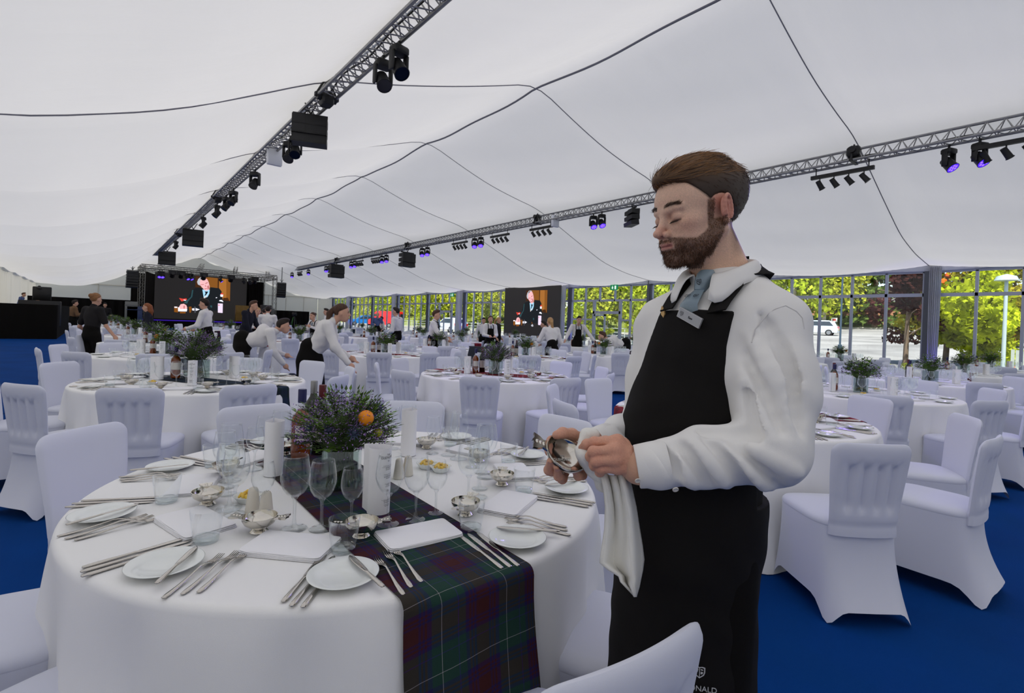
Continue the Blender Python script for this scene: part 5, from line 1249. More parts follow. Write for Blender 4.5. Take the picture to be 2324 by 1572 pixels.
def person(px, d, face, label, H=1.72, bend=0, top=M_SHIRT, low='trousers', apron=False, hair=('short', 'dark'), hands=None, yaw=None, z0=0, head_down=0, held=None, lowm=None, bald=False, crouch=0):
    """px: photo column of the body axis, d: distance along the view; face: way the person faces (world degrees)"""
    r = ray(px, 745); w = ORG + r * d; s = H / 1.75
    o = empty('person', (w[0], w[1], z0), D(face) - math.pi / 2)
    female = hair[0] in ('bun', 'pony', 'long')
    hipz = .93 * s - crouch; cb, sb_ = math.cos(bend), math.sin(bend)
    hip = np.array((0, 0, hipz)); T = lambda x, y, z: hip + np.array((x, y * cb + z * sb_, -y * sb_ + z * cb)) * np.array((s, s, s))
    neck = T(0, -.01, .53); hd = T(0, .02, .53) + np.array((0, .10 * math.sin(bend + head_down) + .01, .145 * math.cos(min(1.2, bend * .7 + head_down * .4)))) * s
    sh = [T(q * (.165 if female else .19), -.01, .47) for q in (-1, 1)]
    hands = hands or [(-.24, .06, .84), (.24, .06, .84)]
    hw_ = [np.array(h, float) * np.array((1, 1, 1)) for h in hands]; el = []
    for i, q in enumerate((-1, 1)):
        v = hw_[i] - sh[i]; L = np.linalg.norm(v); mx = .57 * s
        if L > mx: hw_[i] = sh[i] + v * mx / L; L = mx
        k = math.sqrt(max(0, (.29 * s) ** 2 - (L / 2) ** 2)); el.append((sh[i] + hw_[i]) / 2 + np.array((q * .45, -.55, -.7)) * k)
    lg = [(-.09 * s, 0), (.09 * s, .05 * s)]
    feet = [np.array((x, y, .07)) for x, y in lg]; knee = [np.array((x, y + .03 + crouch * .5, .49 * s - crouch * .3)) for x, y in lg]
    al = np.array([*sh, *el, *hw_, hd, hip, *feet]); lo, hi = al.min(0) - .24, al.max(0) + .24; lo[2] = -.03
    h = .0155
    # body
    b = SDF(lo, hi, h)
    b.cone(hip + (0, 0, .05), T(0, 0, .36), .075 * s, .085 * s, .04); b.cone(T(0, -.01, .40), hd, .05 * s, .05 * s, .02)
    b.ell(hd + (0, 0, .03), (.074 * s, .092 * s, .105 * s), .02); b.ell(hd + np.array((0, .035, -.045)) * s, (.052 * s, .058 * s, .07 * s), .02); b.cone(hd + np.array((0, .092, .01)) * s, hd + np.array((0, .112, -.02)) * s, .012, .015, .012)
    for q in (-1, 1): b.ell(hd + np.array((q * .076, -.005, .0)) * s, (.014, .02, .033), .008)
    for i in (0, 1):
        b.chain([sh[i], el[i], hw_[i]], [.034 * s, .034 * s, .029 * s], .02)
        dv = hw_[i] - el[i]; dv /= np.linalg.norm(dv) + 1e-6; b.ell(hw_[i] + dv * .06, (.035, .045, .045), .02)
        sd_ = np.cross(dv, (0, 0, 1)); sd_ /= np.linalg.norm(sd_) + 1e-6
        for f in (-1.5, -.5, .5, 1.5): b.cone(hw_[i] + dv * .09 + sd_ * f * .018, hw_[i] + dv * .16 + sd_ * f * .018, .011, .009, .008)
        b.cone(hw_[i] + dv * .03 + np.array((0, 0, .03)), hw_[i] + dv * .09 + np.array((0, 0, .05)), .012, .01, .01)
        b.chain([hip + ((-1, 1)[i] * .09 * s, 0, -.02), knee[i], feet[i]], [.06 * s, .045 * s, .036 * s], .02)
    V, F = b.nets(); meshobj('body', V, F, M_SKIN, o)
    if d < 20:
        g = MB(); fo = np.array((0, 1, 0))
        for q in (-1, 1):
            g.sphere(hd + np.array((q * .03, .086, .018)) * s, (.011 * s, .008 * s, .0055 * s), 8, 6); g.tube([hd + np.array((q * .014, .094, .036)) * s, hd + np.array((q * .045, .084, .036)) * s], .0035, 5)
        g.build('eyes_and_brows', HM['dark'], o)
        MB().tube([hd + np.array((x, .098 - 8 * x * x, -.062)) * s for x in (-.022, -.01, 0, .01, .022)], .0055, 6).build('mouth', M_LIP, o)
    # shirt or jacket
    c = SDF(lo, hi, h); ts = .012
    c.cone(hip + (0, 0, .02), T(0, .01, .2), .125 * s, .125 * s, .05); c.ell(T(0, 0, .33), (.175 * s, .125 * s, .2 * s), .05); c.cone(sh[0], sh[1], .065 * s, .065 * s, .05); c.cone(T(0, -.01, .46), T(0, .0, .545), .066 * s, .06 * s, .02)
    short = top is M_BLKS
    for i in (0, 1):
        e2 = el[i] if not short else sh[i] + (el[i] - sh[i]) * .75
        c.chain([sh[i], e2] + ([] if short else [hw_[i]]), [.07 * s, .06 * s] + ([] if short else [.043 * s]), .03)
    if not short: c.fn(lambda x, y, z: .006 * np.sin(x * 38 + z * 21) * np.sin(z * 33 - y * 17) + c.d, .001, 'cut')
    V, F = c.nets(); meshobj('jacket' if top in (M_NAVY, M_TAN) else 'shirt', V, F, top, o)
    # trousers or skirt
    t = SDF(lo, hi, h); lm = lowm or M_BLACK
    if low == 'trousers':
        t.cone(hip + (0, 0, .08), hip + (0, 0, -.03), .135 * s, .145 * s, .03)
        for i in (0, 1): t.chain([hip + ((-1, 1)[i] * .085 * s, 0, -.05), knee[i], feet[i] - (0, 0, .03)], [.10 * s, .078 * s, .062 * s], .04)
    else:
        zb = .52 * s if low == 'skirt' else .1; t.cone(hip + (0, 0, .1), hip + (0, 0, -.08), .13 * s, .16 * s, .03); t.cone(hip + (0, 0, -.08), (0, .02, zb + .02), .165 * s, .18 * s if low == 'skirt' else .26 * s, .05); t.fn(lambda x, y, z: zb - z, .004)
    V, F = t.nets(); meshobj(low if low != 'long' else 'skirt', V, F, lm, o)
    sm = SDF((-.3, -.25, -.03), (.3, .4, .14), .013)
    for f in feet: sm.cone(f + (0, -.03, -.035), f + (0, .15, -.045), .045, .035, .02)
    sm.fn(lambda x, y, z: .0 - z, .004); V, F = sm.nets(); meshobj('shoes', V, F, M_BLKPL, o)
    if apron:
        a = SDF(lo, hi, h); a.ell(T(0, .012, .26), (.16 * s, .14 * s, .26 * s), .03); a.cone(hip + (0, .02, .08), hip + (0, .02, -.38), .155 * s, .17 * s, .06)
        a.fn(lambda x, y, z: np.abs(x) - (.10 + .1 * np.clip((1.12 * s - z) * 3, 0, 1)) + 0 * y, .005); a.fn(lambda x, y, z: -(y - (z - hipz) * math.tan(bend) * .9) + .0 + 0 * x, .005); a.fn(lambda x, y, z: z - T(0, .1, .40)[2] + 0 * x, .005)
        V, F = a.nets(); meshobj('apron', V, F, M_BLACK, o)
        g = MB()
        for q in (-1, 1): g.tube([T(q * .09, .135, .38), T(q * .085, .09, .50), T(q * .07, -.02, .545), T(q * .02, -.085, .49)], .012, 6)
        g.build('apron_strap', M_BLACK, o)
        g = MB(); p, q = T(0, .10, .49), T(0, .145, .40); g.tube([p, q], [.014, .024], 6); g.build('tie', M_TIEB, o)
    # hair
    k = SDF(hd - .3, hd + .24, .011); k.ell(hd + np.array((0, -.012, .045)) * s, (.083 * s, .10 * s, .10 * s), .01)
    st = hair[0]
    if st == 'short': k.ell(hd + np.array((0, .04, .12)) * s, (.06 * s, .06 * s, .035 * s), .02)
    k.fn(lambda x, y, z: (y - hd[1]) - .03 * s - np.clip((z - hd[2] - .055 * s) * 2.2, -.06, .09) + 0 * x, .012)
    k.fn(lambda x, y, z: -(z - hd[2]) - .05 * s + 0 * x + 0 * y, .02)
    if st == 'bun': k.ell(hd + np.array((0, -.10, .08)) * s, (.045, .045, .045), .01)
    if st == 'pony': k.chain([hd + np.array((0, -.10, .07)) * s, hd + np.array((0, -.16, .0)) * s, hd + np.array((.02, -.17, -.15)) * s, hd + np.array((.02, -.15, -.26)) * s], [.03, .036, .032, .012], .015)
    if st == 'long': k.chain([hd + np.array((0, -.07, .03)) * s, hd + np.array((0, -.10, -.1)) * s, hd + np.array((0, -.12, -.22)) * s], [.07, .065, .03], .02)
    if not bald: V, F = k.nets(); meshobj('hair', V, F, HM[hair[1]], o)
    return tag(o, label, 'person', 'serving staff and crew in the tent')
person(706, 6.35, -28, 'girl with a ponytail in a white shirt and black skirt leaning over a table', 1.66, .54, low='skirt', hair=('pony', 'brown'), hands=[(-.1, .46, .86), (.25, .5, .80)], head_down=.5)
person(552, 8.0, -20, 'person in a white shirt bent double over a chair, black trousers', 1.7, 1.15, hair=('short', 'dark'), hands=[(-.15, .6, .72), (.18, .62, .6)], head_down=.2)
person(468, 11.5, 150, 'woman in a white shirt and long black skirt walking left before the big screen', 1.7, .05, low='long', hair=('short', 'dark'), hands=[(-.15, .33, 1.0), (.2, .3, .98)])
person(557, 13, -40, 'bearded man in a dark suit looking down, right of the big screen', 1.76, .16, top=M_NAVY, lowm=M_NAVY, hair=('short', 'brown'), hands=[(-.2, .35, .85), (.2, .3, .84)], head_down=.7)
person(582, 15.2, -95, 'blonde girl in white and black carrying bottles beside the suited man', 1.62, .2, apron=True, hair=('long', 'blonde'), hands=[(-.1, .32, 1.0), (.1, .32, 1.0)], head_down=.6)
person(606, 14.6, 70, 'dark-haired woman in a white shirt seen from behind near the stage corner', 1.66, .12, hair=('short', 'dark'), hands=[(-.2, .3, .85), (.26, .2, .85)])
person(597, 17, 60, 'person in white half hidden behind the blonde girl at the stage', 1.62, .1, hair=('short', 'dark'))
person(337, 13.5, 165, 'ginger-haired person in a dark jacket by the left stage column', 1.58, .05, top=M_NAVY, lowm=M_NAVY, hair=('long', 'ginger'))
person(208, 9.6, 40, 'woman in a black short-sleeved shirt seen from behind at the left row', 1.68, .06, top=M_BLKS, hair=('bun', 'fair'), hands=[(-.22, .12, .9), (.28, .2, .86)])
person(165, 20, 20, 'man in a tan jacket standing by the black platform', 1.7, .03, top=M_TAN, hair=('short', 'dark'), hands=[(-.05, .3, 1.15), (.12, .32, 1.1)])
person(237, 27, -100, 'man dressed in black in the dark left of the stage', 1.72, 0, top=M_BLKS, hair=('short', 'dark'))
person(901, 14.4, 125, 'dark-haired boy in a white shirt with black apron tied behind, facing left by the windows', 1.74, .03, apron=True, hair=('short', 'dark'), hands=[(-.2, .2, .95), (.22, .1, .85)])
person(983, 12.2, -38, 'boy in a white shirt and black apron facing right with a tray', 1.66, .06, apron=True, hair=('short', 'brown'), hands=[(-.1, .34, .98), (.2, .38, .95)])
person(1112, 15, -112, 'smiling waitress in white shirt and black apron wiping with a cloth', 1.62, 0, apron=True, hair=('bun', 'brown'), hands=[(-.08, .3, 1.0), (.1, .3, 1.0)])
person(1097, 19, -120, 'dark-haired person in white behind the smiling waitress', 1.6, 0, hair=('short', 'dark'))
person(1130, 19, -60, 'blonde woman dressed in black behind the smiling waitress', 1.64, 0, top=M_BLKS, hair=('pony', 'blonde'))
person(1311, 16, -125, 'waiter in white shirt and black apron with arms spread over a table', 1.74, .12, apron=True, hair=('short', 'dark'), hands=[(-.5, .25, .95), (.45, .35, .95)], head_down=.8)
person(1254, 12, 62, 'blonde waitress with a ponytail seen from behind before the side screen', 1.62, .3, hair=('pony', 'blonde'), hands=[(-.25, .35, 1.0), (.25, .3, .85)], head_down=.4)
person(1262, 17.5, 130, 'person in a white shirt bending away behind the blonde ponytail', 1.72, .75, hair=('short', 'dark'), hands=[(-.2, .5, .75), (.2, .5, .75)])
person(1421, 13.2, 140, 'waiter bent double beside the double door, black trousers towards us', 1.74, 1.3, hair=('short', 'brown'), hands=[(-.2, .6, .6), (.2, .6, .6)])
person(856, 26, -110, 'bald man in a blue shirt, hand at his chin, standing by the red van window', 1.76, 0, top=M_BLUES, bald=True, hands=[(-.04, .16, 1.42), (.16, .26, 1.1)])
person(869, 26.5, 160, 'dark-haired person in pale clothes beside the bald man', 1.55, .1, hair=('short', 'dark'))
person(717, 14, -150, 'dark-haired waitress in white and black carrying a bottle by the black drape', 1.52, .15, apron=True, hair=('bun', 'brown'), hands=[(-.1, .3, 1.1), (.15, .3, 1.0)], head_down=.5)
person(741, 19, 175, 'dark-haired boy in white at the corner of the window wall', 1.72, 0, hair=('short', 'dark'))
person(44, 30.6, -15, 'man in a blue shirt standing behind the black platform edge', 1.72, .15, top=M_BLUES, hair=('short', 'brown'), z0=.5, head_down=.3)
person(66, 30.6, -40, 'person in a brown top crouching behind the black platform edge', 1.6, .9, top=M_TAN, hair=('short', 'brown'), z0=.5)
# ------------------------------------------------------------------ the waiter in front
def lp(px, py, d):
    w = atd(px, py, d); return np.array((w[0] * rt0.x + w[1] * rt0.y, w[0] * fw0.x + w[1] * fw0.y, w[2]))
WO = np.array((.47, 1.16, 0.0))
waiter = empty('person', tuple(WO[0] * np.array(rt0) + WO[1] * np.array(fw0)), -YAW)
L_ = lambda px, py, d: lp(px, py, d) - WO
tag(waiter, 'bearded waiter in white shirt and long black apron polishing a silver cup', 'person')
# head frame
HY, HT, HS = D(70), D(13), .985
fh = np.array((-math.sin(HY), -math.cos(HY), 0)); zz = np.array((0, 0, 1.))
hf = fh * math.cos(HT) - zz * math.sin(HT); hu = fh * math.sin(HT) + zz * math.cos(HT); hl = np.cross(hu, hf)
HC = L_(1645, 470, 1.11) - hl * .078 * HS + hf * .016 * HS
toL = lambda P: HC + (np.asarray(P)[..., 0:1] * hf + np.asarray(P)[..., 1:2] * hl + np.asarray(P)[..., 2:3] * hu * .955) * HS
toH = lambda P: np.stack([(P - HC) @ hf, (P - HC) @ hl, (P - HC) @ hu], -1) / HS
h = SDF((-.13, -.11, -.20), (.14, .11, .15), .0021)
h.ell((-.020, 0, .036), (.104, .076, .086), .02)
h.ell((.030, 0, .030), (.062, .060, .066), .03)
h.ell((.034, 0, -.03), (.058, .058, .075), .025)
for s in (-1, 1):
    h.cone((-.012, s * .058, -.045), (.058, s * .026, -.098), .020, .018, .025)   # jaw line
    h.ell((.052, s * .043, -.018), (.028, .020, .018), .02)                         # cheek bone
    h.ell((.050, s * .036, -.055), (.030, .020, .030), .02)
h.ell((.078, 0, -.100), (.020, .022, .017), .018)                                   # chin
h.ell((.078, 0, -.066), (.020, .028, .022), .018)                                   # muzzle
for s in (-1, 1):
    h.ell((.092, s * .030, -.001), (.017, .019, .0125), .016, 'sub')                # eye sockets
    h.ell((.0735, s * .031, -.001), (.0155, .0165, .0125), .004)                    # closed lids
    h.cone((.0885, s * .012, .0165), (.0745, s * .046, .020), .0065, .005, .012)    # brow ridge
h.cone((.086, 0, .012), (.101, 0, -.020), .0075, .0085, .010)
h.cone((.101, 0, -.020), (.1155, 0, -.0335), .0082, .0098, .006)
for s in (-1, 1):
    h.ell((.098, s * .0125, -.0385), (.011, .008, .0085), .006)
    h.ell((.1035, s * .0065, -.0465), (.005, .0034, .004), .003, 'sub')
h.ell((.0985, 0, -.0605), (.0065, .020, .0050), .005); h.ell((.0965, 0, -.0715), (.0070, .018, .0055), .005)
h.cone((.108, -.019, -.0662), (.108, .019, -.0662), .0022, .0022, .003, 'sub')
h.cone((.103, 0, -.0480), (.104, 0, -.056), .0018, .002, .004, 'sub')
# ears
for s in (-1, 1):
    ax = np.array((.96, s * .28, -.05)); ay = np.array((-.28, s * .95, .0)); ax /= np.linalg.norm(ax); az = np.array((-.16, 0, .987)); az -= ax * (az @ ax); az /= np.linalg.norm(az); ay = np.cross(az, ax)
    M = np.array((ax, ay, az)); c = np.array((-.016, s * .080, -.004)); E = lambda p: c + p[0] * ax + p[1] * ay * (1 if ay[1] * s > 0 else -1) + p[2] * az
    h.ell(c, (.0185, .0058, .0315), .004, M=M)
    h.ell(E((.003, .010, .002)), (.0105, .0095, .0185), .004, 'sub', M)
    pts = [(.013 * math.cos(t) - .001, .0068, .004 + .0285 * math.sin(t)) for t in np.linspace(-.6, 4.2, 14)]
    for a, b in zip(pts[:-1], pts[1:]): h.cone(E(a), E(b), .0036, .0036, .003)
    h.cone(E((-.006, .004, .016)), E((-.004, .003, -.012)), .0032, .003, .004); h.ell(E((.006, .002, -.028)), (.009, .006, .008), .004, M=M)
    h.ell(E((.0135, .003, -.006)), (.004, .004, .007), .003, M=M)
# neck
nd = -hu * .985 - hf * .17
h.cone((-.030, 0, -.055), (-.062, 0, -.165), .055, .060, .02); h.cone((.0, 0, -.085), (-.028, 0, -.185), .034, .040, .025)
HV, HF = h.nets(1)
def skincol(P, nz=True):
    r = np.random.RandomState(1); base = np.tile(np.array(lin(228, 188, 164)[:3]), (len(P), 1)); x, y, z = P.T; ay = np.abs(y)
    def blend(m, c, k=1.0):
        nonlocal base; m = np.clip(m, 0, 1)[:, None] * k; base = base * (1 - m) + np.array(lin(*c)[:3]) * m
    G = lambda cx, cy, cz, rr: np.exp(-(((x - cx) ** 2 + (ay - cy) ** 2 + (z - cz) ** 2) / rr ** 2))
    blend(G(.108, 0, -.034, .018), (200, 128, 112), .7); blend(G(.065, .045, -.025, .022), (202, 134, 114), .5)
    blend(sstep(.062, .075, ay) * sstep(.03, .0, x) * sstep(-.045, -.02, z) * sstep(.05, .02, z), (206, 132, 116), .75)
    lips = np.exp(-(((z + .066) / .0085) ** 2)) * sstep(.024, .018, ay) * sstep(.088, .094, x); blend(lips, (178, 104, 100), .9)
    blend(np.exp(-((z + .0662) / .0016) ** 2) * sstep(.022, .018, ay) * (x > .09), (110, 60, 58), .8)
    blend(np.exp(-(((z + .0095 - .0) / .0020) ** 2)) * sstep(.047, .043, ay) * sstep(.014, .018, ay) * (x > .066), (66, 44, 38), .9)      # lashes
    blend(G(.085, .030, .004, .010), (182, 128, 112), .45)
    bz = .0265 + .004 * np.sin(np.clip((ay - .012) / .038, 0, 1) * 3.0) ; blend(np.exp(-(((z - bz) / .0042) ** 2)) * sstep(.010, .014, ay) * sstep(.052, .042, ay) * (x > .055), (72, 50, 38), .85)   # brows
    bd = beardmask(P); blend(bd, (92, 64, 48), .72)
    blend(hairmask(P), (70, 52, 40), .8)
    blend(sstep(-.03, -.055, x) * sstep(-.13, -.09, z) * sstep(.0, -.06, z), (120, 90, 74), .5)
    return base * (1 + .05 * r.randn(len(P), 1))
def beardmask(P):
    x, y, z = P.T; ay = np.abs(y)
    top = np.interp(x, [-.02, .005, .02, .035, .055, .075, .09, .12], [-.02, -.02, -.035, -.048, -.058, -.055, -.0475, -.0475])   # upper edge of the beard
    m = sstep(top + .004, top - .004, z) * sstep(-.018, -.008, x + np.clip(-.03 - z, 0, .1) * -.25)
    m = m * sstep(-.135, -.118, z) * np.where((z < -.105) & (x < .02), 0, 1)
    m = np.maximum(m, sstep(.045, .055, ay) * sstep(.003, .008, x) * sstep(.027, .020, x) * sstep(-.06, -.05, z) * sstep(.03, .02, z))   # sideburn
    lipx = np.exp(-(((z + .0665) / .0095) ** 4)) * sstep(.026, .021, ay) * (x > .08)
    return np.clip(m - lipx, 0, 1) * (1 - (np.abs(z + .046) < .004) * (ay < .012))
def hairmask(P):
    x, y, z = P.T; ay = np.abs(y)
    fr = np.interp(z, [-.09, -.06, -.02, .02, .045, .06, .072, .081, .10, .14], [-.06, -.054, -.046, .014, .037, .049, .057, .075, .088, .1])
    m = sstep(fr + .004, fr - .004, x) * sstep(-.092, -.075, z)
    ear = sstep(.040, .036, np.sqrt((x + .014) ** 2 + ((z + .002) * .95) ** 2)); return m * (1 - ear * (ay > .05))
SKIN = mat('waiter_skin', lin(228, 188, 164), .5, .35, attr='col', bump=(260, .12), sub=.12)
parts = [(toL(HV), HF, skincol(HV))]
# hands ---------------------------------------------------------------
def hand(fingers, thumb, palm, wrist, fore, box):
    al = np.array([p for f in fingers + [thumb] for p in f] + [wrist]); s = SDF(al.min(0) - .03, al.max(0) + .045, .0019)
    for f, r in zip(fingers, (.0098, .0102, .0097, .0086)):
        s.chain(f, [r * 1.12, r * 1.02, r * .95, r * .82][:len(f)], .004)
        for p in f[1:-1]: s.ell(p, (r * 1.12,) * 3, .004)
    s.chain(thumb, [.0155, .0122, .0112, .0095][:len(thumb)], .007)
    for f, r in zip(fingers, (.0150, .0150, .0142, .0130)):
        s.cone(f[0], palm + (f[0] - palm) * .2, r * .86, .019, .012)
    s.cone(palm, wrist, .021, .025, .014); s.cone(palm + (thumb[0] - palm) * .3, thumb[0], .018, .0155, .012); s.cone(wrist, fore, .026, .031, .012)
    V, F = s.nets(1)
    r = np.random.RandomState(2); c = np.tile(np.array(lin(214, 160, 136)[:3]), (len(V), 1))
    for f in fingers:
        for p in f[:2]: m = np.exp(-((np.linalg.norm(V - p, axis=1) / .013) ** 2))[:, None] * .45; c = c * (1 - m) + np.array(lin(208, 132, 112)[:3]) * m
    return V, F, c * (1 + .04 * r.randn(len(V), 1))
lw = L_(1436, 1056, 1.0)
LFI = [[L_(1402, 1001, 1.0), L_(1349, 1003, 1.01), L_(1332, 1008, 1.02), L_(1321, 1016, 1.03)], [L_(1397, 1021, .985), L_(1347, 1025, .985), L_(1341, 1036, 1.0), L_(1350, 1040, 1.02)], [L_(1398, 1043, .98), L_(1353, 1047, .98), L_(1349, 1056, .995), L_(1358, 1058, 1.015)], [L_(1404, 1062, .985), L_(1364, 1064, .985), L_(1361, 1071, 1.0), L_(1370, 1072, 1.015)]]
LTH = [L_(1412, 1012, 1.03), L_(1375, 1003, 1.045), L_(1345, 1004, 1.05), L_(1322, 1012, 1.05)]
parts.append(hand(LFI, LTH, L_(1418, 1036, 1.005), lw, L_(1475, 1064, .985), None))
RFI = [[L_(1282, 1004, 1.12), L_(1252, 1000, 1.105), L_(1243, 1012, 1.08), L_(1245, 1026, 1.065)], [L_(1284, 1028, 1.12), L_(1252, 1068, 1.09), L_(1246, 1066, 1.06), L_(1250, 1046, 1.035)], [L_(1294, 1044, 1.12), L_(1276, 1086, 1.085), L_(1268, 1080, 1.055), L_(1265, 1060, 1.03)], [L_(1308, 1050, 1.12), L_(1322, 1078, 1.09), L_(1312, 1080, 1.06), L_(1303, 1066, 1.04)]]
RTH = [L_(1322, 1000, 1.11), L_(1298, 985, 1.095), L_(1277, 982, 1.075), L_(1263, 987, 1.062)]
rw = L_(1352, 1008, 1.13)
parts.append(hand(RFI, RTH, L_(1312, 1020, 1.125), rw, L_(1385, 1010, 1.16), None))
nails = MB()
def nail(tip, prev, out, w=.0058):
    t = tip - prev; t /= np.linalg.norm(t); o = out - t * (out @ t); o /= np.linalg.norm(o); s = np.cross(t, o); c = tip + o * .0068 - t * .001
    nails.grid([[c + t * v + s * u * w + o * (.0012 - .0022 * u * u) for u in np.linspace(-1, 1, 7)] for v in (-.006, -.002, .003, .0065)])
camdir = lambda p: -(p + WO - np.array((0, 0, CH)))
for f in RFI: nail(f[-1], f[-2], camdir(f[-1]))
nail(RTH[-1], RTH[-2], camdir(RTH[-1]) + np.array((0, 0, .8)))
# torso, arms and legs under the clothes ------------------------------
BY = D(54); bf = np.array((-math.sin(BY), -math.cos(BY), 0)); bl = np.array((math.cos(BY), -math.sin(BY), 0))
NB = L_(1648, 600, 1.17); NB = np.array((NB[0], NB[1], 0)); BC = NB - bf * .0
XS = lambda z: -.072 * np.clip((1.44 - z) / .36, 0, 1)
B_ = lambda f, l, z: BC + bf * f + bl * l + np.array((float(XS(z)), 0, z))
lsh, rsh = L_(1752, 735, 1.06), L_(1505, 742, 1.30); lel, rel = L_(1748, 1024, .955), L_(1470, 985, 1.30); lwr, rwr = L_(1450, 1058, .995), L_(1362, 1008, 1.15)
t = SDF((-.45, -.45, -.02), (.40, .35, 1.52), .011)
t.cone(B_(0, 0, 1.12), B_(-.02, 0, 1.28), .10, .10, .05); t.cone(B_(-.03, 0, 1.36), toL(np.array((-.06, 0, -.15))), .07, .056, .03); t.chain([lsh, lel, lwr, lwr + (lwr - lel) * -.02], [.05, .042, .030, .03], .03); t.chain([rsh, rel, rwr], [.05, .042, .03], .03)
for s in (-1, 1): t.chain([B_(0, s * .085, .92), B_(.01, s * .085, .5), B_(-.02, s * .085, .08)], [.07, .055, .042], .03)
t.cone(B_(0, 0, 1.1), B_(0, 0, .95), .10, .11, .04); TV, TF = t.nets(1); parts.append((TV, TF, np.tile(np.array(lin(212, 166, 140)[:3]), (len(TV), 1))))
k = 0; Vs_, Fs_, Cs_ = [], [], []
for V, F, C in parts: Vs_.append(V); Fs_.append(F + k); Cs_.append(C); k += len(V)
meshobj('body', np.concatenate(Vs_), np.concatenate(Fs_), SKIN, waiter, np.concatenate(Cs_))
nails.build('fingernails', mat('nail', lin(214, 160, 146), .3, .5), waiter, smooth='all')
def onsurf(PV, px, py):
    """first point of a surface seen at a photo pixel"""
    dv = ray(px, py); dl = np.array((dv[0] * rt0.x + dv[1] * rt0.y, dv[0] * fw0.x + dv[1] * fw0.y, dv[2])); o0 = np.array((0, 0, CH)) - WO
    tt = (PV - o0) @ dl / (dl @ dl); dist = np.linalg.norm(PV - o0 - tt[:, None] * dl, axis=1); return PV[np.argmin(np.where(dist < .007, tt, 9))]
onsurf0 = onsurf
# shirt ---------------------------------------------------------------
WSH = mat('waiter_shirt', lin(236, 235, 234), .75, .22, bump=(700, .08))
def torso(s, e):
    M = np.array((bl, bf, zz))
    s.ell(B_(.0, 0, 1.10), (.142 + e, .112 + e, .27), .06, M=M); s.ell(B_(.006, 0, 1.27), (.148 + e, .108 + e, .185 + e), .06, M=M)
    s.cone(B_(.0, -.115, 1.375), B_(.0, .115, 1.375), .072 + e, .072 + e, .06)
    return s
def wrinkle(s, amp):
    def f(x, y, z):
        a = np.sin(x * 46 + z * 30 + 2.2 * np.sin(z * 17 + y * 9)) * np.sin(z * 21 - x * 12 + y * 26 + 1.6 * np.sin(x * 23)); b = np.sin(z * 60 + x * 22 + 3 * np.sin(y * 14 + x * 9)) * .45
        return s.d + amp * (a + b)
    s.d = np.broadcast_to(f(*s.blk(s.lo, s.lo + s.h * s.n)[1]), s.n).astype(np.float32)
s = SDF((-.42, -.40, .80), (.40, .34, 1.56), .0052)
torso(s, 0)
s.cone(B_(.0, -.01, 1.41), B_(.004, -.012, 1.458), .078, .060, .035)
s.cone(B_(-.02, .05, 1.445), lsh + (0, 0, .0), .055, .062, .04); s.cone(B_(-.02, -.05, 1.445), rsh, .055, .060, .04)
le1 = lsh * .5 + lel * .5
s.chain([lsh + np.array((.0, 0, -.01)), le1 + np.array((.008, 0, 0)), lel + np.array((.004, .0, .01))], [.068, .077, .068], .03)
lm = lel * .5 + lwr * .5
s.chain([lel, lm + np.array((0, 0, .004)), lwr + (lel - lwr) * .14, lwr], [.066, .055, .042, .039], .02)
s.chain([rsh, rel * .5 + rsh * .5, rel, rel * .5 + rwr * .5, rwr], [.068, .07, .066, .054, .040], .03)
wrinkle(s, .0022)
def fold(A, Bp, t0, p0, t1, p1, R0, R1, r_, op, side):
    ax = (Bp - A) / np.linalg.norm(Bp - A); n1 = np.array(side, float); n1 -= ax * (n1 @ ax); n1 /= np.linalg.norm(n1); n2 = np.cross(ax, n1); P = []
    for u in np.linspace(0, 1, 7):
        t_, ph = t0 + (t1 - t0) * u, D(p0 + (p1 - p0) * u); P.append(A + (Bp - A) * t_ + (n1 * math.cos(ph) + n2 * math.sin(ph)) * (R0 + (R1 - R0) * t_))
    s.chain(P, [r_ * (.35 + .65 * math.sin(math.pi * min(1, max(0, .06 + .88 * i / 6)))) for i in range(7)], .02, op)
CAM_ = np.array((-.1, -1, 0.1))
for t0, p0, t1, p1, r_, op in [(.05, 40, .62, -25, .006, 'sub'), (.18, 62, .8, -12, .007, 'add'), (.35, 66, .92, 8, .0065, 'sub'), (.5, 70, 1.0, 25, .007, 'add'), (.3, 10, .9, -20, .006, 'sub'), (.62, 60, 1.02, 40, .006, 'sub')]:
    fold(lsh, lel, t0, p0, t1, p1, .066, .067, r_ * .9, op, CAM_)
for t0, p0, t1, p1, r_, op in [(.0, -70, .30, 40, .0065, 'sub'), (.08, -75, .42, 30, .007, 'add'), (.2, -70, .5, 50, .006, 'sub'), (.38, -60, .62, 60, .006, 'add'), (.5, -50, .70, 55, .005, 'sub'), (.62, -60, .78, 40, .005, 'add'), (.72, -20, .84, 70, .004, 'sub'), (.1, 40, .5, 75, .006, 'sub'), (-.1, -30, .2, 20, .006, 'add')]:
    fold(lel, lwr, t0, p0, t1, p1, .066, .042, r_, op, CAM_)
for t0, p0, t1, p1, r_, op in [(.2, -60, .8, 20, .006, 'sub'), (.4, -70, 1.0, 10, .006, 'add'), (.6, -60, 1.0, 40, .006, 'sub')]:
    fold(rsh, rel, t0, p0, t1, p1, .066, .066, r_, op, CAM_); fold(rel, rwr, t0 * .8, p0, t1 * .8, p1, .062, .044, r_, op, CAM_)
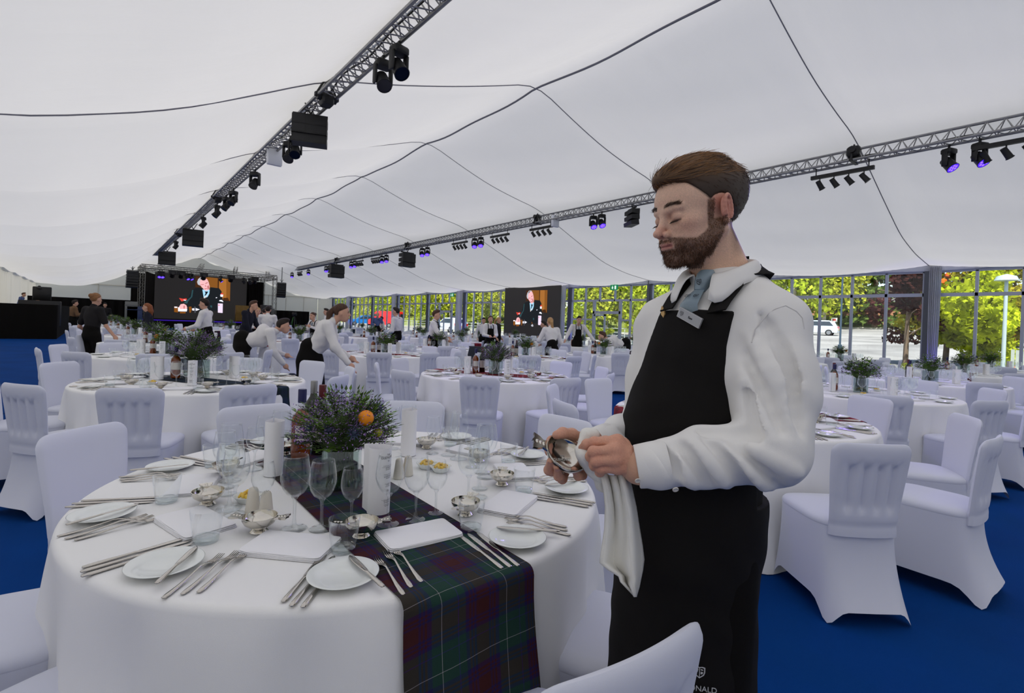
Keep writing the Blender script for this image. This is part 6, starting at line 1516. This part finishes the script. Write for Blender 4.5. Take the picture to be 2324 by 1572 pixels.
wd = (lwr - lel) / np.linalg.norm(lwr - lel); s.fn(lambda x, y, z: np.where((x < 5), ((x - lwr[0]) * wd[0] + (y - lwr[1]) * wd[1] + (z - lwr[2]) * wd[2]) * (np.abs(x - lwr[0]) < .10) * (np.abs(y - lwr[1]) < .10) * (np.abs(z - lwr[2]) < .10) - .02 * ((np.abs(x - lwr[0]) >= .10) | (np.abs(y - lwr[1]) >= .10) | (np.abs(z - lwr[2]) >= .10)), 0), .002)
hn = lwr + wd * .0; s.cone(lwr + wd * .03, lwr - wd * .035, .0335, .0335, .003, 'sub')
V, F = s.nets(1); shirt = meshobj('shirt', V, F, WSH, waiter)
SHV = V
sp = [onsurf0(SHV, *c) for c in ((1700, 775), (1712, 740), (1735, 712), (1762, 697), (1790, 692), (1812, 700), (1826, 718), (1832, 745))]
g = MB(); g.tube([a for a in sp], .0013, 6); g.build('shoulder_seam', mat('seam_thread', lin(214, 212, 212), .8), shirt)
# cuff: a plain band with a button
def ringband(c, ax, r0, r1, m, name, par, up=(0, 0, 1), n=40, lobes=0):
    ax = ax / np.linalg.norm(ax); u = np.cross(ax, up); u /= np.linalg.norm(u); w = np.cross(ax, u); L = []
    for t, r in ((-.5, r0), (-.47, r0 + .0015), (0, (r0 + r1) / 2 + .002), (.47, r1 + .0015), (.5, r1), (.47, r1 - .002), (-.4, r0 - .003)):
        L.append([c + ax * t * .062 + (u * math.cos(a) + w * math.sin(a)) * (r + lobes * math.sin(3 * a + t)) for a in np.linspace(0, 2 * math.pi, n, endpoint=False)])
    g = MB(); g.loops(L); return g.build(name, m, par, smooth='all')
cf = ringband(lwr - wd * .026, wd, .0445, .0405, WSH, 'cuff', shirt, lobes=.001)
u_ = np.array((0, -1., -.15)); u_ -= wd * (u_ @ wd); u_ /= np.linalg.norm(u_)
def button(p, nrm, r=.0055):
    g = MB(); nrm = nrm / np.linalg.norm(nrm); a = np.cross(nrm, (0, 0, 1)); a /= np.linalg.norm(a); b = np.cross(nrm, a)
    g.loops([[p + nrm * z + (a * math.cos(t) + b * math.sin(t)) * q for t in np.linspace(0, 6.2832, 18, endpoint=False)] for q, z in ((r, 0), (r, .0015), (r * .8, .0022), (r * .7, .0012), (.0003, .0012))], True, False)
    g.build('button', mat('shirt_button', lin(220, 216, 208), .3), shirt, smooth='all')
button(L_(1447, 1090, .952), np.array((.05, -1., -.5)))
button(L_(1533, 1110, .905), np.array((.05, -1., -.6)))
ringband(rwr, (rwr - rel), .042, .037, WSH, 'cuff', shirt, lobes=.002)
# collar with two points
g = MB(); A = np.linspace(D(20), D(340), 46); cn = toL(np.array((-.058, 0, -.150))); cn = np.array((cn[0], cn[1], 1.445)); cn = B_(.004, -.012, 1.492)
def cpt(a, r, z): return cn + bf * math.cos(a) * r * .98 + bl * math.sin(a) * r + np.array((0, 0, z))
rows = []
for t in np.linspace(0, 1, 9):
    row = []
    for a in A:
        fr = max(0, math.cos(a)); back = max(0, -math.cos(a)); point = max(0, math.exp(-((abs(math.atan2(math.sin(a), math.cos(a))) - .52) / .30) ** 2))
        if t < .35: q = t / .35; r = .0655 + .003 * q; z = -.035 + (.062 + .018 * back - .030 * fr) * q
        else: q = (t - .35) / .65; r = .0685 + (.022 + .020 * fr + .010 * point) * q ** .8; z = (.027 + .018 * back - .030 * fr) - (.036 + .034 * point) * q + .012 * math.sin(q * math.pi)
        row.append(cpt(a, r, z))
    rows.append(row)
g.grid(rows); col_o = g.build('collar', WSH, shirt, smooth='all'); sm_ = col_o.modifiers.new('thick', 'SOLIDIFY'); sm_.thickness = .0022
# tie
TIE = mat('waiter_tie', lin(128, 146, 158), .35, .5, bump=(300, .1))
def bpl(c, f, l, z): return c + bf * f + bl * l + zz * z
kn = cn + bf * .066 - zz * .020
def fs(l, z):
    q = SHV - B_(0, 0, z); ll, ff = q @ bl, q @ bf; m = (np.abs(ll - l) < .014) & (np.abs(q[:, 2]) < .009); return ff[m].max()
g = MB(); L = []
for z, w, th in ((.030, .015, .012), (.022, .021, .016), (.006, .0205, .019), (-.016, .0145, .016), (-.022, .012, .008)):
    L.append([bpl(kn, th * max(-.3, math.cos(a)) - z * .45, w * math.sin(a), z) for a in np.linspace(0, 6.2832, 20, endpoint=False)])
g.loops(L, True, True); tie = g.build('tie', TIE, waiter)
bp_ = [kn + bf * .012 - zz * .016] + [B_(max(fs(-.01, z_), .070 + .2 * (1.45 - z_)) + .010, -.010, z_) for z_ in (1.440, 1.420)] + [B_(fs(-.01, 1.40) - .004, -.010, 1.398)]
g = MB(); g.grid([[c + bl * u * w + bf * .008 * (1 - u * u) for u in np.linspace(-1, 1, 9)] for c, w in zip(bp_, (.0125, .0185, .022, .026))]); g.build('blade', TIE, tie, smooth='all')
CR = mat('tie_motif', lin(34, 36, 44), .6)
def crest(c, x, z_, n, w, m, par, name):
    """little shield outline: x, z_ in-plane directions, n outwards"""
    x = x / np.linalg.norm(x); z_ = z_ / np.linalg.norm(z_); n = n / np.linalg.norm(n); g = MB()
    sh = [(-1, .9), (-.5, 1.02), (0, .92), (.5, 1.02), (1, .9), (1, 0), (.8, -.55), (0, -1.15), (-.8, -.55), (-1, 0)]
    P = lambda p, k=1: c + x * p[0] * w * k + z_ * p[1] * w * k + n * .0016
    for i in range(len(sh)):
        a, b = sh[i], sh[(i + 1) % len(sh)]; g.add([P(a), P(b), P(b, .8), P(a, .8)], [(0, 1, 2, 3)])
    g.add([P((-.06, .8)), P((.06, .8)), P((.06, -.9)), P((-.06, -.9))], [(0, 1, 2, 3)])
    g.add([P((-.6, .5)), P((-.2, .6)), P((-.3, .0)), P((-.6, .1))], [(0, 1, 2, 3)]); g.add([P((.2, .6)), P((.65, .5)), P((.6, .3)), P((.2, .35))], [(0, 1, 2, 3)]); g.add([P((.2, .1)), P((.65, .05)), P((.55, -.3)), P((.2, -.4))], [(0, 1, 2, 3)])
    return g.build(name, m, par, smooth=False)
crest(bpl(kn, .0195, .003, .0), bl + zz * .1, zz - bl * .1, bf, .0062, CR, tie, 'woven_crest')
for q in (-.010, .011): crest(bp_[1] + bf * .0085 + bl * q, bl, bp_[0] - bp_[1], bf, .0062, CR, tie, 'woven_crest')
# apron --------------------------------------------------------------
APR = mat('apron_cloth', lin(20, 18, 18), .85, .2, bump=(900, .25))
a = SDF((-.36, -.36, .18), (.36, .34, 1.46), .0052)
torso(a, .009)
a.cone(B_(.0, 0, 1.12), B_(.0, 0, .92), .150, .155, .06); a.cone(B_(.0, 0, .95), B_(.0, .0, .25), .155, .172, .06)
fl = lambda x, y, z=None: ((x - BC[0] - XS(z)) * bf[0] + (y - BC[1]) * bf[1], (x - BC[0] - XS(z)) * bl[0] + (y - BC[1]) * bl[1])
def cutbib(x, y, z):
    f, l = fl(x, y, z); hw = np.interp(z, [.9, 1.06, 1.12, 1.18, 1.26, 1.33, 1.42], [.6, .30, .175, .140, .108, .093, .088]); return np.abs(l + .004) - hw
a.fn(cutbib, .006); a.fn(lambda x, y, z: np.where(z > 1.0, -(fl(x, y, z)[0]) + .0 * z, -.5), .006); a.fn(lambda x, y, z: z - 1.408 + 0 * x + 0 * y, .004); a.fn(lambda x, y, z: .30 - z + 0 * x + 0 * y, .004)
wrinkle(a, .0016)
V, F = a.nets(1); apr = meshobj('apron', V, F, APR, waiter)
# waist fold of the apron
b = SDF((-.34, -.34, .90), (.34, .32, 1.16), .0052); b.cone(B_(.0, 0, 1.13), B_(.0, 0, .9), .1545, .160, .05)
b.fn(lambda x, y, z: z - 1.10 + 0 * x + 0 * y, .004); b.fn(lambda x, y, z: (.985 + .30 * np.abs(fl(x, y, z)[1] - .05) ** 1.6) - z, .004); b.fn(lambda x, y, z: -(fl(x, y, z)[0]) - .06 + 0 * z, .01)
V, F = b.nets(1); meshobj('folded_waistband', V, F, APR, apr)
# neck strap: over the shoulders and round the collar
def strip(pts, nrm, w, name, m, par, th=.003):
    P = [np.array(p) for p in pts]; g = MB(); rows = []
    for i, p in enumerate(P):
        tt = P[min(i + 1, len(P) - 1)] - P[max(0, i - 1)]; tt /= np.linalg.norm(tt); n = np.array(nrm[i], float); n -= tt * (n @ tt); n /= np.linalg.norm(n); s_ = np.cross(tt, n)
        rows.append([p + s_ * u * w + n * (th if k else 0) for u, k in ((-1, 0), (-1, 1), (0, 1), (1, 1), (1, 0))])
    g.loops(rows, True, True); return g.build(name, m, par)
def strap(pix, tail, q, w):
    P = [onsurf(np.concatenate([SHV, APV]), *c) for c in pix]; P = [p + (p - B_(0, 0, p[2])) * 0 + bf * .006 + zz * .004 for p in P] + tail
    N = [bf + zz * .15 * i for i in range(len(pix))] + [zz + bl * q * .5 + bf * .2, bl * q * .7 - bf * .6 + zz * .5, -bf + zz * .3][:len(tail)]
    strip(P, N, w, 'neck_strap', APR, apr)
APV = np.array([v.co for v in apr.data.vertices])
strap([(1631, 706), (1646, 680), (1665, 648), (1686, 618)], [B_(-.026, .080, 1.502), B_(-.062, .058, 1.503), B_(-.09, .0, 1.497)], 1, .0215)
strap([(1512, 703), (1528, 676), (1546, 652)], [B_(.0, -.074, 1.500), B_(-.06, -.06, 1.530), B_(-.10, .0, 1.533)], -1, .017)
# name badge and leaf pin
def onbib(px, py):
    """first point of the apron seen at a photo pixel"""
    dirv = ray(px, py); dl = np.array((dirv[0] * rt0.x + dirv[1] * rt0.y, dirv[0] * fw0.x + dirv[1] * fw0.y, dirv[2])); o0 = np.array((0, 0, CH)) - WO
    tt = (APV - o0) @ dl / (dl @ dl); dist = np.linalg.norm(APV - o0 - tt[:, None] * dl, axis=1); near = dist < .006
    i = np.argmin(np.where(near, tt, 9)); return APV[i]
APV = np.array([v.co for v in apr.data.vertices])
bc = onbib(1565, 718); SLV = mat('badge_silver', lin(196, 196, 200), .3, .5, metal=.6)
bx = onbib(1592, 732) - onbib(1538, 705); bx /= np.linalg.norm(bx); bn = np.cross(bx, zz); bn = bn if bn @ bf > 0 else -bn; bn /= np.linalg.norm(bn); bz = np.cross(bn, bx); bz = bz if bz[2] > 0 else -bz
g = MB(); g.obox(bc + bn * .008, bx * .0325, bz * .0115, bn * .0022); bd = g.build('name_badge', SLV, waiter, smooth=False)
g = MB(); g.obox(bc + bn * .0103, bx * .0312, bz * .0102, bn * .0003); g.build('badge_face', mat('badge_face', lin(176, 178, 182), .5), bd, smooth=False)
crest(bc + bn * .0095 - bx * .022, bx, bz, bn, .0048, mat('badge_crest', lin(96, 98, 104), .5), bd, 'badge_crest')
text('badge_name', 'Sam', .007, mat('badge_ink', lin(60, 60, 64), .6), bd, frame3(bc + bn * .0112 + bx * .004, bx, bn))
pc_ = onbib(1509, 703); g = MB(); L = [(0, .014), (.005, .004), (.0055, -.004), (.001, -.013), (-.004, -.006), (-.004, .004)]
g.loops([[pc_ + bn * q + bl * (x - .2 * z_) + zz * z_ for x, z_ in L] for q in (.004, .008)], True, True); g.build('leaf_pin', mat('gold_pin', lin(206, 168, 110), .4, .5, metal=.3), waiter, smooth=False)
# embroidered crest and words low on the apron
wc = onbib(1593, 1525); THR = mat('white_thread', lin(196, 196, 198), .8)
ax_ = np.array((math.cos(.15), -math.sin(.15), 0)); an = np.array((-.15, -1, 0))
crest(onbib(1590, 1526) + an * .002, ax_, zz, an, .011, THR, apr, 'embroidered_crest')
for body, px, py, sz in (('MACDONALD', 1573, 1561, .0155), ('HOTELS & RESORTS', 1575, 1577, .0095)):
    p = onbib(px, py) + an * .006; text('embroidered_words', body, sz, THR, apr, frame3(p, ax_, an))
# trousers and shoes
t = SDF((-.34, -.34, .03), (.34, .34, 1.05), .009)
for s_ in (-1, 1): t.chain([B_(0, s_ * .085, .95), B_(.01, s_ * .09, .5), B_(-.02, s_ * .09, .09)], [.085, .075, .065], .03)
V, F = t.nets(1); meshobj('trousers', V, F, M_BLACK, waiter)
t = SDF((-.4, -.45, -.01), (.4, .35, .16), .007)
for s_ in (-1, 1): t.cone(B_(-.05, s_ * .09, .045), B_(.16, s_ * .10, .04), .042, .036, .02)
t.fn(lambda x, y, z: .001 - z + 0 * x + 0 * y, .003); V, F = t.nets(1); meshobj('shoes', V, F, M_BLKPL, waiter)
# hair ---------------------------------------------------------------
q = SDF((-.165, -.115, -.12), (.14, .115, .19), .0032)
q.ell((-.026, 0, .042), (.112, .0795, .094), .01); q.ell((.028, 0, .034), (.064, .0655, .070), .02); q.ell((.028, 0, .096), (.068, .054, .032), .03); q.ell((-.02, 0, .112), (.07, .058, .030), .03); q.ell((-.10, 0, .055), (.038, .055, .055), .03)
def hcut(x, y, z):
    fr = np.interp(z, [-.10, -.06, -.02, .02, .045, .06, .072, .081, .088, .11, .14], [-.062, -.054, -.046, .014, .036, .048, .056, .074, .094, .104, .12]); return x - fr + 0 * y
q.fn(hcut, .006); q.fn(lambda x, y, z: -z - .085 + .25 * (x + .09) + 0 * y, .01)
q.fn(lambda x, y, z: np.where(np.abs(y) > .045, .036 - np.sqrt((x + .012) ** 2 + ((z + .006) * .9) ** 2), -1), .005)
HRV, HRF = q.nets(1); r = np.random.RandomState(3); sx, sy, sz_ = HRV.T
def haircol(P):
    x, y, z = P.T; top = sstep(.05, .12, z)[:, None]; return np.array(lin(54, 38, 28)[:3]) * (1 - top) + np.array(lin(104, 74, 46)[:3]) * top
HRM = mat('waiter_hair', lin(70, 48, 32), .5, .35, attr='col')
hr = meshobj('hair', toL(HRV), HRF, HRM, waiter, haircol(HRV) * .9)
def strands(name, P, Dv, Ln, rad, colr, parent, seg=6, wob=.15, lift=None, seed=1):
    r = np.random.RandomState(seed); N = len(P); Dv = Dv / np.linalg.norm(Dv, axis=1)[:, None]; T = np.linspace(0, 1, seg); bend = r.randn(N, 3) * wob
    pts = np.zeros((N, seg, 3))
    for i, t_ in enumerate(T): pts[:, i] = P + (Dv * t_ + bend * t_ * t_ * .5 + (lift * t_ * t_ if lift is not None else 0)) * Ln[:, None]
    cu = bpy.data.hair_curves.new(name); cu.add_curves([seg] * N); cu.attributes['position'].data.foreach_set('vector', toL(pts.reshape(-1, 3)).astype('f').ravel())
    ra = cu.attributes.get('radius') or cu.attributes.new('radius', 'FLOAT', 'POINT'); ra.data.foreach_set('value', np.tile(rad * np.linspace(1, .35, seg), N).astype('f'))
    m = bpy.data.materials.new(name); m.use_nodes = True; b = m.node_tree.nodes['Principled BSDF']; b.inputs['Base Color'].default_value = colr; b.inputs['Roughness'].default_value = .45; b.inputs['Specular IOR Level'].default_value = .35
    cu.materials.append(m); o = bpy.data.objects.new(name, cu); COL.objects.link(o); o.parent = parent; return o
def vnorm(V, F):
    n = np.cross(V[F[:, 2]] - V[F[:, 0]], V[F[:, 3]] - V[F[:, 1]]); N = np.zeros_like(V)
    for i in range(4): np.add.at(N, F[:, i], n)
    return N / (np.linalg.norm(N, axis=1)[:, None] + 1e-12)
N_ = vnorm(HRV, HRF); out = (N_ @ np.array((1, 0, 0)) < .97) & (np.linalg.norm(HRV - np.array((0, 0, .02)), axis=1) > .07)
ii = r.choice(np.where(out)[0], 5200); P = HRV[ii] - N_[ii] * .0015 + r.randn(len(ii), 3) * .001; nn = N_[ii]; top = sstep(.055, .09, P[:, 2])[:, None]
flow = np.array((-1., 0, .12)) * top + np.array((-.45, 0, -.9)) * (1 - top); flow = flow + np.c_[np.zeros(len(P)), .35 * np.sign(P[:, 1]) * sstep(.02, .06, np.abs(P[:, 1])), np.zeros(len(P))] * top; flow -= nn * (flow * nn).sum(1)[:, None] * .85; flow += nn * (.06 + .10 * top * sstep(.02, .09, P[:, 0])[:, None]) + r.randn(len(P), 3) * .07
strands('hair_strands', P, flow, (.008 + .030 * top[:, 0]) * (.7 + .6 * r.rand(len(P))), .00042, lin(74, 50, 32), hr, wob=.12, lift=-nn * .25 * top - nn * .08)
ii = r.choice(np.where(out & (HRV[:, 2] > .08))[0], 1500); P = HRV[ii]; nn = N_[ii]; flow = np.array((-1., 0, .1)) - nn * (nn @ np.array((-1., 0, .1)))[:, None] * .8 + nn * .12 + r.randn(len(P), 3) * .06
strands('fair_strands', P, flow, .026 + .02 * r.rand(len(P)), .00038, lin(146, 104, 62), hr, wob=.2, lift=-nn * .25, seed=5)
NH = vnorm(HV, HF); bm = beardmask(HV); vis = bm > .35; w = np.where(vis)[0]; ii = r.choice(w, 5200); P = HV[ii] + r.randn(len(ii), 3) * .0008; nn = NH[ii]
flow = nn * .55 + np.array((.15, 0, -.85)) + r.randn(len(P), 3) * .25; lower = sstep(-.05, -.10, P[:, 2])
strands('beard', P, flow, (.0032 + .0045 * lower) * (.6 + .8 * r.rand(len(P))), .00032, lin(84, 56, 38), waiter, seg=4, wob=.5, seed=7)
ii = r.choice(np.where(bm > .5)[0], 1200); P = HV[ii]; strands('ginger_beard_hairs', P, NH[ii] * .6 + np.array((.15, 0, -.8)) + r.randn(len(P), 3) * .3, .004 + .004 * r.rand(len(P)), .0003, lin(140, 92, 58), waiter, seg=4, wob=.5, seed=9)
x, y, z = HV.T; ay = np.abs(y); bz = .0265 + .004 * np.sin(np.clip((ay - .012) / .038, 0, 1) * 3.0)
ii = r.choice(np.where((np.abs(z - bz) < .0036) & (ay > .011) & (ay < .049) & (x > .055))[0], 260); P = HV[ii]; strands('eyebrows', P, NH[ii] * .25 + np.c_[np.full(len(P), -.3), np.sign(P[:, 1]), np.full(len(P), .12)] + r.randn(len(P), 3) * .15, .007 + .003 * r.rand(len(P)), .0003, lin(62, 42, 30), waiter, seg=4, wob=.3, seed=11)
la = []; 
for s_ in (-1, 1):
    for t_ in np.linspace(.018, .044, 34): la.append((.0885 - 10 * (t_ - .031) ** 2 - .0005, s_ * t_, -.0105))
la = np.array(la); strands('eyelashes', la, np.c_[np.full(len(la), .8), la[:, 1] * 6, np.full(len(la), -.55)], np.full(len(la), .0075), .00032, lin(34, 24, 20), waiter, seg=4, wob=.1, seed=12)
# silver cup in the hands and the polishing cloth ------------------------
qn = np.array((.36, -.56, .75)); qn /= np.linalg.norm(qn); qx = np.array((-1., 0, .1)); qx -= qn * (qx @ qn); qx /= np.linalg.norm(qx); qy = np.cross(qn, qx)
qc = lp(1287, 1027, 1.055) - qn * .042
def w3(v): return Vector((v[0] * rt0.x + v[1] * fw0.x, v[0] * rt0.y + v[1] * fw0.y, v[2]))
cup = newobj('quaich', ME_QB); wx, wy, wz = w3(qx), w3(qy), w3(qn); wl = w3(qc)
cup.matrix_world = Matrix(((wx.x, wy.x, wz.x, wl.x), (wx.y, wy.y, wz.y, wl.y), (wx.z, wy.z, wz.z, wl.z), (0, 0, 0, 1)))
newobj('lug_handle', ME_QH, cup)
ENG = mat('engraving', lin(236, 234, 228), .5, .4)
text('engraved_words', 'THE', .006, ENG, cup, Matrix.Translation((.0, -.009, .0185)) @ Matrix.Rotation(math.radians(200), 4, 'Z')); text('engraved_words', 'GLENLIVET', .0085, ENG, cup, Matrix.Translation((.0, .001, .0185)) @ Matrix.Rotation(math.radians(200), 4, 'Z'))
tag(cup, 'silver two-handled cup held in the waiter hands', 'quaich')
TW = mat('polishing_cloth', lin(240, 239, 234), .85, .2, bump=(600, .15))
a_, b_ = L_(1290, 960, 1.0), L_(1400, 1130, 1.0); s = SDF(np.minimum(a_, b_) - .06, np.maximum(a_, b_) + (.06, .12, .06), .0028)
CL = lambda *a: L_(*a)
s.chain([CL(1318, 1000, 1.05), CL(1330, 990, 1.06), CL(1348, 984, 1.065)], [.010, .014, .012], .012); s.chain([CL(1314, 1018, 1.04), CL(1328, 1030, 1.03), CL(1336, 1048, 1.035)], [.008, .016, .014], .012)
s.chain([CL(1328, 1018, 1.05), CL(1338, 1040, 1.05), CL(1352, 1064, 1.05), CL(1366, 1082, 1.04)], [.016, .02, .019, .013], .012); s.chain([CL(1355, 1078, 1.06), CL(1366, 1100, 1.06), CL(1374, 1112, 1.055)], [.014, .013, .007], .01)
wrinkle(s, .0035)
V, F = s.nets(1); V = V + WO
tow = meshobj('polishing_cloth', V - lp(1370, 1080, 1.04), F, TW); p = w3(lp(1370, 1080, 1.04)); tow.location = p; tow.rotation_euler.z = -YAW
OT_ = lp(1370, 1080, 1.04)
g = MB(); Lft = [(1362, 1074), (1371, 1110), (1376, 1165), (1370, 1225), (1362, 1275), (1374, 1288), (1404, 1300)]; 
rows = []
lf = [(1364, 1072), (1371, 1105), (1376, 1150), (1374, 1200), (1367, 1245), (1362, 1275), (1380, 1290), (1404, 1305), (1408, 1318), (1440, 1352)]
rg = [(1422, 1072), (1432, 1105), (1442, 1150), (1449, 1195), (1456, 1235), (1460, 1268), (1457, 1292), (1453, 1310), (1449, 1330), (1442, 1353)]
for i, (a_, b_) in enumerate(zip(lf, rg)):
    row = []; t_ = i / 9
    for j, u in enumerate(np.linspace(0, 1, 25)):
        pxx = a_[0] + (b_[0] - a_[0]) * u; pyy = a_[1] + (b_[1] - a_[1]) * u + 6 * math.sin(u * 3.1) * (1 - t_)
        dd = 1.025 - .022 * math.sin(u * 9.5 + .8 + t_ * .8) * (.35 + .65 * min(1, t_ * 2)) - .012 * math.sin(u * 17 + 2 * t_) * (1 - t_) - .015 * math.sin(u * math.pi); row.append(lp(pxx, pyy, dd) - OT_)
    rows.append(row)
g.grid(rows); hg = g.build('hanging_end', TW, tow, smooth='all'); md = hg.modifiers.new('thick', 'SOLIDIFY'); md.thickness = .003
tag(tow, 'white polishing cloth hanging from the waiter hand', 'cloth')
